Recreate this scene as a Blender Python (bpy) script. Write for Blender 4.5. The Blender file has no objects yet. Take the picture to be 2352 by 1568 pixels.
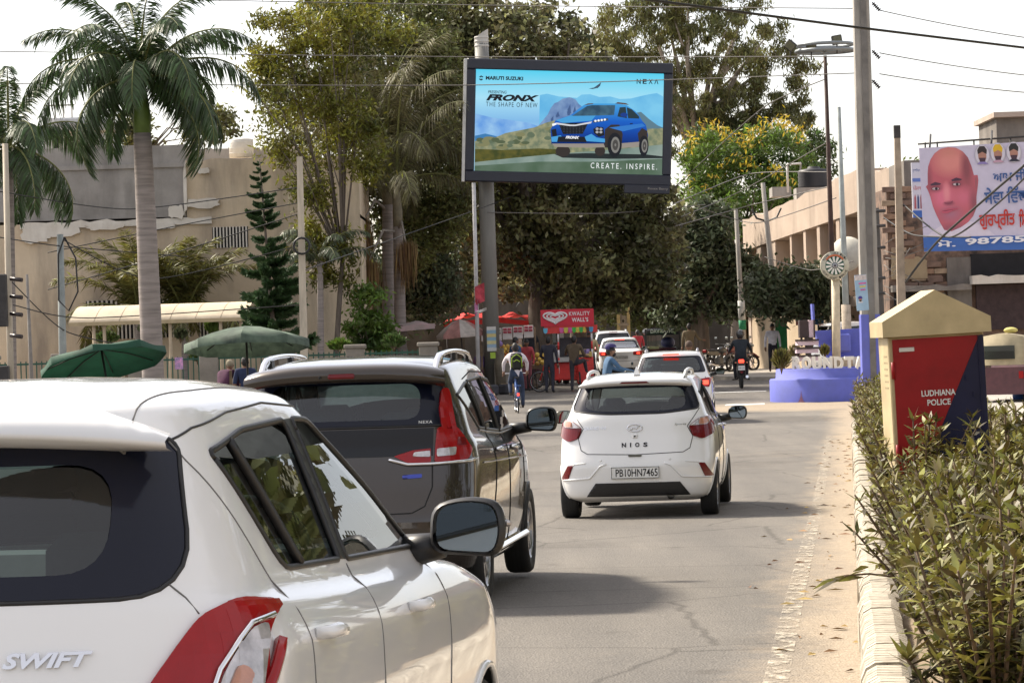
import bpy, bmesh, math, random
import numpy as np
from mathutils import Vector, Matrix
from mathutils.bvhtree import BVHTree

random.seed(7); RNG = np.random.default_rng(11)
scene = bpy.context.scene
COL = scene.collection
R = math.radians; PI = math.pi

# ------------------------------------------------------------------ camera
FPX = 7700.0                      # focal length, in pixels of a 2352 x 1568 frame
ROLL = R(1.8); PITCH = 9.0/FPX; CAMZ = 1.6
cam_d = bpy.data.cameras.new('camera'); cam = bpy.data.objects.new('camera', cam_d); COL.objects.link(cam)
cam_d.sensor_width = 36; cam_d.sensor_fit = 'HORIZONTAL'; cam_d.lens = 36*FPX/2352
cam_d.clip_start = .1; cam_d.clip_end = 3000
cam.matrix_world = Matrix.Translation((0, 0, CAMZ)) @ Matrix.Rotation(PI/2-PITCH, 4, 'X') @ Matrix.Rotation(-ROLL, 4, 'Z')
scene.camera = cam

# ------------------------------------------------------------------ sky and sun
SUN = Vector((-.66, .50, .80)).normalized()
world = bpy.data.worlds.new('World'); scene.world = world; world.use_nodes = True
wn = world.node_tree.nodes; wl = world.node_tree.links
bg = wn['Background']; bg.inputs['Strength'].default_value = .122
sky = wn.new('ShaderNodeTexSky'); sky.sky_type = 'NISHITA'; sky.sun_disc = False
sky.sun_elevation = math.asin(SUN.z); sky.sun_rotation = math.atan2(SUN.x, SUN.y)
sky.altitude = 200; sky.air_density = .7; sky.dust_density = 3.0; sky.ozone_density = .8
veil = wn.new('ShaderNodeMixRGB'); veil.inputs['Fac'].default_value = .35; veil.inputs['Color2'].default_value = (7.3, 6.6, 5.6, 1)   # thin even dust haze
wl.new(sky.outputs[0], veil.inputs['Color1']); wl.new(veil.outputs[0], bg.inputs[0])
sun_d = bpy.data.lights.new('sun', 'SUN'); sun_d.energy = 3.5; sun_d.angle = R(6); sun_d.color = (1, .91, .77)
sun = bpy.data.objects.new('sun', sun_d); COL.objects.link(sun); sun.rotation_euler = SUN.to_track_quat('Z', 'Y').to_euler()
vs = scene.view_settings; vs.view_transform = 'Standard'; vs.look = 'None'; vs.exposure = 1.12; vs.gamma = 1; vs.use_curve_mapping = False

# ------------------------------------------------------------------ the lie of the land
_HT = [(-20, 1.58), (0, 1.58), (8, 1.59), (23, 1.74), (36, 1.95), (60, 1.98), (85, 1.92), (102, 1.71), (125, 1.6), (160, 1.5), (400, 1.4), (2500, 1.4)]
_hy = np.arange(-20, 420, 1.0); _hz = np.interp(_hy, *zip(*_HT)); _k = np.ones(9)/9
_hz[8:-8] = np.convolve(_hz, _k, 'same')[8:-8]
def gz(Y): return CAMZ - float(np.interp(Y, _hy, _hz))
def P(px, py, Y):
    u = (px-1176)/FPX; v = -(py-784)/FPX
    a = u*math.cos(ROLL)+v*math.sin(ROLL); b = -u*math.sin(ROLL)+v*math.cos(ROLL)
    return Vector((a*Y, Y, CAMZ+(b-PITCH)*Y))
def GX(px, Y, Z=None):
    if Z is None: Z = gz(Y)
    b = (Z-CAMZ)/Y+PITCH
    return ((px-1176)/FPX+b*math.sin(ROLL))/math.cos(ROLL)*Y
def G(px, Y): return Vector((GX(px, Y), Y, gz(Y)))
def S(Y): return Y/FPX                       # metres per frame pixel at a distance
HEAD = .10                                   # direction of the road
RD = Vector((math.sin(HEAD), math.cos(HEAD), 0)); RN = Vector((RD.y, -RD.x, 0))
K0 = Vector((GX(1978, 17.6), 17.6, 0))       # kerb face of the divider
def road(s, off):                            # s: distance along the road (as Y), off: metres right of the kerb face
    p = K0 + RD*((s-K0.y)/RD.y) + RN*off
    return Vector((p.x, p.y, gz(p.y)))

# ------------------------------------------------------------------ materials
MATS = {}
def lin(c):
    if isinstance(c, str): c = [int(c[i:i+2], 16)/255 for i in (0, 2, 4)]
    return tuple(x/12.92 if x <= .04045 else ((x+.055)/1.055)**2.4 for x in c)
def M(name, col, rough=.6, var=.12, scale=6., bump=0., metal=0., coat=0., spec=.5, island=0., emit=0., detail=4., col2=None, sss=None, stretch=None, trans=0.):
    if name in MATS: return MATS[name]
    m = bpy.data.materials.new(name); MATS[name] = m; m.use_nodes = True
    n = m.node_tree.nodes; l = m.node_tree.links; b = n['Principled BSDF']
    c = lin(col) if isinstance(col, str) else col
    b.inputs['Roughness'].default_value = rough; b.inputs['Metallic'].default_value = metal
    b.inputs['Coat Weight'].default_value = coat; b.inputs['Coat Roughness'].default_value = .03
    b.inputs['Specular IOR Level'].default_value = spec
    tc = n.new('ShaderNodeTexCoord'); src = tc.outputs['Object']
    if stretch:
        mp = n.new('ShaderNodeMapping'); mp.inputs['Scale'].default_value = stretch; l.new(src, mp.inputs[0]); src = mp.outputs[0]
    nz = n.new('ShaderNodeTexNoise'); nz.inputs['Scale'].default_value = scale; nz.inputs['Detail'].default_value = detail; nz.inputs['Roughness'].default_value = .62
    l.new(src, nz.inputs['Vector'])
    rp = n.new('ShaderNodeValToRGB'); l.new(nz.outputs['Fac'], rp.inputs[0])
    rp.color_ramp.elements[0].position = .3; rp.color_ramp.elements[1].position = .7
    d = c if col2 is None else (lin(col2) if isinstance(col2, str) else col2)
    rp.color_ramp.elements[0].color = (*[x*(1-var) for x in d], 1)
    rp.color_ramp.elements[1].color = (*[min(1, x*(1+var)) for x in c], 1)
    out = rp.outputs[0]
    if island:
        g = n.new('ShaderNodeNewGeometry'); hs = n.new('ShaderNodeHueSaturation')
        mr = n.new('ShaderNodeMapRange'); mr.inputs[3].default_value = 1-island; mr.inputs[4].default_value = 1+island
        l.new(g.outputs['Random Per Island'], mr.inputs[0]); l.new(mr.outputs[0], hs.inputs['Value'])
        mh = n.new('ShaderNodeMapRange'); mh.inputs[3].default_value = .5-island*.06; mh.inputs[4].default_value = .5+island*.05
        l.new(g.outputs['Random Per Island'], mh.inputs[0]); l.new(mh.outputs[0], hs.inputs['Hue'])
        l.new(out, hs.inputs['Color']); out = hs.outputs[0]
    l.new(out, b.inputs['Base Color'])
    if bump:
        bp = n.new('ShaderNodeBump'); bp.inputs['Strength'].default_value = bump; bp.inputs['Distance'].default_value = .02
        l.new(nz.outputs['Fac'], bp.inputs['Height']); l.new(bp.outputs[0], b.inputs['Normal'])
    if emit:
        b.inputs['Emission Strength'].default_value = emit; l.new(out, b.inputs['Emission Color'])
    if trans:                                # leaves let some light through
        tr = n.new('ShaderNodeBsdfTranslucent'); mx = n.new('ShaderNodeMixShader'); mx.inputs[0].default_value = trans
        l.new(out, tr.inputs[0]); l.new(b.outputs[0], mx.inputs[1]); l.new(tr.outputs[0], mx.inputs[2])
        l.new(mx.outputs[0], n['Material Output'].inputs[0])
    return m
def glass(name, tint, gloss=.04, rough=.0):
    if name in MATS: return MATS[name]
    m = bpy.data.materials.new(name); MATS[name] = m; m.use_nodes = True
    n = m.node_tree.nodes; l = m.node_tree.links; n.remove(n['Principled BSDF'])
    t = n.new('ShaderNodeBsdfTransparent'); t.inputs[0].default_value = (*tint, 1)
    g = n.new('ShaderNodeBsdfGlossy'); g.inputs['Roughness'].default_value = rough; g.inputs[0].default_value = (.95, .97, 1, 1)
    f = n.new('ShaderNodeFresnel'); f.inputs[0].default_value = 1.5
    a = n.new('ShaderNodeMath'); a.operation = 'ADD'; a.inputs[1].default_value = gloss; a.use_clamp = True; l.new(f.outputs[0], a.inputs[0])
    mx = n.new('ShaderNodeMixShader'); l.new(a.outputs[0], mx.inputs[0]); l.new(t.outputs[0], mx.inputs[1]); l.new(g.outputs[0], mx.inputs[2])
    l.new(mx.outputs[0], n['Material Output'].inputs[0])
    return m

# ------------------------------------------------------------------ mesh builder
class MB:
    def __init__(s): s.v = []; s.f = []; s.m = []; s.sm = []
    def add(s, vs, fs, mi=0, smooth=False):
        o = len(s.v); s.v += [tuple(v) for v in vs]
        for f in fs: s.f.append(tuple(i+o for i in f)); s.m.append(mi); s.sm.append(smooth)
        return s
    def box(s, c, d, rz=0, mi=0, rx=0, ry=0, bev=0):
        x, y, z = d[0]/2, d[1]/2, d[2]/2
        rot = Matrix.Rotation(rz, 3, 'Z') @ Matrix.Rotation(ry, 3, 'Y') @ Matrix.Rotation(rx, 3, 'X')
        if bev:
            b = min(bev, x*.9, y*.9, z*.9); pts = []
            for sx in (-1, 1):
                for sy in (-1, 1):
                    for sz in (-1, 1):
                        pts += [(sx*x, sy*(y-b), sz*(z-b)), (sx*(x-b), sy*y, sz*(z-b)), (sx*(x-b), sy*(y-b), sz*z)]
            bm = bmesh.new(); [bm.verts.new(p) for p in pts]
            bmesh.ops.convex_hull(bm, input=bm.verts[:]); bmesh.ops.dissolve_limit(bm, angle_limit=.01, verts=bm.verts[:], edges=bm.edges[:])
            bm.verts.index_update(); vs = [rot @ v.co + Vector(c) for v in bm.verts]; fs = [[v.index for v in f.verts] for f in bm.faces]; bm.free()
            return s.add(vs, fs, mi)
        vs = [rot @ Vector((a*x, b_*y, e*z)) + Vector(c) for a in (-1, 1) for b_ in (-1, 1) for e in (-1, 1)]
        return s.add(vs, [(0, 1, 3, 2), (4, 6, 7, 5), (0, 4, 5, 1), (2, 3, 7, 6), (0, 2, 6, 4), (1, 5, 7, 3)], mi)
    def tube(s, pts, r, n=8, mi=0, cap=True, smooth=True, flat=None):
        pts = [Vector(p) for p in pts]; k = len(pts)
        rs = list(r) if isinstance(r, (list, tuple)) else [r]*k
        vs = []; up = None
        for i, p in enumerate(pts):
            t = (pts[min(i+1, k-1)]-pts[max(i-1, 0)])
            if t.length < 1e-9: t = Vector((0, 0, 1))
            t.normalize()
            if up is None: up = t.orthogonal().normalized()
            a = (up-t*up.dot(t)); a = a.normalized() if a.length > 1e-6 else t.orthogonal().normalized(); up = a
            b = t.cross(a)
            for j in range(n):
                an = 2*PI*j/n; vs.append(p+(a*math.cos(an)+b*math.sin(an))*rs[i])
        fs = [(i*n+j, i*n+(j+1) % n, (i+1)*n+(j+1) % n, (i+1)*n+j) for i in range(k-1) for j in range(n)]
        s.add(vs, fs, mi, smooth)
        if cap: o = len(s.v)-len(vs); s.f += [tuple(o+j for j in range(n))[::-1], tuple(o+(k-1)*n+j for j in range(n))]; s.m += [mi]*2; s.sm += [False]*2
        return s
    def lathe(s, prof, c=(0, 0, 0), n=20, mi=0, axis='z', smooth=True, closed=False):
        vs = []
        for (r, z) in prof:
            for j in range(n):
                a = 2*PI*j/n; q = (r*math.cos(a), r*math.sin(a), z)
                if axis == 'x': q = (q[2], q[0], q[1])
                if axis == 'y': q = (q[0], q[2], q[1])
                vs.append((q[0]+c[0], q[1]+c[1], q[2]+c[2]))
        k = len(prof); rr = range(k if closed else k-1)
        return s.add(vs, [(i*n+j, i*n+(j+1) % n, ((i+1) % k)*n+(j+1) % n, ((i+1) % k)*n+j) for i in rr for j in range(n)], mi, smooth)
    def prism(s, poly, d0, d1, axis='z', mi=0):      # polygon in the plane across axis, extruded d0..d1
        def q(p, d): return {'z': (p[0], p[1], d), 'y': (p[0], d, p[1]), 'x': (d, p[0], p[1])}[axis]
        k = len(poly); vs = [q(p, d0) for p in poly]+[q(p, d1) for p in poly]
        return s.add(vs, [tuple(range(k))[::-1], tuple(range(k, 2*k))]+[(i, (i+1) % k, k+(i+1) % k, k+i) for i in range(k)], mi)
    def ball(s, c, r, n=10, m=7, mi=0):
        r = r if isinstance(r, (tuple, list)) else (r, r, r); vs = []
        for i in range(m+1):
            t = PI*i/m
            for j in range(n):
                a = 2*PI*j/n; vs.append((c[0]+r[0]*math.sin(t)*math.cos(a), c[1]+r[1]*math.sin(t)*math.sin(a), c[2]+r[2]*math.cos(t)))
        return s.add(vs, [(i*n+j, (i+1)*n+j, (i+1)*n+(j+1) % n, i*n+(j+1) % n) for i in range(m) for j in range(n)], mi, True)
    def sheet(s, pts, mi=0): return s.add(pts, [tuple(range(len(pts)))], mi)
    def mesh(s, name, mats):
        me = bpy.data.meshes.new(name); me.from_pydata(s.v, [], s.f)
        for m in (mats if isinstance(mats, (list, tuple)) else [mats]): me.materials.append(m)
        me.polygons.foreach_set('material_index', s.m); me.polygons.foreach_set('use_smooth', s.sm)
        bm = bmesh.new(); bm.from_mesh(me); bmesh.ops.recalc_face_normals(bm, faces=bm.faces[:]); bm.to_mesh(me); bm.free()
        me.update(); return me
    def build(s, name, mats, parent=None, **k):
        return link(name, s.mesh(name, mats), parent, **k)
def link(name, data, parent=None, loc=None, rz=0, label=None, cat=None, group=None, kind=None, mw=None):
    o = bpy.data.objects.new(name, data); COL.objects.link(o)
    if parent: o.parent = parent
    if loc is not None: o.location = loc
    if rz: o.rotation_euler = (0, 0, rz)
    if mw is not None: o.matrix_local = mw
    return tag(o, label, cat, group, kind)
def tag(o, label=None, cat=None, group=None, kind=None):
    for k_, v_ in (('label', label), ('category', cat), ('group', group), ('kind', kind)):
        if v_: o[k_] = v_
    return o
def empty(name, loc=(0, 0, 0), rz=0, **k):
    o = link(name, None, None, loc, rz, **k); o.empty_display_size = .2; return o
def copy_tree(o, parent=None):
    c = o.copy(); COL.objects.link(c)
    if parent: c.parent = parent
    for ch in o.children: copy_tree(ch, c)
    return c
def np_mesh(name, V, F, mat, smooth=False, normals=None):
    me = bpy.data.meshes.new(name); k = F.shape[1]
    me.vertices.add(len(V)); me.vertices.foreach_set('co', np.ascontiguousarray(V, dtype=np.float32).ravel())
    me.loops.add(F.size); me.loops.foreach_set('vertex_index', np.ascontiguousarray(F, dtype=np.int32).ravel())
    me.polygons.add(len(F)); me.polygons.foreach_set('loop_start', np.arange(0, F.size, k, dtype=np.int32))
    me.update(calc_edges=True)
    for m in (mat if isinstance(mat, (list, tuple)) else [mat]): me.materials.append(m)
    if smooth: me.polygons.foreach_set('use_smooth', np.ones(len(F), dtype=bool))
    return me
def text_mesh(s, w, h=None, shear=0., offset=0., extrude=0., space=1., font=None):
    cu = bpy.data.curves.new('t', 'FONT'); cu.body = s; cu.size = 1; cu.shear = shear; cu.offset = offset; cu.extrude = extrude; cu.space_character = space
    cu.resolution_u = 3; cu.align_x = 'CENTER'
    o = bpy.data.objects.new('t', cu); COL.objects.link(o)
    dg = bpy.context.evaluated_depsgraph_get(); me = bpy.data.meshes.new_from_object(o.evaluated_get(dg))
    bpy.data.objects.remove(o); bpy.data.curves.remove(cu)
    n = len(me.vertices)
    if not n: return me
    v = np.empty(n*3); me.vertices.foreach_get('co', v); v = v.reshape(-1, 3)
    lo, hi = v.min(0), v.max(0); v[:, :2] -= (lo[:2]+hi[:2])/2
    sx = w/(hi[0]-lo[0]); sy = sx if h is None else h/(hi[1]-lo[1])
    v[:, 0] *= sx; v[:, 1] *= sy
    me.vertices.foreach_set('co', v.ravel()); me.update(); return me
def put_text(name, s, mat, parent, mw, w, h=None, **k):
    me = text_mesh(s, w, h, **k); me.materials.clear(); me.materials.append(mat)
    for p in me.polygons: p.material_index = 0
    return link(name, me, parent, mw=mw)
def rnd(a, b): return random.uniform(a, b)
FACE = Matrix(((1, 0, 0, 0), (0, 0, -1, 0), (0, 1, 0, 0), (0, 0, 0, 1)))    # text in xy -> upright, facing -y
def at(x, y, z, rz=0): return Matrix.Translation((x, y, z)) @ Matrix.Rotation(rz, 4, 'Z')
def lean(o, loc):                            # a thing that leans: keep its base
    return o
# ------------------------------------------------------------------ ground, roads, divider
def asphalt():
    m = bpy.data.materials.new('asphalt'); m.use_nodes = True; n = m.node_tree.nodes; l = m.node_tree.links; b = n['Principled BSDF']
    tc = n.new('ShaderNodeTexCoord')
    def noise(scale, det=4, rough=.6, st=None):
        x = n.new('ShaderNodeTexNoise'); x.inputs['Scale'].default_value = scale; x.inputs['Detail'].default_value = det; x.inputs['Roughness'].default_value = rough
        if st:
            mp = n.new('ShaderNodeMapping'); mp.inputs['Rotation'].default_value = (0, 0, HEAD); mp.inputs['Scale'].default_value = st; l.new(tc.outputs['Object'], mp.inputs[0]); l.new(mp.outputs[0], x.inputs['Vector'])
        else: l.new(tc.outputs['Object'], x.inputs['Vector'])
        return x.outputs['Fac']
    def ramp(f, a, b_, ca=(0, 0, 0, 1), cb=(1, 1, 1, 1)):
        r = n.new('ShaderNodeValToRGB'); r.color_ramp.elements[0].position = a; r.color_ramp.elements[1].position = b_; r.color_ramp.elements[0].color = ca; r.color_ramp.elements[1].color = cb; l.new(f, r.inputs[0]); return r.outputs[0]
    def mix(f, a, b_, mode='MIX'):
        x = n.new('ShaderNodeMixRGB'); x.blend_type = mode
        for s_, v in zip(('Fac', 'Color1', 'Color2'), (f, a, b_)):
            if hasattr(v, 'default_value') or not isinstance(v, (tuple, float, int)): l.new(v, x.inputs[s_])
            else: x.inputs[s_].default_value = v
        return x.outputs[0]
    def math_(op, a, b_):
        x = n.new('ShaderNodeMath'); x.operation = op
        for i, v in enumerate((a, b_)):
            if isinstance(v, (int, float)): x.inputs[i].default_value = v
            else: l.new(v, x.inputs[i])
        return x.outputs[0]
    base = ramp(noise(55, 3, .8), .25, .75, (.105, .097, .088, 1), (.285, .265, .24, 1))
    vo = n.new('ShaderNodeTexVoronoi'); vo.inputs['Scale'].default_value = 70; l.new(tc.outputs['Object'], vo.inputs['Vector'])
    stones = ramp(vo.outputs['Distance'], .0, .32, (1.5, 1.46, 1.40, 1), (.72, .72, .72, 1))
    base = mix(.8, base, stones, 'MULTIPLY')
    streak = ramp(noise(1.0, 5, .6, (1.6, .10, 1)), .35, .72, (.80, .80, .80, 1), (1.16, 1.14, 1.10, 1))
    base = mix(.85, base, streak, 'MULTIPLY')
    base = mix(.5, base, ramp(noise(.35, 4), .3, .7, (.75, .75, .76, 1), (1.2, 1.19, 1.16, 1)), 'MULTIPLY')
    wv = n.new('ShaderNodeMixRGB'); wv.inputs[0].default_value = .12; nw = n.new('ShaderNodeTexNoise'); nw.inputs['Scale'].default_value = 2.2; nw.inputs['Detail'].default_value = 6; l.new(tc.outputs['Object'], nw.inputs['Vector']); l.new(tc.outputs['Object'], wv.inputs[1]); l.new(nw.outputs['Color'], wv.inputs[2])
    vc = n.new('ShaderNodeTexVoronoi'); vc.feature = 'DISTANCE_TO_EDGE'; vc.inputs['Scale'].default_value = .42; l.new(wv.outputs[0], vc.inputs['Vector'])
    base = mix(.7, base, ramp(vc.outputs['Distance'], .002, .010, (.45, .44, .43, 1), (1, 1, 1, 1)), 'MULTIPLY')        # cracks
    base = mix(.75, base, ramp(noise(.16, 5, .55), .56, .60, (1, 1, 1, 1), (.80, .79, .78, 1)), 'MULTIPLY')                # tar patches
    base = mix(.8, base, ramp(noise(1.7, 3, .5), .66, .76, (1, 1, 1, 1), (.62, .60, .58, 1)), 'MULTIPLY')                   # oil spots
    # sand drifted along the divider and round the planter
    d = n.new('ShaderNodeVectorMath'); d.operation = 'DOT_PRODUCT'; l.new(tc.outputs['Object'], d.inputs[0]); d.inputs[1].default_value = RN
    off = math_('SUBTRACT', d.outputs['Value'], K0.dot(RN))
    s1 = math_('ADD', off, math_('MULTIPLY', noise(1.2, 6, .7, (1, .5, 1)), 1.15))
    s1 = math_('ADD', s1, math_('MULTIPLY', noise(14, 4), .35))
    sand = ramp(s1, .12, .62)
    pc = G(1830, 84); dv = n.new('ShaderNodeVectorMath'); dv.operation = 'DISTANCE'; dv.inputs[1].default_value = (pc.x+.6, pc.y-1, pc.z); l.new(tc.outputs['Object'], dv.inputs[0])
    s2 = math_('SUBTRACT', 1.0, math_('MULTIPLY', dv.outputs['Value'], .16)); s2 = math_('ADD', s2, math_('MULTIPLY', noise(.8, 5), .8))
    sand = mix(1., sand, ramp(s2, .55, .95), 'LIGHTEN')
    sand = mix(1., sand, ramp(noise(.22, 6, .65), .60, .80, (0, 0, 0, 1), (.45, .45, .45, 1)), 'LIGHTEN')
    scol = ramp(noise(22, 5, .7), .3, .7, (.25, .20, .145, 1), (.40, .33, .245, 1))
    l.new(mix(sand, base, scol), b.inputs['Base Color'])
    b.inputs['Roughness'].default_value = .85; b.inputs['Specular IOR Level'].default_value = .35
    bp = n.new('ShaderNodeBump'); bp.inputs['Strength'].default_value = .55; bp.inputs['Distance'].default_value = .012; l.new(vo.outputs['Distance'], bp.inputs['Height']); l.new(bp.outputs[0], b.inputs['Normal'])
    return m
def worn_paint(name, col, lo=.42, hi=.56, scale=(6, 1.2, 1)):
    m = bpy.data.materials.new(name); m.use_nodes = True; n = m.node_tree.nodes; l = m.node_tree.links; b = n['Principled BSDF']
    b.inputs['Base Color'].default_value = (*col, 1); b.inputs['Roughness'].default_value = .8
    tc = n.new('ShaderNodeTexCoord'); mp = n.new('ShaderNodeMapping'); mp.inputs['Rotation'].default_value = (0, 0, HEAD); mp.inputs['Scale'].default_value = scale; l.new(tc.outputs['Object'], mp.inputs[0])
    x = n.new('ShaderNodeTexNoise'); x.inputs['Scale'].default_value = 2; x.inputs['Detail'].default_value = 8; x.inputs['Roughness'].default_value = .75; l.new(mp.outputs[0], x.inputs['Vector'])
    r = n.new('ShaderNodeValToRGB'); r.color_ramp.elements[0].position = lo; r.color_ramp.elements[1].position = hi; l.new(x.outputs['Fac'], r.inputs[0])
    t = n.new('ShaderNodeBsdfTransparent'); mx = n.new('ShaderNodeMixShader'); l.new(r.outputs[0], mx.inputs[0]); l.new(t.outputs[0], mx.inputs[1]); l.new(b.outputs[0], mx.inputs[2]); l.new(mx.outputs[0], n['Material Output'].inputs[0])
    return m
SOIL = M('dusty_soil', (.30, .23, .155), rough=.95, var=.3, scale=3, bump=.5, detail=8)
ASPH = asphalt()
def strip(name, mat, edge, dz, kind='structure', **k):     # edge: list of (Y, X0, X1)
    mb = MB(); v = []
    for (y, a, b_) in edge: v += [(a, y, gz(y)+dz), (b_, y, gz(y)+dz)]
    mb.add(v, [(2*i, 2*i+1, 2*i+3, 2*i+2) for i in range(len(edge)-1)]); return mb.build(name, mat, kind=kind, **k)
ys = list(range(-20, 60, 4))+list(range(60, 180, 3))+[190, 220, 260, 320, 420, 700, 1200, 2000]
strip('ground', SOIL, [(y, -900, 900) for y in ys], -.03)
strip('road', ASPH, [(y, -70, 70) for y in ys if y <= 114]+[(117, -30, 60), (120, -1.2, 60), (126, -.8, 20), (150, 0, 12), (175, 1.5, 14), (240, 6, 20)], 0)
# edge line and a stop line, worn
WORN = worn_paint('worn_line_paint', (.56, .50, .40), .48, .66, (6, 2.2, 1)); WORN2 = worn_paint('fresh_line_paint', (.78, .77, .73), .30, .42)
mb = MB(); v = []
for s_ in np.arange(11, 62, 1.0): v += [road(s_, -.47)+Vector((0, 0, .005)), road(s_, -.35)+Vector((0, 0, .005))]
mb.add(v, [(2*i, 2*i+1, 2*i+3, 2*i+2) for i in range(len(v)//2-1)]); mb.build('edge_line', WORN, kind='structure')
def ground_quad(name, pts, mat, dz):
    mb = MB(); mb.sheet([(p.x, p.y, gz(p.y)+dz) for p in pts]); return mb.build(name, mat, kind='structure')
ground_quad('stop_line', [G(1665, 85.4), G(1755, 85.4), G(1757, 86.3), G(1668, 86.3)], WORN2, .006)
ground_quad('stop_line', [G(1585, 96.5), G(1760, 96.5), G(1760, 97.0), G(1585, 97.0)], WORN2, .006)
# kerb of the divider: ribbed concrete stones, whitewashed
KERB = M('whitewashed_kerb', (.50, .46, .38), rough=.85, var=.3, scale=7, bump=.3, col2=(.28, .22, .15), detail=8)
def kerb_stone():
    mb = MB(); L = .50; prof = [(0, 0), (.0, .20), (.02, .245), (.06, .268), (.16, .268), (.20, .25), (.20, 0)]
    ribs = 5; w = L/ribs
    for i in range(ribs):
        y0 = -L/2+i*w
        for (ya, yb, d) in ((y0, y0+w*.16, .018), (y0+w*.16, y0+w, 0)):
            q = [(min(.19, x+d) if x < .1 else x, z-d*.6 if z > .1 else z) for x, z in prof]
            k = len(q); vs = [(x, ya, z) for x, z in q]+[(x, yb, z) for x, z in q]
            mb.add(vs, [tuple(range(k)), tuple(range(k, 2*k))[::-1]]+[(j, (j+1) % k, k+(j+1) % k, k+j) for j in range(k-1)])
    return mb.mesh('kerb_stone', KERB)
ksm = kerb_stone()
kr = empty('divider_kerb', road(14, 0), 0, label='whitewashed ribbed concrete kerb along the planted divider', cat='kerb')
for i in range(104):
    s_ = 10.5+i*.505; p = road(s_, .0)
    o = link('kerb_stone', ksm, kr, (p-kr.location)+Vector((rnd(-.012, .012), 0, rnd(-.015, .01))), -HEAD+rnd(-.02, .02)); o.rotation_euler.y = rnd(-.03, .03)
for i in range(90):
    s_ = 20+i*.505; p = road(s_, 1.95)
    o = link('kerb_stone', ksm, kr, (p-kr.location)+Vector((0, 0, rnd(-.015, .01))), -HEAD+PI)
mb = MB(); v = []
for s_ in np.arange(8, 66, 1.): v += [road(s_, .12)+Vector((0, 0, .19)), road(s_, 1.9)+Vector((0, 0, .19))]
mb.add(v, [(2*i, 2*i+1, 2*i+3, 2*i+2) for i in range(len(v)//2-1)]); mb.build('divider_soil', SOIL, kind='structure')
# leaf litter and scraps along the kerb: countless
DRY = M('dry_leaf', (.30, .19, .08), rough=.9, var=.4, scale=8, island=.5)
mb = MB()
for i in range(130):
    p = road(rnd(12, 60), -abs(random.gauss(0, .28))-.02); a = rnd(0, 6.28); L = rnd(.02, .07); w = L*rnd(.2, .4)
    d = Vector((math.cos(a), math.sin(a), 0)); e = Vector((-d.y, d.x, 0)); z = Vector((0, 0, .006))
    mb.add([p-d*L+z, p+e*w+z+Vector((0, 0, .012)), p+d*L+z, p-e*w+z], [(0, 1, 2), (0, 2, 3)])
for i in range(160):
    p = G(rnd(1000, 2000), rnd(70, 100)); L = rnd(.03, .12); a = rnd(0, 6.28); d = Vector((math.cos(a), math.sin(a), 0))*L; e = Vector((-d.y, d.x, 0))*.4; z = Vector((0, 0, .01))
    mb.add([p-d+z, p+e+z, p+d+z, p-e+z], [(0, 1, 2, 3)])
mb.build('leaf_litter', DRY, label='dry leaves and scraps scattered along the kerb and road', cat='litter', kind='stuff')
PAVE = M('pavement_concrete', (.36, .33, .29), rough=.9, var=.2, scale=3, bump=.3)
def slab(name, pts, h, mat):                                # a raised pavement
    mb = MB(); k = len(pts); lo = [(p[0], p[1], gz(p[1])-.02) for p in pts]; hi = [(p[0], p[1], gz(p[1])+h) for p in pts]
    mb.add(lo+hi, [tuple(range(k, 2*k))]+[(i, (i+1) % k, k+(i+1) % k, k+i) for i in range(k)]); return mb.build(name, mat, kind='structure')
slab('pavement', [G(1600, 117), G(1700, 111), G(1860, 108), G(2100, 108), G(2100, 150), G(1640, 150)], .13, PAVE)
slab('pavement', [G(2180, 62), G(2500, 58), G(2500, 100), G(2150, 100)], .13, PAVE)
slab('pavement', [(-60, 92), G(1000, 98), G(1120, 112), G(1240, 118), (-60, 118)], .10, SOIL)
# ------------------------------------------------------------------ cars: a lofted skin, cut and dressed
PAINT_W = M('white_paint', (.80, .80, .79), rough=.28, var=.015, scale=2, coat=1., spec=.5)
PAINT_B = M('brown_paint', (.038, .028, .021), rough=.25, var=.04, scale=3, metal=.55, coat=1.)
BLACK_PL = M('black_plastic', (.012, .012, .013), rough=.45, var=.2, scale=30)
BLACK_GLOSS = M('black_gloss', (.006, .006, .008), rough=.18, var=.05, coat=.15, spec=.3)
FRIT = M('glass_black_band', (.007, .009, .020), rough=.14, var=.05, spec=.3)
SEAM = M('panel_gap', (.02, .02, .02), rough=.9, var=0)
CHROME = M('chrome', (.75, .75, .77), rough=.08, var=.02, metal=1)
ALLOY = M('alloy_wheel', (.38, .38, .40), rough=.25, var=.05, metal=.9)
RUBBER = M('tyre_rubber', (.018, .018, .018), rough=.8, var=.25, scale=12)
RED = M('red_lens', (.30, .004, .006), rough=.18, var=.10, scale=14, coat=.25, spec=.3)
RED_D = M('dark_red_lens', (.14, .003, .005), rough=.18, var=.15, scale=14, coat=.25, spec=.3)
RED_ON = M('glowing_red_lens', (.9, .04, .02), rough=.2, var=.1, emit=2.2)
CLEAR = M('clear_lens', (.50, .47, .46), rough=.15, var=.35, scale=16, coat=.6, metal=.45)
AMBER = M('amber_lens', (.45, .20, .12), rough=.15, var=.2, scale=20, coat=1.)
PLATE = M('number_plate_white', (.72, .72, .70), rough=.45, var=.03)
INK = M('ink_black', (.01, .01, .012), rough=.5, var=0)
SEAT_M = M('seat_cloth', (.035, .036, .040), rough=.9, var=.2, scale=20)
LINING = M('cabin_lining', (.03, .03, .032), rough=.9, var=.1)
MIRR = M('mirror_glass', (.22, .25, .26), rough=.02, var=0, metal=1)
GLASS = glass('car_glass', (.50, .68, .66), .03)
GLASS_D = glass('tinted_car_glass', (.16, .22, .22), .03)
GLASS_L = glass('windscreen_glass', (.88, .95, .93), .02)
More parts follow.
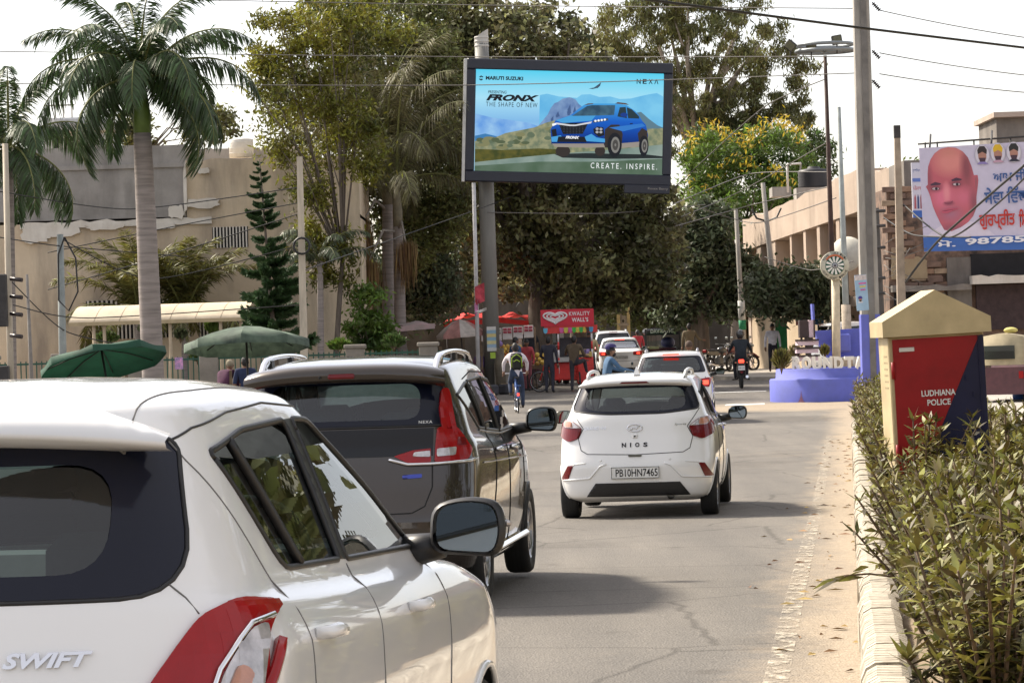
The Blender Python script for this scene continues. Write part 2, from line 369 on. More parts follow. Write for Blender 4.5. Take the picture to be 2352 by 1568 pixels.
SEAM_W = M('panel_gap_white', (.16, .155, .15), rough=.9, var=0)

def rpoly(pts, r=.04, n=4):                    # round the corners of a polygon
    out = []; k = len(pts)
    for i in range(k):
        p = Vector(pts[i]); a = Vector(pts[i-1]); b = Vector(pts[(i+1) % k])
        ri = r[i] if isinstance(r, (list, tuple)) else r
        da = (a-p); db = (b-p); t = min(ri, da.length*.45, db.length*.45)
        if t < 1e-4: out.append(tuple(p)); continue
        p0 = p+da.normalized()*t; p1 = p+db.normalized()*t
        for j in range(n+1):
            s = j/n; q = p0*(1-s)**2+p*2*s*(1-s)+p1*s*s; out.append(tuple(q))
    return out
def catmull(rows, steps):
    rows = np.array(rows, float); out = []
    for i in range(len(rows)-1):
        p0 = rows[max(i-1, 0)]; p1 = rows[i]; p2 = rows[i+1]; p3 = rows[min(i+2, len(rows)-1)]
        for j in range(steps):
            t = j/steps; m1 = (p2-p0)*.36; m2 = (p3-p1)*.36
            out.append((2*t**3-3*t**2+1)*p1+(t**3-2*t**2+t)*m1+(-2*t**3+3*t**2)*p2+(t**3-t**2)*m2)
    out.append(rows[-1]); return np.array(out)
_TT = {}
def corner(n, N):                              # resampled quarter superellipse: (x 0..1, d 0..1)
    key = (round(n, 2), N)
    if key not in _TT:
        x = np.concatenate([np.linspace(0, .9, 150), 1-np.geomspace(.1, 1e-6, 200), [1.]]); d = 1-(1-x**n)**(1/n)
        s = np.concatenate([[0], np.cumsum(np.hypot(np.diff(x), np.diff(d)*.6))]); q = np.linspace(0, s[-1], N)
        _TT[key] = (np.interp(q, s, x), np.interp(q, s, d))
    return _TT[key]
NRR, NMM, NFF = 34, 46, 14
def loft(rings, steps=5, bow=(.05, .10), ymid=1.9, hl=1.95):
    rows = catmull(rings, steps); H = []
    for (w, yr, yf, zr, zm, zf, a, nr, b, nf) in rows:
        xr, dr = corner(nr, NRR); xf, df = corner(nf, NFF)
        X = np.concatenate([xr*w, np.full(NMM, w), xf[::-1]*w])
        Y = np.concatenate([yr+dr*a, np.linspace(yr+a, yf-b, NMM+2)[1:-1], yf-df[::-1]*b])
        k = np.where(Y < ymid, bow[0], bow[1]); X = X*(1-k*((Y-ymid)/hl)**2)
        s = (Y-yr)/(yf-yr); Z = zr*(1-s)*(1-2*s)+zm*4*s*(1-s)+zf*s*(2*s-1)
        H.append(np.stack([X, Y, Z], 1))
    H = np.array(H); nr_, m, _ = H.shape
    bm = bmesh.new(); V = []
    for r in range(nr_):
        right = [bm.verts.new(H[r, i]) for i in range(m)]
        left = [right[0]]+[bm.verts.new((-H[r, i, 0], H[r, i, 1], H[r, i, 2])) for i in range(1, m-1)]+[right[-1]]
        V.append((right, left))
    def face(q):
        q = [v for i, v in enumerate(q) if v not in q[:i]]
        if len(q) > 2: bm.faces.new(q)
    for r in range(nr_-1):
        for i in range(m-1):
            face([V[r][0][i], V[r][0][i+1], V[r+1][0][i+1], V[r+1][0][i]])
            face([V[r][1][i+1], V[r][1][i], V[r+1][1][i], V[r+1][1][i+1]])
    for r, fl in ((0, 1), (nr_-1, 0)):
        for i in range(m-1):
            q = [V[r][0][i], V[r][0][i+1], V[r][1][i+1], V[r][1][i]]
            face(q[::-1] if fl else q)
    bm.normal_update()
    bmesh.ops.recalc_face_normals(bm, faces=bm.faces[:])
    return bm
AX = {'x': (1, 2, 0), 'y': (0, 2, 1), 'z': (0, 1, 2)}
def m3(axis, p, q, d=0.):
    v = [0, 0, 0]; i, j, k = AX[axis]; v[i] = p; v[j] = q; v[k] = d; return Vector(v)
def inside(poly, p, q):
    c = False; k = len(poly); j = k-1
    for i in range(k):
        a, b = poly[i], poly[j]
        if (a[1] > q) != (b[1] > q) and p < (b[0]-a[0])*(q-a[1])/(b[1]-a[1])+a[0]: c = not c
        j = i
    return c
class Car:
    def __init__(s, name, label, loc, heading, rings, paint, group=None, cat='car', **k):
        s.root = empty(name, loc, -heading, label=label, cat=cat, group=group)
        s.bm = loft(rings, **k); s.paint = paint
        s.bvh = BVHTree.FromBMesh(s.bm); s.body_bm = s.bm.copy(); s.holes = []
    def hit(s, axis, sign, p, q, off=0.):
        i, j, k = AX[axis]
        o = m3(axis, p, q, sign*9); d = m3(axis, 0, 0, -sign)
        loc, no, _, _ = s.bvh.ray_cast(o, d)
        if loc is None: return None
        if no.dot(d) > 0: no = -no
        return loc+no*off
    def hole(s, poly, axis, sign, limit=None):
        bm = s.body_bm; i, j, k = AX[axis]
        lo = (min(p[0] for p in poly)-.06, min(p[1] for p in poly)-.06); hi = (max(p[0] for p in poly)+.06, max(p[1] for p in poly)+.06)
        def near(f):
            c = f.calc_center_median(); f.normal_update()
            return lo[0] < c[i] < hi[0] and lo[1] < c[j] < hi[1] and sign*f.normal[k] > .05 and (limit is None or sign*c[k] > limit)
        fs = [f for f in bm.faces if near(f)]
        g = set(fs)
        for f in fs: g.update(f.edges); g.update(f.verts)
        g = list(g)
        for e in range(len(poly)):
            a, b = poly[e], poly[(e+1) % len(poly)]
            if math.hypot(b[0]-a[0], b[1]-a[1]) < 1e-5: continue
            g = bmesh.ops.bisect_plane(bm, geom=g, dist=1e-5, plane_co=m3(axis, *a), plane_no=m3(axis, b[1]-a[1], a[0]-b[0]))['geom']
        dead = []
        for f in g:
            if isinstance(f, bmesh.types.BMFace):
                c = f.calc_center_median()
                if inside(poly, c[i], c[j]): dead.append(f)
        bmesh.ops.delete(bm, geom=dead, context='FACES')
    def patch_bm(s, poly, axis, sign, off=.004, thick=.012, limit=None):
        bm = s.bm.copy(); i, j, k = AX[axis]
        for f in bm.faces: f.tag = False
        ar = sum(poly[e-1][0]*poly[e][1]-poly[e][0]*poly[e-1][1] for e in range(len(poly)))
        if ar < 0: poly = poly[::-1]
        lo = (min(p[0] for p in poly)-.15, min(p[1] for p in poly)-.15); hi = (max(p[0] for p in poly)+.15, max(p[1] for p in poly)+.15)
        dead = []
        for f in bm.faces:
            c = f.calc_center_median()
            if not (lo[0] < c[i] < hi[0] and lo[1] < c[j] < hi[1] and sign*f.normal[k] > .04 and (limit is None or sign*c[k] > limit)): dead.append(f)
        bmesh.ops.delete(bm, geom=dead, context='FACES')
        for e in range(len(poly)):
            a, b = poly[e], poly[(e+1) % len(poly)]
            if math.hypot(b[0]-a[0], b[1]-a[1]) < 1e-5: continue
            bmesh.ops.bisect_plane(bm, geom=bm.verts[:]+bm.edges[:]+bm.faces[:], dist=1e-6, plane_co=m3(axis, *a), plane_no=m3(axis, b[1]-a[1], a[0]-b[0]), clear_outer=True)
        bm.normal_update()
        nn = {v: v.normal.copy() for v in bm.verts}
        for v in bm.verts: v.co += nn[v]*off
        if thick:
            be = [e for e in bm.edges if len(e.link_faces) == 1]
            vm = {}
            for e in be:
                for v in e.verts:
                    if v not in vm: vm[v] = bm.verts.new(v.co-nn[v]*thick)
            for e in be:
                lp = e.link_loops[0]; a = lp.vert; b = lp.link_loop_next.vert
                f = bm.faces.new((b, a, vm[a], vm[b])); f.smooth = False; f.tag = True
        return bm
    def patch(s, name, poly, axis, sign, mat, off=.004, thick=.012, parent=None, limit=None, rim=None):
        polys = poly if isinstance(poly[0][0], (list, tuple)) else [poly]
        bm = s.patch_bm(polys[0], axis, sign, off, thick, limit)
        for f in bm.faces: f.smooth = not f.tag
        me = bpy.data.meshes.new(name); bm.to_mesh(me); bm.free()
        if len(polys) > 1:
            bb = bmesh.new(); bb.from_mesh(me)
            for p in polys[1:]:
                b2 = s.patch_bm(p, axis, sign, off, thick, limit)
                for f in b2.faces: f.smooth = not f.tag
                m2 = bpy.data.meshes.new('t'); b2.to_mesh(m2); b2.free(); bb.from_mesh(m2); bpy.data.meshes.remove(m2)
            bb.to_mesh(me); bb.free()
        me.materials.append(mat)
        return link(name, me, parent or s.root)
    def window(s, name, poly, axis, sign, mat, band=None, limit=None, trim=.009, pane=None):
        s.hole(poly, axis, sign, limit)
        g = s.patch(name, pane or poly, axis, sign, mat, off=-.006, thick=0, limit=limit)
        if trim: s.line('trim', poly+[poly[0]], axis, sign, trim, BLACK_PL, off=-.001, parent=g)
        if band:                                # black ceramic band: polygon minus inner polygon
            inner, bmat = band; mb = MB()
            po, pi_ = [], []
            for i in range(len(poly)):
                a, b = Vector(poly[i]), Vector(poly[(i+1) % len(poly)]); a2, b2 = Vector(inner[i]), Vector(inner[(i+1) % len(poly)])
                nn = max(1, int((b-a).length/.035))
                for t in range(nn): po.append(a.lerp(b, t/nn)); pi_.append(a2.lerp(b2, t/nn))
            poly, inner = po, pi_; k = len(poly)
            ring = []
            for t in np.linspace(0, 1, 5):
                row = []
                for i in range(k):
                    p = poly[i][0]*(1-t)+inner[i][0]*t; q = poly[i][1]*(1-t)+inner[i][1]*t
                    row.append(s.hit(axis, sign, p, q, -.0015) or m3(axis, p, q, 0))
                ring.append(row)
            vs = [v for r_ in ring for v in r_]
            mb.add(vs, [(a*k+i, a*k+(i+1) % k, (a+1)*k+(i+1) % k, (a+1)*k+i) for a in range(4) for i in range(k)], 0, True)
            mb.build('black_border', bmat, g)
        return g
    def line(s, name, pts, axis, sign, r, mat, off=0., parent=None, step=.03, limit=None):
        q = []
        for a, b in zip(pts[:-1], pts[1:]):
            n = max(1, int(math.hypot(b[0]-a[0], b[1]-a[1])/step))
            q += [(a[0]+(b[0]-a[0])*t/n, a[1]+(b[1]-a[1])*t/n) for t in range(n)]
        q.append(pts[-1])
        w = [s.hit(axis, sign, *p, off) for p in q]; w = [x for x in w if x is not None and (limit is None or sign*x[AX[axis][2]] > limit)]
        if len(w) < 2: return None
        return MB().tube(w, r, n=5).build(name, mat, parent or s.root)
    def text(s, name, txt, axis, sign, cx, cz, w, h, mat, off=.004, **k):
        me = text_mesh(txt, w, h, **k); fl = 1 if (axis == 'y' and sign < 0) or (axis == 'x' and sign > 0) else -1
        for v in me.vertices:
            e = v.co.z; p = s.hit(axis, sign, cx+fl*v.co.x, cz+v.co.y, off+max(0, e))
            if p is not None: v.co = p
        me.materials.clear(); me.materials.append(mat)
        for p in me.polygons: p.material_index = 0
        return link(name, me, s.root)
    def wheels(s, ys, track, r, w=.185, hub=None, spokes=10, arch=.035, rim_mat=None):
        key = (round(r, 3), spokes, (rim_mat or ALLOY).name)
        if key not in WHEELS:
            t = MB(); ri = r*.66
            t.lathe([(ri, -w/2+.01), (r*.93, -w/2), (r*.985, -w/2+.02), (r, -w/2+.045), (r, w/2-.045), (r*.985, w/2-.02), (r*.93, w/2), (ri, w/2-.01), (ri*.97, 0)], n=36, axis='x', closed=True)
            for k in range(3): t.lathe([(r+.001, -.035+k*.03), (r+.001, -.027+k*.03)], n=36, axis='x', mi=1)
            q = MB(); q.lathe([(ri, w/2-.012), (ri*.93, w/2-.02), (ri*.92, -w/2+.02)], n=36, axis='x')
            q.lathe([(0, w/2-.02), (.055, w/2-.022), (.06, w/2-.05)], n=16, axis='x')
            for k in range(spokes):
                a = 2*PI*k/spokes; c, sn = math.cos(a), math.sin(a)
                def pt(rr, tw, x): return (x, rr*c-tw*sn, rr*sn+tw*c)
                q.add([pt(.04, -.018, w/2-.03), pt(.04, .018, w/2-.03), pt(ri*.95, .013, w/2-.025), pt(ri*.95, -.013, w/2-.025),
                       pt(.04, -.018, w/2-.06), pt(.04, .018, w/2-.06), pt(ri*.95, .02, w/2-.06), pt(ri*.95, -.02, w/2-.06)],
                      [(0, 1, 2, 3), (4, 7, 6, 5), (0, 4, 5, 1), (1, 5, 6, 2), (3, 2, 6, 7), (0, 3, 7, 4)])
            q.lathe([(0, -.02), (ri*.8, -.02)], n=24, axis='x', mi=1)
            WHEELS[key] = (t.mesh('wheel', [RUBBER, SEAM]), q.mesh('rim', [rim_mat or ALLOY, BLACK_PL]))
        tm, qm = WHEELS[key]
        for y in ys:
            for sg in (1, -1):
                a = 2*PI
                circ = [(y+(r+arch)*math.cos(a*i/28), max(.1, r-.01+(r+arch)*math.sin(a*i/28))) for i in range(28)]
                s.hole(circ, 'x', sg, limit=.45)
                half = [(y+(r+arch+.004)*math.cos(PI*i/16-.05), r-.01+(r+arch+.004)*math.sin(PI*i/16-.05)) for i in range(18)]
                mb = MB(); n = len(half)
                outer = [s.hit('x', sg, *p, .006) or Vector((sg*track, *p)) for p in half]
                vs = outer+[Vector((sg*.42, *p)) for p in half]
                mb.add(vs, [(i, i+1, n+i+1, n+i) for i in range(n-1)]+[tuple(range(n, 2*n))])
                mb.build('wheel_arch', BLACK_PL, s.root)
                s.line('arch_lip', half, 'x', sg, .012, s.paint if not hub else hub, parent=s.root, off=.0)
                wo = link('wheel', tm, s.root, (sg*(track-w/2), y, r)); 
                if sg < 0: wo.rotation_euler = (0, 0, PI)
                link('rim', qm, wo)
    def mirror(s, x, y, z, w=.21, h=.15, d=.13, mat=None, cap=None, sides=(1, -1)):
        for sg in sides:
            mb = MB(); prof = rpoly([(-w/2, -h*.42), (w*.40, -h/2), (w/2, -h*.05), (w*.42, h*.42), (0, h/2), (-w*.46, h*.38)], .05, 4); n = len(prof)
            rings_ = []
            for (sc, dy) in ((.90, -.012), (1, 0), (1.0, .03), (.93, d*.6), (.7, d*.9), (.3, d)):
                rings_.append([(sg*(x+p[0]*sc+(1-sc)*-.02), y+dy, z+p[1]*sc) for p in prof])
            vs = [v for r_ in rings_ for v in r_]
            mb.add(vs, [(a*n+i, a*n+(i+1) % n, (a+1)*n+(i+1) % n, (a+1)*n+i) for a in range(len(rings_)-1) for i in range(n)], 0, True)
            mb.add(rings_[-1], [tuple(range(n))]); 
            for f_ in range(n*2): mb.m[f_] = 1
            o = mb.build('door_mirror', [cap or s.paint, BLACK_PL], s.root)
            g = MB(); g.sheet([(sg*(x+p[0]*.84), y-.008-.02*(p[0]/w), z+p[1]*.84) for p in prof]); g.build('mirror_glass', MIRR, o)
            b = MB(); hx = (s.hit('x', sg, y+.05, z-.06) or Vector((sg*(x-w), 0, 0))).x
            b.tube([(hx-sg*.03, y+.07, z-.07), (sg*(x-w*.35), y+.05, z-h*.30)], [.05, .035], n=8); b.build('mirror_arm', BLACK_PL, o)
    def cabin(s, seats, floor=.45, dash=None, rear_bench=None, sw=None):
        for (x, y, z, hgt) in seats:
            mb = MB(); mb.box((x, y, z+hgt/2), (.44, .13, hgt), rx=-.22, bev=.06); mb.box((x, y+.27, z+.02), (.44, .5, .14), bev=.05)
            o = mb.build('seat', SEAT_M, s.root)
            h = MB(); yy = y-.22*hgt*.62; h.box((x, yy, z+hgt+.11), (.25, .09, .17), rx=-.1, bev=.05); h.tube([(x-.06, yy, z+hgt-.02), (x-.06, yy, z+hgt+.08)], .008, n=5); h.tube([(x+.06, yy, z+hgt-.02), (x+.06, yy, z+hgt+.08)], .008, n=5)
            h.build('headrest', SEAT_M, o)
        if dash:
            y, z, w = dash; mb = MB(); mb.box((0, y, z-.13), (w*2, .34, .26), bev=.06); mb.build('dashboard', SEAT_M, s.root)
            wm = MB(); wm.lathe([(.18+.016*math.cos(a), .016*math.sin(a)) for a in np.linspace(0, 2*PI, 8, endpoint=False)], n=24, closed=True)
            wm.box((0, 0, 0), (.34, .05, .02)); o = wm.build('steering_wheel', SEAT_M, s.root); o.location = (.36, y-.34, z-.02); o.rotation_euler = (R(65), 0, 0)
            mr = MB(); mr.box((0, y-.02, z+.38), (.23, .03, .07), bev=.02); mr.build('rear_view_mirror', BLACK_PL, s.root)
    def plate(s, txt, cz, y=None, w=.50, h=.12, cx=0., tw=None):
        p = s.hit('y', -1, cx, cz, 0); yy = p.y-.012 if y is None else y
        mb = MB(); mb.box((cx, yy, cz), (w, .01, h), bev=.004); o = mb.build('number_plate', PLATE, s.root)
        f = MB(); t = .005
        for (a, b, c, d) in ((0, h/2-.008, w-.014, t), (0, -h/2+.008, w-.014, t), (w/2-.008, 0, t, h-.012), (-w/2+.008, 0, t, h-.012)): f.box((cx+a, yy-.006, cz+b), (c, .004, d))
        f.build('plate_border', INK, o)
        put_text('lettering', txt, INK, o, at(cx+.015, yy-.007, cz) @ FACE, tw or w*.86, h*.62, offset=.012)
        return o
    def finish(s, extra=None):
        for f in s.body_bm.faces: f.smooth = True
        me = bpy.data.meshes.new('body'); s.body_bm.to_mesh(me); s.body_bm.free()
        me.materials.append(s.paint); s.body = link('body', me, s.root)
        # dark inner skin so that the cabin and the underside are not paint-coloured
        bm = s.bm.copy(); dead = []
        i = bm.copy(); i.free()
        return s.body
WHEELS = {}
def line_interior(c, z0, z1, inset=.035, mat=None):
    """inner lining below the belt line: an inset copy of the skin, normals inwards"""
    bm = c.bm.copy()
    dead = [f for f in bm.faces if not (z0 < f.calc_center_median().z < z1)]
    bmesh.ops.delete(bm, geom=dead, context='FACES'); bm.normal_update()
    nn = {v: v.normal.copy() for v in bm.verts}
    for v in bm.verts: v.co -= nn[v]*inset
    me = bpy.data.meshes.new('cabin_lining'); bm.to_mesh(me); bm.free(); me.materials.append(mat or LINING)
    return link('cabin_lining', me, c.root)
# ---- near white hatchback (cut by the left edge)
def clip_top(poly, z):                         # a side pane wound part of the way down
    out = []; k = len(poly)
    for i in range(k):
        a, b = poly[i], poly[(i+1) % k]
        if a[1] <= z: out.append(a)
        if (a[1] <= z) != (b[1] <= z): t = (z-a[1])/(b[1]-a[1]); out.append((a[0]+(b[0]-a[0])*t, z))
    return out
def swift():
    #        w    yr   yf    zr   zm   zf    a    nr   b   nf
    rg = [(.70, .16, 3.70, .20, .20, .20, .40, 3.2, .50, 2.6),
          (.79, .05, 3.80, .24, .23, .24, .42, 3.2, .60, 2.5),
          (.825, .00, 3.85, .42, .40, .42, .45, 3.0, .62, 3.0),
          (.848, .00, 3.84, .60, .58, .58, .46, 2.9, .64, 3.0),
          (.858, .05, 3.80, .78, .745, .72, .48, 2.8, .68, 3.0),
          (.850, .095, 3.70, .94, .885, .84, .50, 2.8, .75, 2.9),
          (.815, .125, 3.45, 1.035, .965, .93, .50, 2.8, .80, 2.5),
          (.768, .150, 2.95, 1.09, 1.02, .99, .50, 2.9, .55, 2.4),
          (.70, .23, 2.45, 1.25, 1.22, 1.20, .50, 3.0, .45, 2.6),
          (.63, .33, 2.0, 1.40, 1.41, 1.38, .46, 3.0, .40, 2.8),
          (.575, .37, 1.9, 1.460, 1.475, 1.445, .42, 3.0, .38, 2.8),
          (.42, .46, 1.8, 1.492, 1.515, 1.482, .36, 3.0, .35, 2.8),
          (.21, .54, 1.7, 1.503, 1.527, 1.495, .3, 3.0, .3, 2.8)]
    c = Car('hatchback_car', 'nearest white hatchback, cut off by the left edge of the picture', (-1.408, 7.0, gz(7)+.005), .151, rg, PAINT_W, bow=(.045, .015))
    sw = [rpoly([(.62, 1.355), (.95, 1.395), (1.41, 1.405), (1.44, 1.055), (.84, 1.075)], [.02, .04, .03, .02, .06], 3),
          rpoly([(1.50, 1.405), (1.75, 1.395), (2.50, 1.02), (1.52, 1.05)], [.03, .1, .03, .02], 3)]
    for sg in (1, -1):
        for n, p in zip(('rear_door_window', 'front_door_window'), sw): c.window(n, p, 'x', sg, GLASS if sg > 0 else GLASS_D, limit=.3, trim=.009, pane=clip_top(p, 1.325 if n[0] == 'r' else 1.335) if sg > 0 else None)  # far-side panes get darker glass so the cabin looks dim
    c.line('window_divider', [(.80, 1.375), (1.02, 1.075)], 'x', 1, .013, BLACK_PL, off=0)
    c.patch('door_pillar', [(1.41, 1.405), (1.50, 1.405), (1.52, 1.05), (1.44, 1.055)], 'x', 1, BLACK_PL, off=.002, thick=.006)
    rw = rpoly([(-.67, 1.06), (.67, 1.06), (.585, 1.40), (-.585, 1.40)], [.14, .14, .05, .05], 6)
    ri = rpoly([(-.50, 1.115), (.50, 1.115), (.49, 1.345), (-.49, 1.345)], [.16, .16, .12, .12], 6)
    c.window('rear_window', rw, 'y', -1, GLASS, band=(ri, FRIT), trim=.006)
    ws = rpoly([(-.64, 1.04), (.64, 1.04), (.50, 1.40), (-.50, 1.40)], .06, 4); c.window('windscreen', ws, 'y', 1, GLASS_L)
    c.wheels((.66, 3.09), .835, .30)
    for sg in (1, -1):
        lamp = [rpoly([(sg*.50, .70), (sg*.80, .70), (sg*.80, 1.02), (sg*.745, 1.042), (sg*.685, 1.015), (sg*.60, .88)], .02, 3)]
        o = c.patch('tail_lamp', lamp, 'y', -1, RED, off=.012, thick=.03, limit=-1.2)
        c.patch('lamp_wrap', rpoly([(.20, .70), (.30, .70), (.36, .85), (.455, .945), (.42, .99), (.30, 1.03), (.20, 1.03)], .02, 3), 'x', sg, RED, off=.0125, thick=.03, parent=o, limit=.735)
        c.patch('clear_lens', rpoly([(sg*.685, .70), (sg*.79, .70), (sg*.80, .95), (sg*.79, .985), (sg*.77, .975), (sg*.735, .90)], .015, 3), 'y', -1, CLEAR, off=.019, thick=.01, parent=o, limit=-1.2)
        c.patch('clear_lens', rpoly([(.22, .70), (.25, .70), (.30, .86), (.37, .935), (.34, .965), (.25, .975), (.22, .96)], .015, 3), 'x', sg, CLEAR, off=.0195, thick=.01, parent=o, limit=.76)
        c.line('lamp_chrome', [(sg*.675, .70), (sg*.725, .90), (sg*.768, .985), (sg*.795, .995)], 'y', -1, .007, CHROME, off=.018, parent=o)
        c.line('lamp_edge', [(.31, .72), (.35, .85), (.445, .943)], 'x', sg, .016, RED, off=.016, parent=o)
        c.patch('indicator_lens', rpoly([(sg*.72, .79), (sg*.76, .78), (sg*.78, .89), (sg*.755, .91)], .015, 3), 'y', -1, AMBER, off=.024, thick=.006, parent=o, limit=-1.2)
        for (a, b) in ((.74, .94), (1.84, 2.04)):
            p0 = c.hit('x', sg, a+.03, .932 if a < 1.5 else .90, .0); p1 = c.hit('x', sg, b, .925 if a < 1.5 else .895, .0)
            mb = MB(); dx = sg*.03
            mb.tube([p0, p0+Vector((dx, .02, 0)), (p0+p1)/2+Vector((dx*1.2, 0, .004)), p1+Vector((dx, -.02, 0)), p1], [.012, .016, .017, .016, .012], n=10)
            mb.build('door_handle', PAINT_W, c.root)
    # seams
    for sg in (1, -1):
        c.line('door_seam', [(1.50, 1.04), (1.47, .8), (1.49, .32)], 'x', sg, .0024, SEAM_W)
        c.line('door_seam', [(.50, 1.385), (.51, 1.34), (.68, 1.06), (.72, .92), (.70, .62), (.80, .32)], 'x', sg, .0024, SEAM_W)
        c.line('door_seam', [(.50, 1.385), (.60, 1.41), (.9, 1.437), (1.3, 1.45), (1.8, 1.425)], 'x', sg, .0034, BLACK_PL)
        c.line('door_seam', [(2.46, 1.0), (2.44, .7), (2.48, .32)], 'x', sg, .0024, SEAM_W)
        c.line('tailgate_seam', [(sg*.62, 1.085), (sg*.655, 1.055), (sg*.685, 1.02)], 'y', -1, .0024, SEAM_W)
        c.line('roof_seam', [(sg*.50, .40), (sg*.525, .9), (sg*.525, 1.4), (sg*.51, 1.8)], 'z', 1, .0026, SEAM_W)
    c.line('roof_seam', [(-.50, .40), (-.2, .385), (0, .385), (.2, .385), (.50, .40)], 'z', 1, .0026, SEAM_W)
    # roof spoiler
    mb = MB(); top = []; 
    for i in range(25):
        x = -.62+1.24*i/24; p = c.hit('z', 1, x*.88, .44, .005); e = abs(x)/.62
        lipy = .19+.10*e**3; lipz = 1.425-.035*e**2.5
        top.append([p, Vector((x*.97, .36+.05*e**3, p.z*.35+(lipz+.022)*.65+.008)), Vector((x, lipy, lipz)), Vector((x, lipy+.012, lipz-.014)), Vector((x*.97, .37+.05*e**3, 1.385-.02*e))])
    vs = [v for t in top for v in t]
    mb.add(vs, [(i*5+j, (i+1)*5+j, (i+1)*5+j+1, i*5+j+1) for i in range(24) for j in range(4)], 0, True)
    mb.build('roof_spoiler', PAINT_W, c.root)
    c.text('badge', 'SWIFT', 'y', -1, .395, .94, .185, .032, CHROME, extrude=.005, shear=.3, offset=.035)
    c.patch('rear_bumper', [(-.8, .25), (.8, .25), (.84, .60), (-.84, .60)], 'y', -1, PAINT_W, off=.02, thick=.02)
    c.mirror(.925, 2.36, 1.075, w=.215, h=.168, d=.15)
    ind = MB(); ind.box((1.025, 2.42, 1.08), (.02, .07, .018), rz=.3, bev=.006); ind.build('mirror_indicator', CLEAR, c.root)
    c.cabin([(-.36, 1.62, .52, .50), (.36, 1.62, .52, .50), (-.34, .8, .50, .48), (.34, .8, .50, .48)], dash=(2.4, 1.03, .62))
    line_interior(c, .3, 1.0); line_interior(c, 1.41, 1.6, .02)
    c.finish(); return c
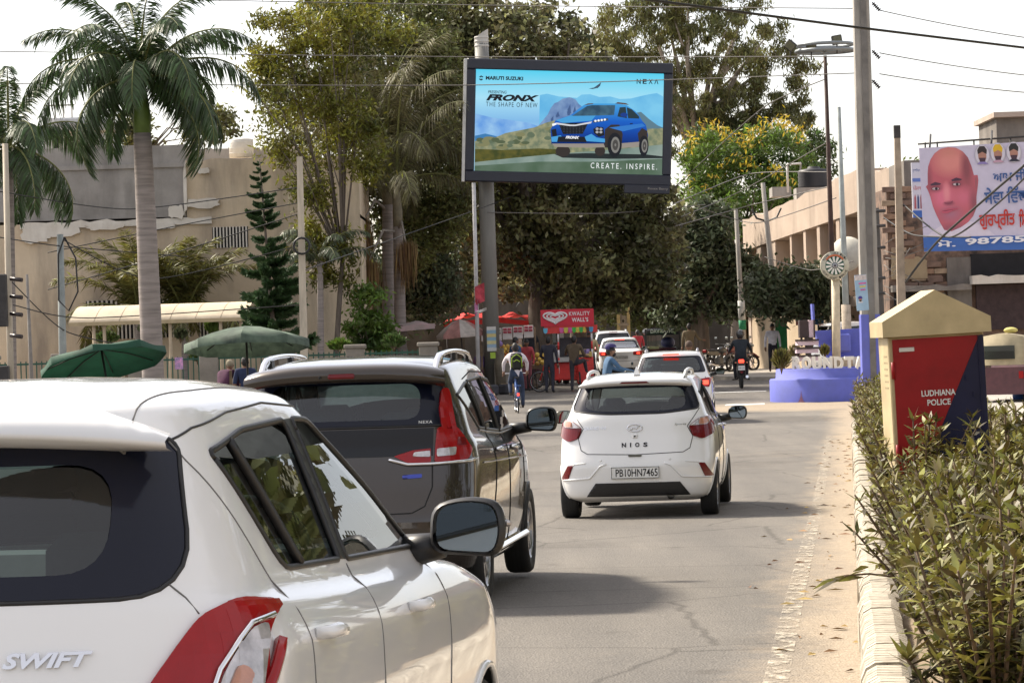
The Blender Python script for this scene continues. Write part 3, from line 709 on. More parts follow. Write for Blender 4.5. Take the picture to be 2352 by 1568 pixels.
# ---- brown people carrier
def ertiga():
    rg = [(.70, .20, 4.25, .24, .22, .24, .35, 3.6, .5, 2.6),
          (.80, .06, 4.36, .28, .25, .28, .38, 3.6, .6, 2.5),
          (.845, .00, 4.395, .45, .42, .45, .40, 3.4, .7, 2.4),
          (.862, .00, 4.39, .62, .60, .62, .40, 3.3, .8, 2.4),
          (.868, .07, 4.34, .80, .77, .74, .42, 3.2, .85, 2.4),
          (.865, .11, 4.25, .96, .92, .86, .42, 3.2, .9, 2.4),
          (.845, .13, 4.05, 1.08, 1.02, .97, .42, 3.2, .85, 2.4),
          (.805, .16, 3.55, 1.16, 1.10, 1.07, .42, 3.3, .6, 2.4),
          (.755, .21, 3.10, 1.32, 1.30, 1.28, .40, 3.4, .5, 2.6),
          (.675, .29, 2.65, 1.50, 1.53, 1.48, .38, 3.4, .45, 2.8),
          (.625, .32, 2.50, 1.575, 1.62, 1.56, .36, 3.4, .4, 2.8),
          (.46, .40, 2.35, 1.615, 1.665, 1.605, .32, 3.2, .35, 2.8),
          (.22, .48, 2.2, 1.63, 1.68, 1.62, .3, 3.2, .3, 2.8)]
    c = Car('people_carrier', 'dark brown people carrier with silver roof rails and red vertical tail lamps', (-1.125, 21.45, gz(22.5)), .110, [(q[0], q[1], q[2], q[3]*.985, q[4]*.98, q[5]*.985)+q[6:] for q in rg], PAINT_B, bow=(.035, .11), ymid=2.2, hl=2.2)
    wins = [('quarter_window', rpoly([(.50, 1.38), (1.10, 1.455), (1.22, 1.135), (.95, 1.15)], .03, 3)),
            ('rear_door_window', rpoly([(1.16, 1.46), (1.86, 1.475), (1.96, 1.10), (1.28, 1.13)], .03, 3)),
            ('front_door_window', rpoly([(1.94, 1.475), (2.42, 1.44), (3.18, 1.10), (2.03, 1.095)], [.03, .1, .03, .03], 3))]
    for sg in (1, -1):
        for n, p in wins: c.window(n, p, 'x', sg, GLASS_D, limit=.3, trim=.012)
        c.patch('door_pillar', [(1.86, 1.48), (1.94, 1.48), (2.03, 1.095), (1.955, 1.10)], 'x', sg, BLACK_GLOSS, off=.002, thick=.006)
        c.patch('door_pillar', [(1.095, 1.46), (1.165, 1.463), (1.285, 1.13), (1.215, 1.135)], 'x', sg, BLACK_GLOSS, off=.002, thick=.006)
        c.line('window_chrome', [(.92, 1.135), (1.3, 1.112), (2.0, 1.08), (3.2, 1.085)], 'x', sg, .008, BLACK_GLOSS)
    rw = rpoly([(-.66, 1.19), (.66, 1.19), (.62, 1.50), (-.62, 1.50)], [.05, .05, .06, .06], 6)
    ri = rpoly([(-.50, 1.235), (.50, 1.235), (.49, 1.465), (-.49, 1.465)], [.13, .13, .10, .10], 6)
    c.window('rear_window', rw, 'y', -1, GLASS, band=(ri, FRIT))
    c.window('windscreen', rpoly([(-.66, 1.10), (.66, 1.10), (.56, 1.49), (-.56, 1.49)], .06, 4), 'y', 1, GLASS_L)
    c.wheels((.75, 3.49), .85, .32, hub=BLACK_PL, spokes=8)
    c.patch('tailgate_garnish', [(-.66, 1.0), (.58, 1.0), (.58, 1.175), (-.66, 1.175)], 'y', -1, BLACK_GLOSS, off=.006)
    for sg in (1, -1):
        up = rpoly([(sg*.63, 1.16), (sg*.71, 1.16), (sg*.67, 1.36), (sg*.65, 1.42), (sg*.615, 1.42), (sg*.61, 1.30)], .015, 3)
        lo = rpoly([(sg*.585, .955), (sg*.785, .965), (sg*.805, 1.03), (sg*.76, 1.10), (sg*.71, 1.175), (sg*.60, 1.175)], .02, 3)
        o = c.patch('tail_lamp', [up, lo], 'y', -1, RED, off=.018, thick=.03, limit=-1.0)
        c.patch('clear_lens', rpoly([(sg*.60, .99), (sg*.71, .995), (sg*.715, 1.045), (sg*.60, 1.04)], .01, 2), 'y', -1, CLEAR, off=.024, thick=.01, parent=o)
        c.patch('dark_lens', rpoly([(sg*.72, 1.0), (sg*.78, 1.01), (sg*.76, 1.10), (sg*.66, 1.10), (sg*.66, 1.055), (sg*.72, 1.055)], .01, 2), 'y', -1, RED_D, off=.022, thick=.01, parent=o)
        i = c.patch('inner_lamp', rpoly([(sg*.33, 1.0), (sg*.42, .955), (sg*.565, .955), (sg*.565, 1.045), (sg*.45, 1.035)], .01, 3), 'y', -1, RED, off=.014, thick=.03)
        c.patch('clear_lens', rpoly([(sg*.45, .995), (sg*.56, .99), (sg*.56, 1.03), (sg*.46, 1.022)], .008, 2), 'y', -1, CLEAR, off=.02, thick=.01, parent=i)
        c.line('chrome_strip', [(sg*.30, .98), (sg*.42, .945), (sg*.58, .945), (sg*.80, .955), (sg*.86, .985)], 'y', -1, .012, CHROME, off=.012, limit=-1.0)
        for (a, z) in ((1.35, .99), (2.25, .975)):
            p0 = c.hit('x', sg, a, z); p1 = c.hit('x', sg, a+.2, z); mb = MB()
            mb.tube([p0, p0+Vector((sg*.03, .02, 0)), p1+Vector((sg*.03, -.02, 0)), p1], [.014, .018, .018, .014], n=8); mb.build('door_handle', CHROME, c.root)
        c.line('door_seam', [(2.03, 1.09), (2.01, .8), (2.02, .34)], 'x', sg, .005, SEAM)
        c.line('door_seam', [(1.22, 1.13), (1.28, .9), (1.20, .72), (1.12, .6)], 'x', sg, .005, SEAM)
        c.line('door_seam', [(3.08, 1.05), (3.05, .8), (3.06, .34)], 'x', sg, .005, SEAM)
        c.line('door_seam', [(1.0, 1.475), (1.5, 1.52), (2.3, 1.505)], 'x', sg, .005, SEAM)
        c.line('body_crease', [(.6, .93), (1.4, .915), (2.4, .895), (3.4, .87)], 'x', sg, .006, PAINT_B, off=.003)
        c.line('tailgate_seam', [(sg*.575, .95), (sg*.575, .80), (sg*.53, .68), (sg*.45, .64), (0, .63)], 'y', -1, .005, SEAM)
        mb = MB(); mb.box((sg*.84, 2.1, .33), (.10, 1.75, .05), bev=.02); mb.build('side_step', CHROME, c.root)
        # roof rails
        pts = []
        for t in np.linspace(0, 1, 17):
            y = .42+t*1.95; p = c.hit('z', 1, sg*.575, y); lift = .058*min(1, math.sin(PI*min(1, max(0, t)))*2.4)
            pts.append(p+Vector((0, 0, lift)))
        mb = MB(); vs = []
        for p in pts:
            for (dx, dz) in ((-.022, -.012), (-.018, .014), (.018, .014), (.024, -.012)): vs.append(p+Vector((dx, 0, dz)))
        k = len(pts); mb.add(vs, [(a*4+b, a*4+(b+1) % 4, (a+1)*4+(b+1) % 4, (a+1)*4+b) for a in range(k-1) for b in range(4)], 0, True)
        rr = mb.build('roof_rail', CHROME, c.root)
        for y in (.74, 1.5, 2.24):
            ft = MB(); p = c.hit('z', 1, sg*.565, y); ft.box(p+Vector((0, 0, .02)), (.035, .12, .06), bev=.01); ft.build('rail_foot', BLACK_PL, rr)
        c.patch('reflector', [(sg*.60, .36), (sg*.78, .36), (sg*.78, .40), (sg*.60, .40)], 'y', -1, RED_D, off=.006)
    # spoiler over the rear glass
    mb = MB(); top = []
    for i in range(25):
        x = -.66+1.32*i/24; e = abs(x)/.66; p = c.hit('z', 1, x*.90, .46, .006)
        ly = .15+.10*e**4; lz = 1.545-.05*e**3
        top.append([p, Vector((x*.98, .30+.03*e**3, (p.z+lz+.02)/2+.012)), Vector((x, ly, lz+.012)), Vector((x*.995, ly+.022, lz-.058)), Vector((x*.97, .27+.03*e**3, 1.48-.03*e**3))])
    mb.add([v for t in top for v in t], [(i*5+j, (i+1)*5+j, (i+1)*5+j+1, i*5+j+1) for i in range(24) for j in range(4)], 0, True)
    sp = mb.build('roof_spoiler', PAINT_B, c.root)
    mb = MB(); mb.box((0, .155, 1.525), (.175, .02, .036), bev=.009, rx=-.25); mb.build('brake_lamp', RED_D, sp)
    mb = MB(); mb.ball((-.14, .157, 1.520), .010); mb.build('washer_nozzle', BLACK_PL, sp)
    c.text('window_sticker', 'NEXA', 'y', -1, .53, 1.215, .085, .018, PLATE, off=.0, offset=.01, space=1.2)
    o = c.patch('variant_badge', rpoly([(.385, .855), (.51, .86), (.51, .885), (.385, .88)], .008, 2), 'y', -1, M('badge_blue', (.06, .08, .35), rough=.2, metal=.6, var=.05), off=.006)
    c.patch('rear_bumper', [(-.80, .28), (.80, .28), (.86, .60), (-.86, .60)], 'y', -1, PAINT_B, off=.02, thick=.02)
    c.patch('bumper_insert', rpoly([(-.6, .26), (.6, .26), (.62, .42), (-.62, .42)], .05), 'y', -1, BLACK_PL, off=.03, thick=.02)
    c.mirror(1.0, 2.98, 1.145, w=.24, h=.19, d=.15, cap=PAINT_B)
    c.cabin([(-.38, 2.25, .55, .56), (.38, 2.25, .55, .56), (-.36, 1.35, .58, .52), (.36, 1.35, .58, .52), (-.30, .70, .62, .46), (.30, .70, .62, .46)], dash=(3.05, 1.10, .68))
    line_interior(c, .35, 1.08); c.finish(); return c
# ---- white hatchback with the number plate
def nios():
    rg = [(.66, .22, 3.62, .18, .18, .2, .35, 3.6, .5, 2.6),
          (.76, .06, 3.74, .24, .22, .24, .38, 3.4, .6, 2.5),
          (.815, .015, 3.80, .36, .36, .40, .42, 3.1, .7, 2.4),
          (.838, .00, 3.80, .56, .56, .58, .44, 3.0, .75, 2.4),
          (.838, .04, 3.76, .70, .70, .70, .44, 2.9, .8, 2.4),
          (.825, .10, 3.68, .88, .86, .80, .44, 2.9, .85, 2.4),
          (.795, .13, 3.45, 1.02, .96, .90, .44, 3.0, .8, 2.4),
          (.755, .16, 3.02, 1.09, 1.03, .99, .44, 3.1, .55, 2.4),
          (.69, .27, 2.55, 1.25, 1.23, 1.22, .42, 3.2, .45, 2.6),
          (.615, .36, 2.15, 1.385, 1.415, 1.38, .40, 3.2, .4, 2.8),
          (.565, .38, 2.02, 1.445, 1.475, 1.44, .38, 3.2, .38, 2.8),
          (.41, .46, 1.9, 1.472, 1.508, 1.475, .34, 3.0, .35, 2.8),
          (.20, .54, 1.8, 1.485, 1.52, 1.487, .3, 3.0, .3, 2.8)]
    c = Car('hatchback_car', 'white hatchback in the middle of the lane with number plate PB10HN7465', (1.24, 34.9, gz(36)), .115, rg, PAINT_W, bow=(.05, .11), ymid=1.85, hl=1.9)
    wins = [('rear_door_window', rpoly([(.62, 1.30), (1.45, 1.405), (1.55, 1.03), (.95, 1.08)], .03, 3)),
            ('front_door_window', rpoly([(1.55, 1.405), (2.0, 1.375), (2.70, 1.03), (1.64, 1.025)], [.03, .1, .03, .03], 3))]
    for sg in (1, -1):
        for n, p in wins: c.window(n, p, 'x', sg, GLASS_D, limit=.3, trim=.012)
        c.patch('door_pillar', [(1.45, 1.41), (1.55, 1.41), (1.645, 1.025), (1.55, 1.03)], 'x', sg, BLACK_GLOSS, off=.002, thick=.006)
    rw = rpoly([(-.675, 1.135), (-.3, 1.095), (.3, 1.095), (.675, 1.135), (.58, 1.395), (-.58, 1.395)], [.06, .1, .1, .06, .05, .05], 5)
    ri = rpoly([(-.545, 1.155), (-.3, 1.125), (.3, 1.125), (.545, 1.155), (.50, 1.365), (-.50, 1.365)], [.10, .1, .1, .10, .12, .12], 5)
    c.window('rear_window', rw, 'y', -1, glass('rear_glass_clear', (.86, .97, .93), .03), band=(ri, FRIT))
    c.window('windscreen', rpoly([(-.63, 1.04), (.63, 1.04), (.50, 1.38), (-.50, 1.38)], .06, 4), 'y', 1, GLASS_L)
    c.wheels((.62, 3.07), .825, .285, w=.18)
    for sg in (1, -1):
        lp = rpoly([(sg*.60, .85), (sg*.70, .815), (sg*.80, .87), (sg*.815, .97), (sg*.775, 1.045), (sg*.66, 1.035), (sg*.555, .955)], .025, 3)
        o = c.patch('tail_lamp', lp, 'y', -1, RED_D, off=.016, thick=.03, limit=-1.0)
        c.patch('clear_lens', rpoly([(sg*.56, .955), (sg*.735, .965), (sg*.755, 1.005), (sg*.73, 1.035), (sg*.66, 1.030)], .015, 3), 'y', -1, CLEAR, off=.022, thick=.01, parent=o)
        c.patch('indicator_lens', rpoly([(sg*.65, .965), (sg*.73, .97), (sg*.745, 1.0), (sg*.725, 1.03), (sg*.66, 1.02)], .012, 3), 'y', -1, AMBER, off=.026, thick=.008, parent=o)
        c.patch('red_lens', rpoly([(sg*.745, .955), (sg*.805, .95), (sg*.812, .98), (sg*.775, 1.04), (sg*.745, 1.04), (sg*.765, 1.0)], .008, 3), 'y', -1, RED, off=.021, thick=.01, parent=o, limit=-1)
        c.patch('reflector', rpoly([(sg*.655, .575), (sg*.715, .57), (sg*.80, .43), (sg*.715, .43)], .006, 2), 'y', -1, RED_D, off=.007)
        c.line('bumper_crease', [(sg*.52, .595), (sg*.64, .585), (sg*.66, .57)], 'y', -1, .006, PAINT_W, off=.004)
        c.line('bumper_crease', [(sg*.30, .585), (sg*.37, .56), (sg*.48, .44), (sg*.60, .43), (sg*.79, .42)], 'y', -1, .010, PAINT_W, off=.004)
        c.line('tailgate_seam', [(sg*.665, 1.135), (sg*.62, 1.06), (sg*.545, .955), (sg*.60, .85), (sg*.57, .73), (sg*.50, .69), (0, .675)], 'y', -1, .005, SEAM, off=-.001)
        c.line('door_seam', [(1.645, 1.02), (1.63, .8), (1.64, .32)], 'x', sg, .005, SEAM)
        c.line('door_seam', [(.62, 1.31), (.95, 1.06), (1.02, .85), (.98, .62), (1.05, .32)], 'x', sg, .005, SEAM)
        c.line('roof_seam', [(sg*.50, .42), (sg*.515, .9), (sg*.515, 1.4), (sg*.50, 1.9)], 'z', 1, .006, SEAM)
        for (a, z) in ((1.18, .93), (2.05, .91)):
            p0 = c.hit('x', sg, a, z); p1 = c.hit('x', sg, a+.19, z); mb = MB()
            mb.tube([p0, p0+Vector((sg*.03, .02, 0)), p1+Vector((sg*.03, -.02, 0)), p1], [.014, .018, .018, .014], n=8); mb.build('door_handle', CHROME, c.root)
        pts = []
        for t in np.linspace(0, 1, 13):
            y = .55+t*1.35; p = c.hit('z', 1, sg*.515, y); pts.append(p+Vector((0, 0, .05*min(1, math.sin(PI*t)*3.5))))
        mb = MB(); mb.tube(pts, .019, n=6); mb.build('roof_rail', M('rail_silver', (.55, .55, .53), rough=.35, metal=.5), c.root)
    mb = MB(); top = []
    for i in range(25):
        x = -.60+1.20*i/24; e = abs(x)/.60; p = c.hit('z', 1, x*.92, .48, .006)
        ly = .22+.12*e**3.5; lz = 1.432-.03*e**3
        top.append([p, Vector((x*.98, .36+.04*e**3, (p.z+lz+.02)/2+.01)), Vector((x, ly, lz)), Vector((x, ly+.012, lz-.018)), Vector((x*.97, .36+.03*e**3, 1.388-.02*e**2))])
    mb.add([v for t in top for v in t], [(i*5+j, (i+1)*5+j, (i+1)*5+j+1, i*5+j+1) for i in range(24) for j in range(4)], 0, True)
    sp = mb.build('roof_spoiler', PAINT_W, c.root)
    mb = MB(); mb.add([(-.16, .232, 1.412), (.16, .232, 1.412), (.13, .218, 1.432), (-.13, .218, 1.432), (-.16, .262, 1.412), (.16, .262, 1.412), (.13, .25, 1.432), (-.13, .25, 1.432)], [(0, 1, 2, 3), (0, 4, 5, 1), (1, 5, 6, 2), (3, 2, 6, 7), (0, 3, 7, 4)]); mb.build('brake_lamp', RED_D, sp)
    mb = MB(); p = c.hit('z', 1, 0, .66); mb.add([p+Vector(q) for q in ((-.035, -.09, 0), (.035, -.09, 0), (.03, .09, 0), (-.03, .09, 0), (-.006, -.05, .09), (.006, -.05, .09))], [(0, 1, 5, 4), (1, 2, 5), (2, 3, 4, 5), (3, 0, 4)]); mb.build('roof_aerial', PAINT_W, c.root)
    # emblem, badges
    e = MB(); ring = [(.078*math.cos(a), .95+.038*math.sin(a)) for a in np.linspace(0, 2*PI, 25)]
    c.line('emblem', ring, 'y', -1, .007, CHROME, off=.006, step=.05); c.line('emblem', [(-.045, .925), (-.02, .957), (.02, .943), (.045, .975)], 'y', -1, .008, CHROME, off=.006)
    for i, (ch, x) in enumerate(zip('NIOS', (-.115, -.045, .025, .11))):
        c.text('badge_letter', ch, 'y', -1, x, .775, .045 if ch != 'I' else .012, .045, BLACK_GLOSS, extrude=.003, offset=.03)
    c.text('badge', 'GRAND i10', 'y', -1, -.42, .955, .235, .032, CHROME, extrude=.002, shear=.2)
    c.text('badge', 'Sportz', 'y', -1, .475, .975, .125, .025, CHROME, extrude=.002, shear=.2)
    mb = MB(); p = c.hit('y', -1, 0, .865); mb.box(p, (.06, .03, .05), bev=.01); mb.build('camera_housing', PAINT_W, c.root); mb = MB(); mb.ball(p+Vector((0, -.016, 0)), .010); mb.build('camera_lens', INK, c.root)
    mb = MB(); p = c.hit('y', -1, 0, .665); mb.box(p+Vector((0, -.002, 0)), (.14, .03, .022), bev=.006); mb.build('latch_recess', M('latch_grey', (.12, .12, .10), rough=.6), c.root)
    for x in (-.36, .36):
        mb = MB(); p = c.hit('y', -1, x, .62); mb.lathe([(0, 0), (.012, 0), (.012, .01)], c=p+Vector((0, -.004, 0)), n=12, axis='y'); mb.build('parking_sensor', PAINT_W, c.root)
    c.patch('bumper_diffuser', [(-.52, .25), (.56, .25), (.46, .385), (-.42, .385)], 'y', -1, BLACK_PL, off=.012, thick=.03)
    c.patch('bumper_diffuser', [(-.80, .19), (.80, .19), (.80, .245), (-.80, .245)], 'y', -1, BLACK_PL, off=-.01, thick=.03)
    mb = MB(); mb.tube([(.36, .02, .235), (.36, .35, .26)], .035, n=12, cap=False); mb.build('exhaust_pipe', M('exhaust_metal', (.10, .09, .08), rough=.5, metal=.8), c.root)
    mb = MB(); mb.tube([(-.70, .62, .27), (.70, .62, .27)], .045, n=10); mb.box((0, 1.4, .24), (1.1, 2.2, .08)); mb.build('underbody', BLACK_PL, c.root)
    c.plate('PB10HN7465', .490, w=.51, h=.13)
    c.mirror(.965, 2.42, 1.03, w=.22, h=.155, d=.14, cap=BLACK_GLOSS)
    c.cabin([(-.36, 2.0, .52, .52), (.36, 2.0, .52, .52), (-.33, .95, .50, .48), (.33, .95, .50, .48)], dash=(2.62, 1.02, .62))
    line_interior(c, .3, 1.0); c.finish(); return c
swift(); ertiga(); nios()
# ------------------------------------------------------------------ foliage tools
def blades(base, d, L, W, droop=0., up=None):
    N = len(base); d = d/np.linalg.norm(d, axis=1, keepdims=True)
    if up is None: up = RNG.normal(size=(N, 3))
    s = np.cross(d, up); s /= np.linalg.norm(s, axis=1, keepdims=True)+1e-9
    L = np.broadcast_to(L, (N,))[:, None]; W = np.broadcast_to(W, (N,))[:, None]; dr = np.broadcast_to(droop, (N,))[:, None]
    z = np.array([[0, 0, -1.]])
    mid = base+d*L*.45+z*dr*L*.16; tip = base+d*L*(1-.2*dr)+z*dr*L*.62
    V = np.stack([base-s*W*.12, base+s*W*.12, mid+s*W*.5, mid-s*W*.5, tip+s*W*.03, tip-s*W*.03], 1).reshape(-1, 3)
    i = np.arange(N)[:, None]*6
    F = np.concatenate([i+np.array([[0, 1, 2, 3]]), i+np.array([[3, 2, 4, 5]])], 0)
    return V, F
def cards(c, L, W, up_bias=0., nrm=None):                  # leaf quads: pointed diamonds slightly folded
    N = len(c); d = RNG.normal(size=(N, 3)); d[:, 2] -= up_bias; d /= np.linalg.norm(d, axis=1, keepdims=True)
    s = np.cross(d, RNG.normal(size=(N, 3))); s /= np.linalg.norm(s, axis=1, keepdims=True)
    L = np.broadcast_to(L, (N,))[:, None]; W = np.broadcast_to(W, (N,))[:, None]
    V = np.stack([c-d*L*.5, c+s*W*.5, c+d*L*.5, c-s*W*.5], 1).reshape(-1, 3)
    return V, np.arange(N*4).reshape(-1, 4)
def merge(parts):
    Vs, Fs, o = [], [], 0
    for V, F in parts: Vs.append(V); Fs.append(F+o); o += len(V)
    return np.concatenate(Vs), np.concatenate(Fs)
def sph(N):
    d = RNG.normal(size=(N, 3)); return d/np.linalg.norm(d, axis=1, keepdims=True)

# ------------------------------------------------------------------ oleander hedge on the divider
OLE = M('oleander_leaf', (.180, .152, .034), rough=.55, var=.45, scale=3, island=.7, col2=(.050, .058, .015), trans=.2)
OLE2 = M('oleander_leaf_pale', (.21, .165, .062), rough=.6, var=.4, scale=3, island=.65, col2=(.095, .085, .028), trans=.2)
OSTEM = M('oleander_stem', (.13, .085, .05), rough=.85, var=.3, scale=12, bump=.3)
def shrub_mesh(seed, h, spread, nst, lf, whorls, pale):
    rg = np.random.default_rng(seed); rr = random.Random(seed); st = MB(); parts = []
    for i in range(nst):
        a = rr.uniform(0, 2*PI); r0 = rr.uniform(0, .10); lean_ = rr.uniform(.05, 1)*spread; hh = h*rr.uniform(.55, 1.05)
        p0 = Vector((r0*math.cos(a), r0*math.sin(a), 0)); p2 = Vector((lean_*math.cos(a), lean_*math.sin(a), hh)); p1 = (p0+p2)/2+Vector((0, 0, hh*.10))
        pts = [p0.lerp(p1, t/3) for t in range(3)]+[p1.lerp(p2, t/4) for t in range(5)]
        st.tube(pts, [.013-.0012*k for k in range(8)], n=5)
        for k in range(whorls):
            t = .22+.78*(k+rr.random()*.5)/whorls; t = min(1, t); q = p0*(1-t)**2+p1*2*t*(1-t)+p2*t*t
            n = 4 if k < whorls-1 else 7
            an = rg.uniform(0, 2*PI)+np.arange(n)*2*PI/n+rg.normal(0, .25, n); el = rg.uniform(.15, .75, n)+(.45 if k == whorls-1 else 0)
            d = np.stack([np.cos(an)*np.cos(el), np.sin(an)*np.cos(el), np.sin(el)], 1)
            parts.append(blades(np.tile(np.array(q), (n, 1)), d, rg.uniform(.65, 1.1, n)*lf, rg.uniform(.15, .24, n)*lf, rg.uniform(.0, 1.0, n), up=np.tile([[0, 0, 1.]], (n, 1))+rg.normal(0, .3, (n, 3))))
    V, F = merge(parts)
    return st.mesh('stem', OSTEM), np_mesh('foliage', V, F, OLE2 if pale else OLE)
SHR = [shrub_mesh(50+i, h, sp, n, lf, wh, pl) for i, (h, sp, n, lf, wh, pl) in enumerate([(.84, .46, 40, .125, 12, 0), (.76, .44, 38, .115, 12, 1), (.82, .48, 42, .12, 12, 0), (.64, .42, 36, .11, 11, 1), (.98, .30, 14, .15, 10, 0)])]
def shrub(s_, off, k, sc, rz, label, zs=1.):
    p = road(s_, off)+Vector((0, 0, .18))
    e = empty('oleander_bush', p, rz, label=label, cat='bush', group='oleander bushes on the divider'); e.scale = (sc, sc, sc*zs)
    link('stem', SHR[k][0], e); f = link('foliage', SHR[k][1], e, kind='stuff')
row = [10.6, 11.1, 11.6, 12.1, 12.6, 13.2, 13.9, 14.7, 15.5, 16.3, 17.1, 18.0, 18.9, 19.8, 20.8, 21.8]
for i, s_ in enumerate(row):
    for j, off in enumerate((.45, .88, 1.34)):
        if off > 1 and s_ < 11.5: continue
        shrub(s_+rnd(-.15, .15)+j*.25, off+rnd(-.06, .06), (i*2+j) % 4, rnd(.80, .98)*(.88 if s_ > 17.5 else 1), rnd(0, 6), 'long-leaved oleander bush in the '+('kerb-side row', 'middle row', 'row farthest from the kerb')[j]+' of the near hedge')
for i, s_ in enumerate(row): shrub(s_+.35, .66+rnd(-.06, .06), (i+1) % 3, rnd(.86, 1.02)*(.88 if s_ > 17.5 else 1), rnd(0, 6), 'long-leaved oleander bush squeezed between the kerb-side and middle rows of the near hedge')
for i, s_ in enumerate([17.6, 18.6, 19.4, 20.5, 21.6]): shrub(s_, .9+.12*(i % 3), 4, rnd(.95, 1.1), i*1.3, 'tall leafy oleander shoots rising before the police box')
for i, s_ in enumerate(np.arange(23.4, 63, 1.05)):
    for j, off in enumerate((.48, 1.2)):
        if 24.0 < s_ < 25.6 and j: continue
        shrub(s_+rnd(-.2, .2), off+rnd(-.08, .08), (i+j*2) % 4, rnd(.95, 1.12), rnd(0, 6), 'oleander bush in the '+('kerb-side row', 'row away from the kerb')[j]+' of the hedge beyond the police box')
# cut woody stems among the near bushes
CUT = M('cut_stem', (.20, .14, .09), rough=.9, var=.35, scale=20, bump=.4)
st0 = MB(); st0.tube([(0, 0, 0), (.012, .01, .14), (.0, .02, .30)], [.022, .02, .018], n=7); stm = st0.mesh('pruned_stem', CUT)
for i in range(26):
    p = road(rnd(13.6, 17.5), rnd(.75, 1.5))+Vector((0, 0, .2)); o = link('pruned_stem', stm, None, p, rnd(0, 6), label='thick pruned woody stem standing up among the near bushes', cat='stem', group='pruned stems in the near hedge')
    o.scale = (1, 1, rnd(1.0, 2.0)); o.rotation_euler = (rnd(-.25, .25), rnd(-.25, .25), rnd(0, 6))
# a fallen branch over the kerb
V, F = blades(np.tile([[0, 0, .03]], (9, 1))+RNG.normal(0, .03, (9, 3))+np.linspace(0, .16, 9)[:, None]*np.array([[-1, -.6, .0]]), np.stack([-np.ones(9), RNG.normal(-.5, .5, 9), RNG.normal(.0, .25, 9)], 1), .16, .03, .3)
e = empty('fallen_twig', road(19.0, .06)+Vector((0, 0, .27)), label='leafy twig hanging over the kerb top toward the road', cat='twig')
link('foliage', np_mesh('foliage', V, F, OLE), e); MB().tube([(.15, .1, 0), (0, 0, .03), (-.15, -.1, .03)], .006, n=5).build('stem', OSTEM, e)

# ------------------------------------------------------------------ police box
def police_box():
    Y = 24.2; c = G(2168, Y); rz = .04
    e = empty('police_box', c+Vector((0, 0, .02)), rz, label='red and navy metal police box with a cream gabled roof in the hedge', cat='police box')
    e.rotation_euler = (0, R(-1.6), rz)
    CR = M('cream_enamel', (.50, .40, .22), rough=.5, var=.12, scale=3, col2=(.42, .33, .18)); REDP = M('red_enamel', (.27, .007, .009), rough=.4, var=.25, scale=3, spec=.3)
    NAVY = M('navy_enamel', (.010, .011, .040), rough=.45, var=.25, scale=3, spec=.3); WH = M('white_lettering', (.75, .74, .70), rough=.6, var=.1, scale=40)
    w, d, h = .69, .46, 1.72; z0 = -.05
    mb = MB(); mb.box((0, 0, z0+h/2), (w, d, h), bev=.008); mb.build('cabinet', CR, e)
    dz0, dz1 = z0+.04, z0+h-.02; x0, x1 = -w/2+.03, w/2-.004; f = -d/2-.012
    mb = MB(); mb.prism([(x0, dz1-1.30), (x1-.03, dz1), (x0, dz1)], f, f+.016, 'y'); dr = mb.build('red_door', REDP, e)
    mb = MB(); mb.prism([(x0, dz0), (x1, dz0), (x1, dz1), (x1-.028, dz1), (x0, dz1-1.302)], f+.001, f+.016, 'y'); mb.build('navy_panel', NAVY, e)
    mb = MB(); mb.box((x1-.04, f-.003, (dz0+dz1)/2), (.006, .008, dz1-dz0)); mb.build('door_edge', NAVY, e)
    for z in (dz1-.22, dz0+.85, dz0+.2):
        mb = MB(); mb.tube([(x0-.004, f-.004, z-.06), (x0-.004, f-.004, z+.06)], .014, n=8); mb.build('hinge', REDP, e)
    put_text('lettering', 'LUDHIANA', WH, e, at(-.005, f-.004, dz1-.395) @ FACE, .245, .044, offset=.02)
    put_text('lettering', 'POLICE', WH, e, at(-.005, f-.004, dz1-.462) @ FACE, .168, .044, offset=.02)
    mb = MB(); mb.box((x0+.10, f-.004, dz1-.075), (.11, .006, .032), bev=.003); mb.build('maker_plate', M('zinc_plate', (.55, .54, .52), rough=.35, metal=.7, var=.1), e)
    for k in range(2):
        mb = MB(); mb.box((.20+k*.05, f-.006, dz1-.30-k*.12), (.012, .012, .035)); mb.build('latch', NAVY, e)
    # ventilation holes on the side
    HOLE = M('vent_hole', (.02, .02, .02), rough=.9, var=0)
    for zz in (dz1-.12, dz0+.12):
        for i in range(6):
            for j in range(3):
                mb = MB(); mb.lathe([(0, 0), (.008, 0)], c=(-w/2-.0015, -.14+j*.06, zz-i*.045), n=8, axis='x'); mb.build('vent_hole', HOLE, e)
    # gabled roof
    W2, D2 = w/2+.045, d/2+.08; zr = z0+h; lip = .11; rise = .21
    mb = MB(); prof = [(-W2, zr), (W2, zr), (W2, zr+lip), (0, zr+lip+rise), (-W2, zr+lip)]
    mb.prism(prof, -D2, D2, 'y'); mb.build('gable_roof', CR, e)
    mb = MB(); mb.box((0, 0, z0-.12), (w*.9, d*.9, .3)); mb.build('plinth', M('plinth_concrete', (.3, .28, .25), rough=.9, var=.2), e)
    return e
police_box()
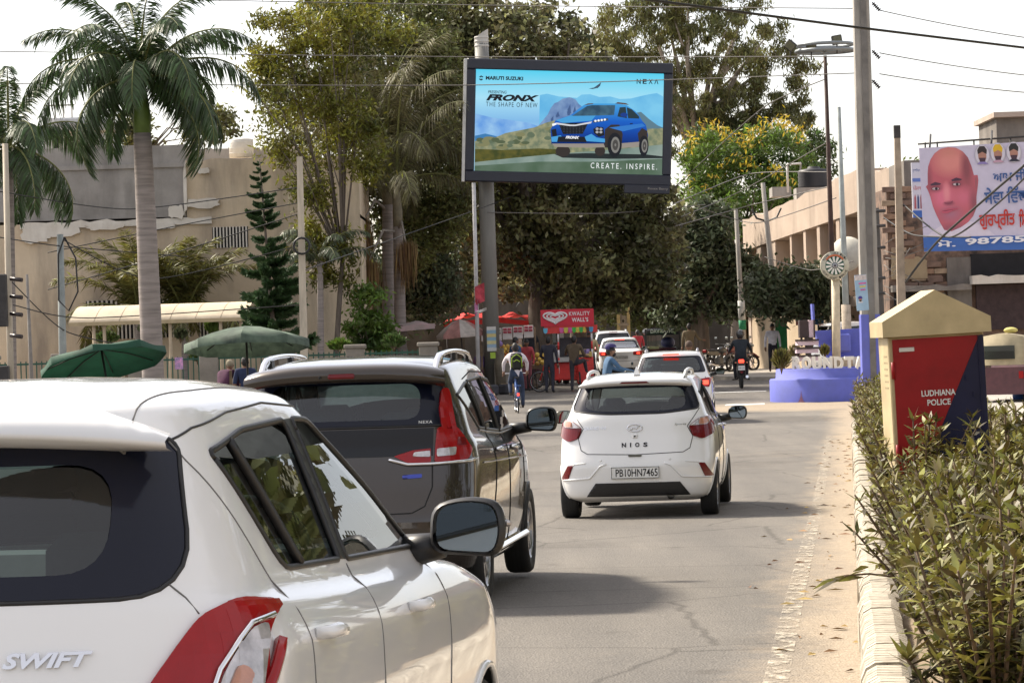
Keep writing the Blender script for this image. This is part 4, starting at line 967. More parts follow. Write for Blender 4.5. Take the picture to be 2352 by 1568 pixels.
# ------------------------------------------------------------------ buildings
def plaster(name, c1, c2, scale=.6, dirt=(.16, .14, .12), dirt_amt=.5, lo=.5):
    m = bpy.data.materials.new(name); MATS[name] = m; m.use_nodes = True; n = m.node_tree.nodes; l = m.node_tree.links; b = n['Principled BSDF']; b.inputs['Roughness'].default_value = .92; b.inputs['Specular IOR Level'].default_value = .2
    tc = n.new('ShaderNodeTexCoord')
    def nz(s, st=(1, 1, 1), d=6):
        mp = n.new('ShaderNodeMapping'); mp.inputs['Scale'].default_value = st; l.new(tc.outputs['Object'], mp.inputs[0])
        x = n.new('ShaderNodeTexNoise'); x.inputs['Scale'].default_value = s; x.inputs['Detail'].default_value = d; x.inputs['Roughness'].default_value = .65; l.new(mp.outputs[0], x.inputs['Vector']); return x.outputs['Fac']
    def rp(f, a, b_, ca, cb):
        r = n.new('ShaderNodeValToRGB'); e = r.color_ramp.elements; e[0].position = a; e[1].position = b_; e[0].color = (*ca, 1); e[1].color = (*cb, 1); l.new(f, r.inputs[0]); return r.outputs[0]
    base = rp(nz(scale), .3, .7, c1, c2)
    st = rp(nz(.9, (1, 1, .18), 8), lo, lo+.26, (0, 0, 0), (dirt_amt,)*3)
    mx = n.new('ShaderNodeMixRGB'); l.new(st, mx.inputs[0]); l.new(base, mx.inputs[1]); mx.inputs[2].default_value = (*dirt, 1)
    l.new(mx.outputs[0], b.inputs['Base Color'])
    bp = n.new('ShaderNodeBump'); bp.inputs['Strength'].default_value = .3; bp.inputs['Distance'].default_value = .03; l.new(nz(6), bp.inputs['Height']); l.new(bp.outputs[0], b.inputs['Normal'])
    return m
BEIGE = plaster('beige_plaster', (.47, .37, .26), (.70, .59, .44), .3, (.24, .20, .165), .8, .45)
GREYC = plaster('grey_weathered_concrete', (.22, .205, .19), (.40, .375, .35), .55, (.13, .12, .11), .75, .47)
WHITEW = plaster('flaking_whitewash', (.55, .50, .43), (.70, .66, .60), 1.4, (.28, .25, .22), .5, .5)
CREAMW = plaster('cream_render', (.42, .335, .27), (.54, .44, .36), .5, (.20, .16, .13), .6, .48)
PINKW = plaster('pinkish_render', (.40, .32, .27), (.50, .41, .34), .6, (.20, .16, .13), .5, .5)
DARKIN = M('dark_opening', (.012, .012, .014), rough=.9, var=.3)
CONC = M('pole_concrete', (.33, .31, .28), rough=.9, var=.25, scale=2, bump=.3, stretch=(3, 3, .6), detail=7)
METAL_D = M('dark_painted_steel', (.035, .032, .032), rough=.55, var=.3, scale=6)
RUST = M('rusty_brown_pipe', (.045, .022, .016), rough=.75, var=.4, scale=8)
GREENP = M('green_rail_paint', (.03, .10, .07), rough=.6, var=.2)
BRICK = M('old_brick', (.19, .12, .085), rough=.95, var=.45, scale=3, col2=(.09, .07, .06), bump=.4)
def wall_frame(p0, p1):                       # local frame along a wall: x from p0 to p1, y outwards (to the camera), z up
    d = (p1-p0); L = math.hypot(d.x, d.y); return L, math.atan2(d.y, d.x)
# ---- left building
Yb = 100.; zb = gz(Yb)
lb = empty('left_building', (GX(-40, Yb), Yb, zb), 0, label='long beige plastered building with weathered grey concrete upper wall at left', cat='building')
def lx(px): return GX(px, Yb)-lb.location.x
def lz(py, px=300): return P(px, py, Yb).z-zb
def lbox(name, x0, x1, y0, y1, mat, d0, d1, parent=None, jag=0):
    """frame-pixel rectangle -> a slab between depths d0 (front, towards the camera) and d1"""
    xa, xb = lx(x0), lx(x1); za, zb_ = lz(y1, (x0+x1)/2), lz(y0, (x0+x1)/2)
    mb = MB()
    if jag:
        n = max(2, int((xb-xa)/.25)); top = [(xb-(xb-xa)*i/n, zb_+random.uniform(-jag, jag)) for i in range(n+1)]
        mb.prism([(xa, za), (xb, za)]+top, d0, d1, 'y')
    else: mb.box(((xa+xb)/2, (d0+d1)/2, (za+zb_)/2), (xb-xa, abs(d1-d0), zb_-za))
    return mb.build(name, mat, parent or lb)
lbox('wall', -40, 840, 505, 905, BEIGE, 0, 7, jag=0)
lbox('wall', 443, 840, 362, 505, BEIGE, .02, 7, jag=.05)
lbox('upper_wall', -40, 443, 338, 504, GREYC, .10, 7, jag=.02)
lbox('coping', -40, 443, 380, 390, GREYC, .02, .2)
lbox('parapet', 452, 690, 326, 361, GREYC, 3.0, 3.3)
lbox('plaster_ledge', 60, 500, 505, 520, WHITEW, -.10, .05, jag=.05)
for (a, b_, c_, d_) in ((95, 200, 516, 545), (60, 130, 520, 560), (330, 420, 512, 528), (440, 520, 455, 480), (210, 300, 512, 530), (470, 500, 385, 400), (400, 440, 470, 505), (438, 446, 372, 505)):
    LK = globals().setdefault('LK_', [0]); LK[0] += 1; xa, xb, za, zb_ = lx(a), lx(b_), lz(d_, a), lz(c_, a); n_ = 22
    MB().prism([((xa+xb)/2+(xb-xa)/2*math.copysign(abs(math.cos(t))**.6, math.cos(t))*rnd(.8, 1.05), (za+zb_)/2+(zb_-za)/2*math.copysign(abs(math.sin(t))**.6, math.sin(t))*rnd(.65, 1.1)) for t in np.linspace(0, 2*PI, n_, endpoint=False)], -.112-.006*LK[0], .03, 'y').build('flaked_plaster', WHITEW, lb)
def grille(x0, x1, y0, y1, n):
    w = lbox('barred_window', x0, x1, y0, y1, DARKIN, -.02, .05)
    xa, xb = lx(x0), lx(x1); za, zb_ = lz(y1, (x0+x1)/2), lz(y0, (x0+x1)/2)
    for i in range(n):
        x = xa+(xb-xa)*(i+.5)/n; mb = MB(); mb.box((x, -.05, (za+zb_)/2), ((xb-xa)/n*.42, .06, zb_-za+.02)); mb.build('grille_bar', WHITEW, w)
grille(500, 582, 521, 568, 11); grille(228, 445, 736, 776, 24); grille(462, 590, 734, 772, 16); grille(205, 420, 688, 702, 20)
# awning on posts
aw = empty('awning', (GX(195, 95), 95, gz(95)), 0, label='long cream sheet awning over barred windows on the left building', cat='awning')
TIN = M('cream_sheet', (.60, .50, .36), rough=.6, var=.15, scale=2); 
ax0, ax1 = 0., GX(590, 95)-aw.location.x; az0 = P(195, 742, 95).z-gz(95); az1 = P(195, 706, 95).z-gz(95); az0b = P(570, 728, 95).z-gz(95); 
npan = 7
for i in range(npan):
    a = ax0+(ax1-ax0)*i/npan; b_ = ax0+(ax1-ax0)*(i+1)/npan-.015; sh = .22
    mb = MB(); pts = []
    for t in np.linspace(0, 1, 7): pts.append((-.9+.9*t, az0+(az1-az0)*math.sin(t*PI/2)))
    n = len(pts); vs = [(a+sh*(1 if i == 0 else 1)*((y+.9)/.9), y-2, z) for y, z in pts]+[(b_+sh*((y+.9)/.9), y-2, z) for y, z in pts]
    vs += [(x, y, z-.03) for x, y, z in vs]
    mb.add(vs, [(j, j+1, n+j+1, n+j) for j in range(n-1)]+[(2*n+j, 3*n+j, 3*n+j+1, 2*n+j+1) for j in range(n-1)]+[(0, n, 3*n, 2*n)], 0, True); mb.build('awning_sheet', TIN, aw)
mb = MB(); mb.box(((ax0+ax1)/2, -2.9, az0-.05), (ax1-ax0, .05, .10)); mb.build('awning_rail', M('awning_edge', (.42, .33, .20), rough=.7), aw)
for px in (222, 246, 397, 513, 560):
    x = GX(px, 92.2)-aw.location.x; mb = MB(); mb.tube([(x, -2.8, 0), (x, -2.8, az0-.05)], .05, n=6); mb.build('awning_post', M('post_cream', (.45, .36, .25), rough=.8), aw)
# rooftop house, tank, far behind
def block(name, x0, x1, y0, y1, Y, depth, mat, label, cat, parts=()):
    a = P(x0, y1, Y); b_ = P(x1, y0, Y); z0 = a.z
    e = empty(name, (a.x, Y, z0), 0, label=label, cat=cat); w, h = b_.x-a.x, b_.z-z0
    mb = MB(); mb.box((w/2, depth/2, h/2), (w, depth, h)); mb.build('wall', mat, e)
    return e, w, h
e, w, h = block('roof_house', 100, 226, 268, 345, 125, 6, M('pale_house', (.55, .56, .58), rough=.9, var=.1), 'pale concrete house standing on the roof line behind the palm', 'house')
mb = MB(); mb.box((w*.72, -.3, h*.62), (w*.95, 2., .28)); mb.box((w*.72, 2, h*.80), (w*.90, 5., .28)); mb.build('roof_slab', M('slab_grey', (.42, .42, .42), rough=.9), e)
for (a, b_) in ((.18, .28), (.85, .93)): mb = MB(); mb.box((w*(a+b_)/2, -.01, h*.28), (w*(b_-a), .06, h*.5)); mb.build('window', DARKIN, e)
for t in (.2, .35, .5): mb = MB(); mb.tube([(w*t, .5, h), (w*t, .5, h+.5)], .03, n=5); mb.build('railing_post', CONC, e)
mb = MB(); mb.tube([(0, .5, h+.5), (w*.55, .5, h+.5)], .03, n=5); mb.build('railing', CONC, e)
p = P(555, 362, 101.5); r_ = 28*S(101.5); hh = 46*S(101.5)
tk = empty('white_water_tank', p, label='white cylindrical water tank on the left building roof', cat='water tank')
MB().lathe([(0, hh), (r_*.4, hh*.99), (r_*.95, hh*.90), (r_, hh*.86), (r_, .0), (0, 0)], n=24).build('tank', M('tank_white', (.62, .60, .55), rough=.6, var=.1), tk)
for k in range(3): MB().lathe([(r_*1.0, hh*(.2+.25*k)), (r_*1.02, hh*(.22+.25*k)), (r_*1.0, hh*(.24+.25*k))], n=24).build('rib', M('tank_white', 0), tk)
# ---- low fence with gate piers in front of the left building
fe = empty('railing_fence', (GX(0, 90), 90, gz(90)), label='low green railing fence with concrete piers along the left roadside', cat='fence')
PIER = plaster('pier_concrete', (.20, .18, .155), (.31, .28, .24), 2, (.1, .09, .08), .5, .5)
x = GX(0, 90); px = -20; i = 0
while px < 1000:
    xx = GX(px, 90)-fe.location.x
    if i % 14 == 0: mb = MB(); mb.box((xx, 0, .85), (.5, .3, 1.7), bev=.02); mb.box((xx, 0, 1.75), (.6, .38, .12), bev=.03); mb.build('pier', PIER, fe)
    else: mb = MB(); mb.box((xx, 0, .85), (.03, .03, 1.55)); mb.build('rail_bar', GREENP, fe)
    px += 12; i += 1
for z in (.2, 1.55): mb = MB(); mb.box(((GX(1000, 90)-GX(-20, 90))/2, .02, z), (GX(1000, 90)-GX(-20, 90), .03, .05)); mb.build('rail', GREENP, fe)
mb = MB(); mb.box((GX(415, 89.8)-fe.location.x, -.2, 1.45), (.22, .012, .32)); mb.build('poster', M('pink_poster', (.55, .25, .45), rough=.7, var=.5, scale=9, col2=(.2, .35, .6)), fe)

# ---- cream two-storey street building, right, seen obliquely
ya, yb_ = 130., 112.; pa, pb = (GX(1722, ya), ya), (GX(2066, yb_), yb_)
def facade_pt(px):                            # where the sight line at frame column px meets the facade line (at eye level)
    t = (px-1176)/FPX; dx, dy = pb[0]-pa[0], pb[1]-pa[1]
    k = (t*pa[1]-pa[0])/(dx-t*dy); return k
cb = empty('street_building', (pa[0], pa[1], gz(130)), math.atan2(pb[1]-pa[1], pb[0]-pa[0]), label='cream two-storey street building with open balconies, right of the dark trees', cat='building')
CL = math.hypot(pb[0]-pa[0], pb[1]-pa[1]); zg = gz(130)
def fu(px): return facade_pt(px)*CL
def fz(px, py):
    k = facade_pt(px); Y = pa[1]+(pb[1]-pa[1])*k; return P(px, py, Y).z-zg
HB = fz(1985, 392); H0 = fz(1735, 505)
def cbox(name, u0, u1, z0, z1, mat, v0, v1, parent=None, jag=0):
    mb = MB()
    if jag: n = max(2, int((u1-u0)/.6)); mb.prism([(u0, z0), (u1, z0)]+[(u1-(u1-u0)*i/n, z1+random.uniform(-jag, jag)) for i in range(n+1)], v0, v1, 'y')
    else: mb.box(((u0+u1)/2, (v0+v1)/2, (z0+z1)/2), (u1-u0, abs(v1-v0), z1-z0))
    return mb.build(name, mat, parent or cb)
cbox('rear_wall', 0, CL, 0, H0*.94, PINKW, .9, 6.)
def sc_(u): return (H0+(HB-H0)*u/fu(1990))/HB
mb = MB(); n_ = 16; u1 = fu(1990); mb.prism([(0, H0*.80), (u1, HB*.80)]+[(u1*(1-i/n_), HB+(H0-HB)*i/n_+random.uniform(-.08, .08)) for i in range(n_+1)], -.1, 1.2, 'y'); mb.build('parapet', CREAMW, cb)
cbox('end_wall', fu(2005), CL, 0, HB*.99, CREAMW, -.05, 6.2, jag=.12)
cbox('floor_slab', 0, CL, HB*.33, HB*.38, CREAMW, -.3, 1.2)
for px, wd in ((1726, .35), (1752, .6), (1786, .5), (1826, .22), (1858, .30), (1890, .35), (1935, .4), (1985, .4)):
    u = fu(px); cbox('pillar', u-wd*.5, u+wd*.5, HB*.38, HB*.80*sc_(u), CREAMW, -.05, .9); cbox('pillar', u-wd*.5, u+wd*.5, 0, HB*.33, PINKW, -.05, .9)
for (p0, p1, z0, z1) in ((1731, 1741, .40, .60), (1764, 1772, .46, .62), (1802, 1818, .42, .66), (1836, 1850, .44, .70), (1866, 1880, .42, .70), (1910, 1925, .42, .72), (1950, 1972, .42, .72)):
    w = cbox('window', fu(p0), fu(p1), HB*z0, HB*z1*sc_(fu(p0)), DARKIN, .82, .95); cbox('window_frame', (fu(p0)+fu(p1))/2-.06, (fu(p0)+fu(p1))/2+.06, HB*z0, HB*z1*sc_(fu(p0)), WHITEW, .76, .84, parent=w)
for (p0, p1) in ((1872, 1885), (1900, 1930), (1946, 1976)): cbox('doorway', fu(p0), fu(p1), .05, HB*.28, DARKIN, .8, .95)
cbox('balcony_front', fu(1829), fu(1852), HB*.38, HB*.52, METAL_D, -.12, -.04); cbox('balcony_front', fu(1893), fu(1930), HB*.38, HB*.50, PINKW, -.12, -.04)
cbox('wall_patch', fu(2012), fu(2044), .1, HB*.34, PINKW, -.08, 0); w = cbox('doorway', fu(2014), fu(2040), .1, HB*.26, DARKIN, -.10, 0)
# things on its roof
p = P(1870, 432, 124); r_ = 37*S(124); hh = 44*S(124)
tk = empty('black_water_tank', p, label='black ribbed water tank on the street building roof', cat='water tank'); TB = M('tank_black', (.012, .013, .018), rough=.5, var=.2)
mb = MB(); pr = [(0, hh*1.12), (r_*.35, hh*1.12), (r_*.4, hh*1.02), (r_*.9, hh*.95)]+[(r_*(1 if k % 2 else .96), hh*(.9-.9*k/9)) for k in range(10)]+[(0, 0)]; mb.lathe(pr, n=24); mb.build('tank', TB, tk)
mb = MB(); mb.box((0, 0, -.25), (r_*2.4, r_*2.2, .5)); mb.build('tank_stand', GREYC, tk)
p = P(1970, 455, 117.5); tk = empty('black_water_tank', p, label='black water tank half hidden by the big concrete pole', cat='water tank'); r_ = 24*S(118); hh = 54*S(118)
mb = MB(); pr = [(0, hh*1.06), (r_*.5, hh*1.04), (r_*.95, hh*.95)]+[(r_*(1 if k % 2 else .96), hh*(.9-.9*k/7)) for k in range(8)]+[(0, 0)]; mb.lathe(pr, n=20); mb.build('tank', TB, tk)
p = P(1810, 442, 127); fr = empty('roof_pipe_frame', p, label='white pipe frame beside the roof tank', cat='pipe frame'); k = S(127)
MB().tube([(0, 0, 0), (0, 0, 64*k), (32*k, 0, 66*k)], 2.6*k, n=6).build('pipe', M('white_pipe', (.6, .58, .55), rough=.6), fr); MB().tube([(32*k, 0, 66*k), (30*k, 1, 0)], 1.8*k, n=6).build('pipe', M('rope_grey', (.25, .23, .22), rough=.8), fr)
mb = MB(); mb.box((0, 0, 0), (44*k, 1.5, 22*k)); o = mb.build('roof_hut', GREYC, label='low grey concrete stub on the street building roof edge', cat='hut', loc=P(1792, 442, 128.5))
# dish aerial
p = P(1940, 580, 112); di = empty('satellite_dish', p, label='large pale dish aerial behind the light mast', cat='dish'); r_ = 42*S(112)
pr = [(r_*t, .32*r_*t*t) for t in np.linspace(0, 1, 7)]; pr += [(a, b_+.02) for a, b_ in pr[::-1]]
o = MB().lathe(pr, n=28, axis='y').build('reflector', M('dish_cream', (.55, .53, .46), rough=.6, var=.08), di); o.rotation_euler = (R(-15), 0, R(-25))
MB().tube([(0, -.1, 0), (.1, .5, -.8), (.1, .5, -2.5)], .06, n=6).build('mount', METAL_D, di)

# ---- old brick building with hoardings, right edge
Yr = 99.; rb = empty('brick_building', (GX(2050, Yr), Yr, gz(Yr)), 0, label='crumbling old brick building behind the portrait hoarding at right', cat='building')
def rx(px): return GX(px, Yr)-rb.location.x
def rzz(py, px=2200): return P(px, py, Yr).z-gz(Yr)
def rbox(name, x0, x1, y0, y1, mat, d0, d1, parent=None, jag=0):
    xa, xb = rx(x0), rx(x1); za, zb_ = rzz(y1, (x0+x1)/2), rzz(y0, (x0+x1)/2); mb = MB()
    if jag: n = max(2, int((xb-xa)/.25)); mb.prism([(xa, za), (xb, za)]+[(xb-(xb-xa)*i/n, zb_+random.uniform(-jag, jag)) for i in range(n+1)], d0, d1, 'y')
    else: mb.box(((xa+xb)/2, (d0+d1)/2, (za+zb_)/2), (xb-xa, abs(d1-d0), zb_-za))
    return mb.build(name, mat, parent or rb)
GREYB = plaster('stained_grey_render', (.16, .145, .13), (.26, .235, .21), 1.0, (.07, .06, .055), .6, .48)
rbox('wall', 2052, 3700, 405, 860, BRICK, .3, 6, jag=.12)
rbox('wall', 2110, 3700, 335, 410, GREYB, 2, 6)
rbox('stair_tower', 2332, 2560, 252, 420, GREYB, 2.2, 6); rbox('tower_cap', 2322, 2570, 244, 256, PINKW, 1.8, 6.2)
rbox('render_panel', 2185, 2240, 590, 730, GREYB, .15, .4); rbox('render_panel', 2240, 3700, 560, 616, DARKIN, .1, .4)
rbox('ledge', 2236, 3700, 612, 630, WHITEW, -.5, .4, jag=.04); rbox('shutter_opening', 2250, 3700, 632, 735, M('dark_red_shutter', (.05, .03, .03), rough=.8, var=.3), .12, .35)
rbox('ledge', 2055, 2236, 655, 668, GREYB, -.25, .35, jag=.05); rbox('niche', 2062, 2130, 672, 730, DARKIN, .2, .34); rbox('niche', 2150, 2180, 672, 720, GREYB, .2, .34)
rbox('render_panel', 2058, 2140, 590, 640, plaster('ochre_patch', (.28, .21, .13), (.36, .29, .19), 2, (.1, .08, .07), .5, .5), .18, .35, jag=.12)
# bricks standing proud of the old wall, laid in courses where the wall shows
BR = [M('brick_a', (.24, .15, .10), rough=.95, var=.3, scale=5), M('brick_b', (.16, .105, .08), rough=.95, var=.3, scale=5), M('brick_c', (.30, .22, .15), rough=.95, var=.3, scale=5)]
bms = []
for m_ in BR: q = MB(); q.box((0, 0, 0), (.44, .10, .16), bev=.012); bms.append(q.mesh('brick', m_))
nb = 0
for (x0, x1, y0, y1) in ((2058, 2100, 420, 590), (2100, 2185, 600, 655), (2140, 2185, 640, 720)):
    xa, xb, za, zb_ = rx(x0), rx(x1), rzz(y1, x0), rzz(y0, x0); z = za; r = 0
    while z < zb_ and nb < 290:
        xx = xa+(.25 if r % 2 else 0)
        while xx < xb and nb < 290:
            if random.random() < .86: link('brick', bms[random.randrange(3)], rb, (xx+rnd(-.02, .02), .27-rnd(0, .05), z)); nb += 1
            xx += .48
        z += .20; r += 1
# roof railing
for px in (2152, 2180, 2265, 2350): o = MB().tube([(rx(px), 1, rzz(345, px)), (rx(px), 1, rzz(322-(px-2152)*.05, px))], .025, n=5).build('roof_rail_post', METAL_D, rb)
MB().tube([(rx(2135), 1, rzz(326, 2135)), (rx(2420), 1, rzz(306, 2420))], .03, n=5).build('roof_rail', METAL_D, rb)
# ---- folded beige boundary wall behind the pole with the green band
bw = empty('boundary_wall', G(1700, 128), label='beige panelled boundary wall with zigzag top behind the parked motorcycles', cat='wall')
WALLP = plaster('sandy_wall', (.42, .33, .23), (.54, .44, .32), .7, (.2, .16, .12), .5, .5)
pts = [(1702, 132, 700), (1712, 130, 690), (1722, 131, 706), (1733, 129, 698), (1745, 128, 722), (1800, 124, 724), (1815, 122, 728), (1850, 120.5, 720), (1870, 119.5, 690), (1885, 119, 684), (1905, 118.6, 678), (1915, 118.3, 690)]
for (a, b_) in zip(pts[:-1], pts[1:]):
    A = G(a[0], a[1]); B = G(b_[0], b_[1]); ta = P(a[0], a[2], a[1]).z; tb = P(b_[0], b_[2], b_[1]).z; o_ = bw.location; n_ = Vector((0, .25, 0))
    q = [A, B, Vector((B.x, B.y, tb)), Vector((A.x, A.y, ta))]; q2 = [v+n_ for v in q]
    mb = MB(); mb.add([v-o_ for v in q+q2], [(0, 1, 2, 3), (4, 7, 6, 5), (0, 4, 5, 1), (1, 5, 6, 2), (2, 6, 7, 3), (3, 7, 4, 0)]); mb.build('wall_panel', WALLP, bw)
def gate(px0, px1, py, Y, label):
    a, b_ = G(px0, Y), G(px1, Y); h = P(px0, py, Y).z-a.z; w = b_.x-a.x
    e = empty('plank_gate', a, label=label, cat='gate'); 
    for i in range(6): mb = MB(); mb.box((w*(i+.5)/6, 0, h/2+rnd(-.05, .05)), (w/6.6, .05, h)); mb.build('plank', M('gate_plank', (.20, .15, .10), rough=.9, var=.3, scale=3), e)
    for z in (.25, .75): mb = MB(); mb.box((w/2, -.05, h*z), (w, .05, .12)); mb.build('cross_rail', M('gate_plank', 0), e)
    for x in (0, w): mb = MB(); mb.box((x, .0, h*.55), (.14, .14, h*1.1)); mb.build('gate_post', M('gate_post', (.30, .21, .08), rough=.8, var=.2), e)
gate(1424, 1447, 712, 150, 'old plank gate with yellowish posts under the far trees')
mb = MB(); mb.box((0, 0, 2.2), (60, 1, 4.4)); mb.build('compound_wall', plaster('far_wall', (.05, .043, .036), (.085, .072, .06), 1), loc=(GX(1300, 160), 160, gz(160)), label='long dim compound wall in the shade behind the far trees', cat='wall')  # shade under the far trees put into the wall's dark colour
mb = MB(); mb.box((0, 0, 2.0), (6.5, .5, 4.0)); mb.build('stall_back_wall', plaster('back_wall', (.06, .052, .045), (.10, .088, .075), 1), loc=(GX(860, 118), 118, gz(118)), label='dim plastered wall behind the stalls under the palms', cat='wall')  # dark plaster colour carries the shade beneath the palms
# ------------------------------------------------------------------ poles, wires, signs, planter
def pole_pts(px0, py0, px1, py1, Y): return P(px0, py0, Y), P(px1, py1, Y)
def pole(name, top, bottom, Y, w0, w1, mat, label, square=False, cat='pole', extra=None):
    a = G(bottom[0], Y); b = P(top[0], top[1], Y); k = S(Y)
    e = empty(name, a, label=label, cat=cat); d = b-a
    mb = MB()
    if square: # tapered rectangular mast with a recessed web
        vs = []
        for t, w in ((0, w1), (1, w0)):
            c = d*t; W = w*k/2
            vs += [c+Vector((sx*W, sy*W, 0)) for sx, sy in ((-1, -1), (1, -1), (1, 1), (-1, 1))]
        mb.add(vs, [(0, 1, 2, 3)[::-1], (4, 5, 6, 7)]+[(i, (i+1) % 4, 4+(i+1) % 4, 4+i) for i in range(4)])
    else: mb.tube([Vector((0, 0, 0)), d*.5, d], [w1*k/2, (w0+w1)*k/4, w0*k/2], n=12)
    mb.build('shaft', mat, e); return e, d, k
GREYPOST = M('grey_post_paint', (.30, .33, .32), rough=.6, var=.2, scale=4)
# big concrete pole at right with its blue painted foot
Yp = 82.8
e, d, k = pole('concrete_pole', (1976, -30), (2003, 900), Yp, 35, 42, CONC, 'tall concrete utility pole with a blue painted foot behind the planter', True)
mb = MB(); W = 44*k; u = d.normalized(); zt = (P(2000, 722, Yp)-e.location).z
c0 = d*(0); c1 = d*(zt/d.z); vs = [c+Vector((sx*W/2, sy*W/2, 0)) for c in (c0, c1) for sx, sy in ((-1, -1), (1, -1), (1, 1), (-1, 1))]
BLUEP = M('blue_violet_paint', (.115, .135, .50), rough=.75, var=.12, scale=2, bump=.1, col2=(.13, .15, .47)); mb.add(vs, [(4, 5, 6, 7)]+[(i, (i+1) % 4, 4+(i+1) % 4, 4+i) for i in range(4)]); mb.build('painted_foot', BLUEP, e)
mb = MB(); w2 = 14*k; vs = []
for t in (0.0, 1.0): c = d*t; vs += [c+Vector((sx*w2/2+3*k, -21*k+sy*2*k, 0)) for sx, sy in ((-1, -1), (1, -1), (1, 1), (-1, 1))]
mb.add(vs, [(i, (i+1) % 4, 4+(i+1) % 4, 4+i) for i in range(4)]); mb.build('web_rib', M('pole_rib', (.17, .16, .15), rough=.9, var=.3, scale=2), e)
INSUL = M('porcelain_brown', (.04, .03, .03), rough=.3, var=.1)
for py in (18, 128, 196):
    a = P(2003, py-12, Yp)-e.location; b = P(2020, py+6, Yp)-e.location; mb = MB()
    mb.tube([a, b], .018, n=6)
    for t in np.linspace(.2, .95, 5): q = a.lerp(b, t); dd = (b-a).normalized(); mb.tube([q-dd*.02, q, q+dd*.02], [.02, .065, .02], n=8)
    mb.build('insulator', INSUL, e)
# pole with cross-arms just right of it
e, d, k = pole('service_pole', (2012, 478), (2034, 880), 92, 13, 15, M('dark_weathered_pole', (.10, .09, .08), rough=.9, var=.3, scale=3), 'dark service pole with short insulator arms right of the tall concrete pole')
for py in (486, 520, 570, 640, 675): a = P(2000, py, 91.8)-e.location; b = P(2034, py-2, 91.8)-e.location; MB().tube([a, b], .045, n=6).build('cross_arm', METAL_D, e)
e, d, k = pole('concrete_post', (2060, 292), (2076, 880), 84, 13, 22, M('tan_concrete', (.34, .28, .22), rough=.9, var=.3, scale=2), 'square tan concrete post with a dark cap left of the hoarding', True)
MB().box(d+Vector((0, 0, -.12)), (14.5*k, 14.5*k, .32)).build('cap', METAL_D, e)
e, d, k = pole('grey_pole', (1926, 246), (1950, 860), 96, 10, 17, GREYPOST, 'slim grey pole directly right of the floodlight mast')
MB().tube([Vector((0, 0, .2)), d*.30], 11*k, n=12).build('base_sleeve', M('sleeve_tan', (.42, .35, .27), rough=.85, var=.3), e)
e, d, k = pole('leaning_pole', (1752, 420), (1797, 840), 118, 10, 17, CONC, 'leaning concrete pole carrying the purple poster')
for s_ in (-1, 1): a = d*.80; MB().tube([a, a+Vector((s_*.35, 0, .12)), a+Vector((s_*.52, 0, .45))], .035, n=6).build('bracket', METAL_D, e)
MB().box((0, -.14, 1.35), (.40, .012, 1.35)).build('green_notice', M('green_notice', (.02, .20, .06), rough=.7, var=.3), e)
e, d, k = pole('banded_pole', (1690, 480), (1712, 850), 121, 9, 15, CONC, 'concrete pole with white and green painted bands by the motorcyclist')
zt = [(P(1706, y, 121)-e.location).z/d.z for y in (690, 735, 757)]
MB().tube([d*zt[1], d*zt[0]], 8.2*k, n=12).build('white_band', M('band_white', (.5, .5, .48), rough=.9, var=.3), e); MB().tube([d*zt[2], d*zt[1]], 8.4*k, n=12).build('green_band', M('band_green', (.02, .22, .10), rough=.8, var=.3), e)
e, d, k = pole('concrete_pole', (688, 360), (702, 850), 84, 13, 18, M('pale_concrete', (.50, .44, .35), rough=.9, var=.25, scale=2, stretch=(3, 3, .5)), 'pale square concrete pole between the pine and the palms', True)
MB().lathe([(.20+.03*math.cos(a), .03*math.sin(a)) for a in np.linspace(0, 2*PI, 6, endpoint=False)], c=(.05, -.2, (P(700, 565, 84)-e.location).z), n=16, axis='y', closed=True).build('cable_coil', BLACK_PL, e)
e, d, k = pole('grey_post', (138, 538), (148, 870), 80, 15, 20, GREYPOST, 'grey tubular post with a cable loop at left')
a = P(148, 545, 79.8)-e.location; MB().tube([a, a+Vector((.25, 0, -.5)), a+Vector((.28, 0, -1.3)), a+Vector((.05, 0, -1.75)), a+Vector((-.18, 0, -1.5)), a+Vector((-.16, 0, -.4)), a], .022, n=6).build('cable_loop', BLACK_PL, e)
e, d, k = pole('thin_post', (62, 630), (78, 880), 78, 6, 12, M('thin_post_grey', (.25, .23, .21), rough=.9, var=.2), 'thin tapered grey post near the left edge')
e, d, k = pole('left_edge_pole', (12, 330), (28, 900), 76, 13, 16, M('pale_concrete', 0), 'concrete pole with switchgear boxes at the left edge')
for (py, hgt, w) in ((690, 120, 24), (870, 60, 34)): a = P(4, py, 75.6)-e.location; MB().box(a, (w*k, .3, hgt*k), bev=.02).build('switch_box', METAL_D, e)
for py in (640, 680, 720, 770): a = P(24, py, 75.7)-e.location; MB().tube([a, a+Vector((.28, -.1, -.04))], .05, n=6).build('insulator', INSUL, e)
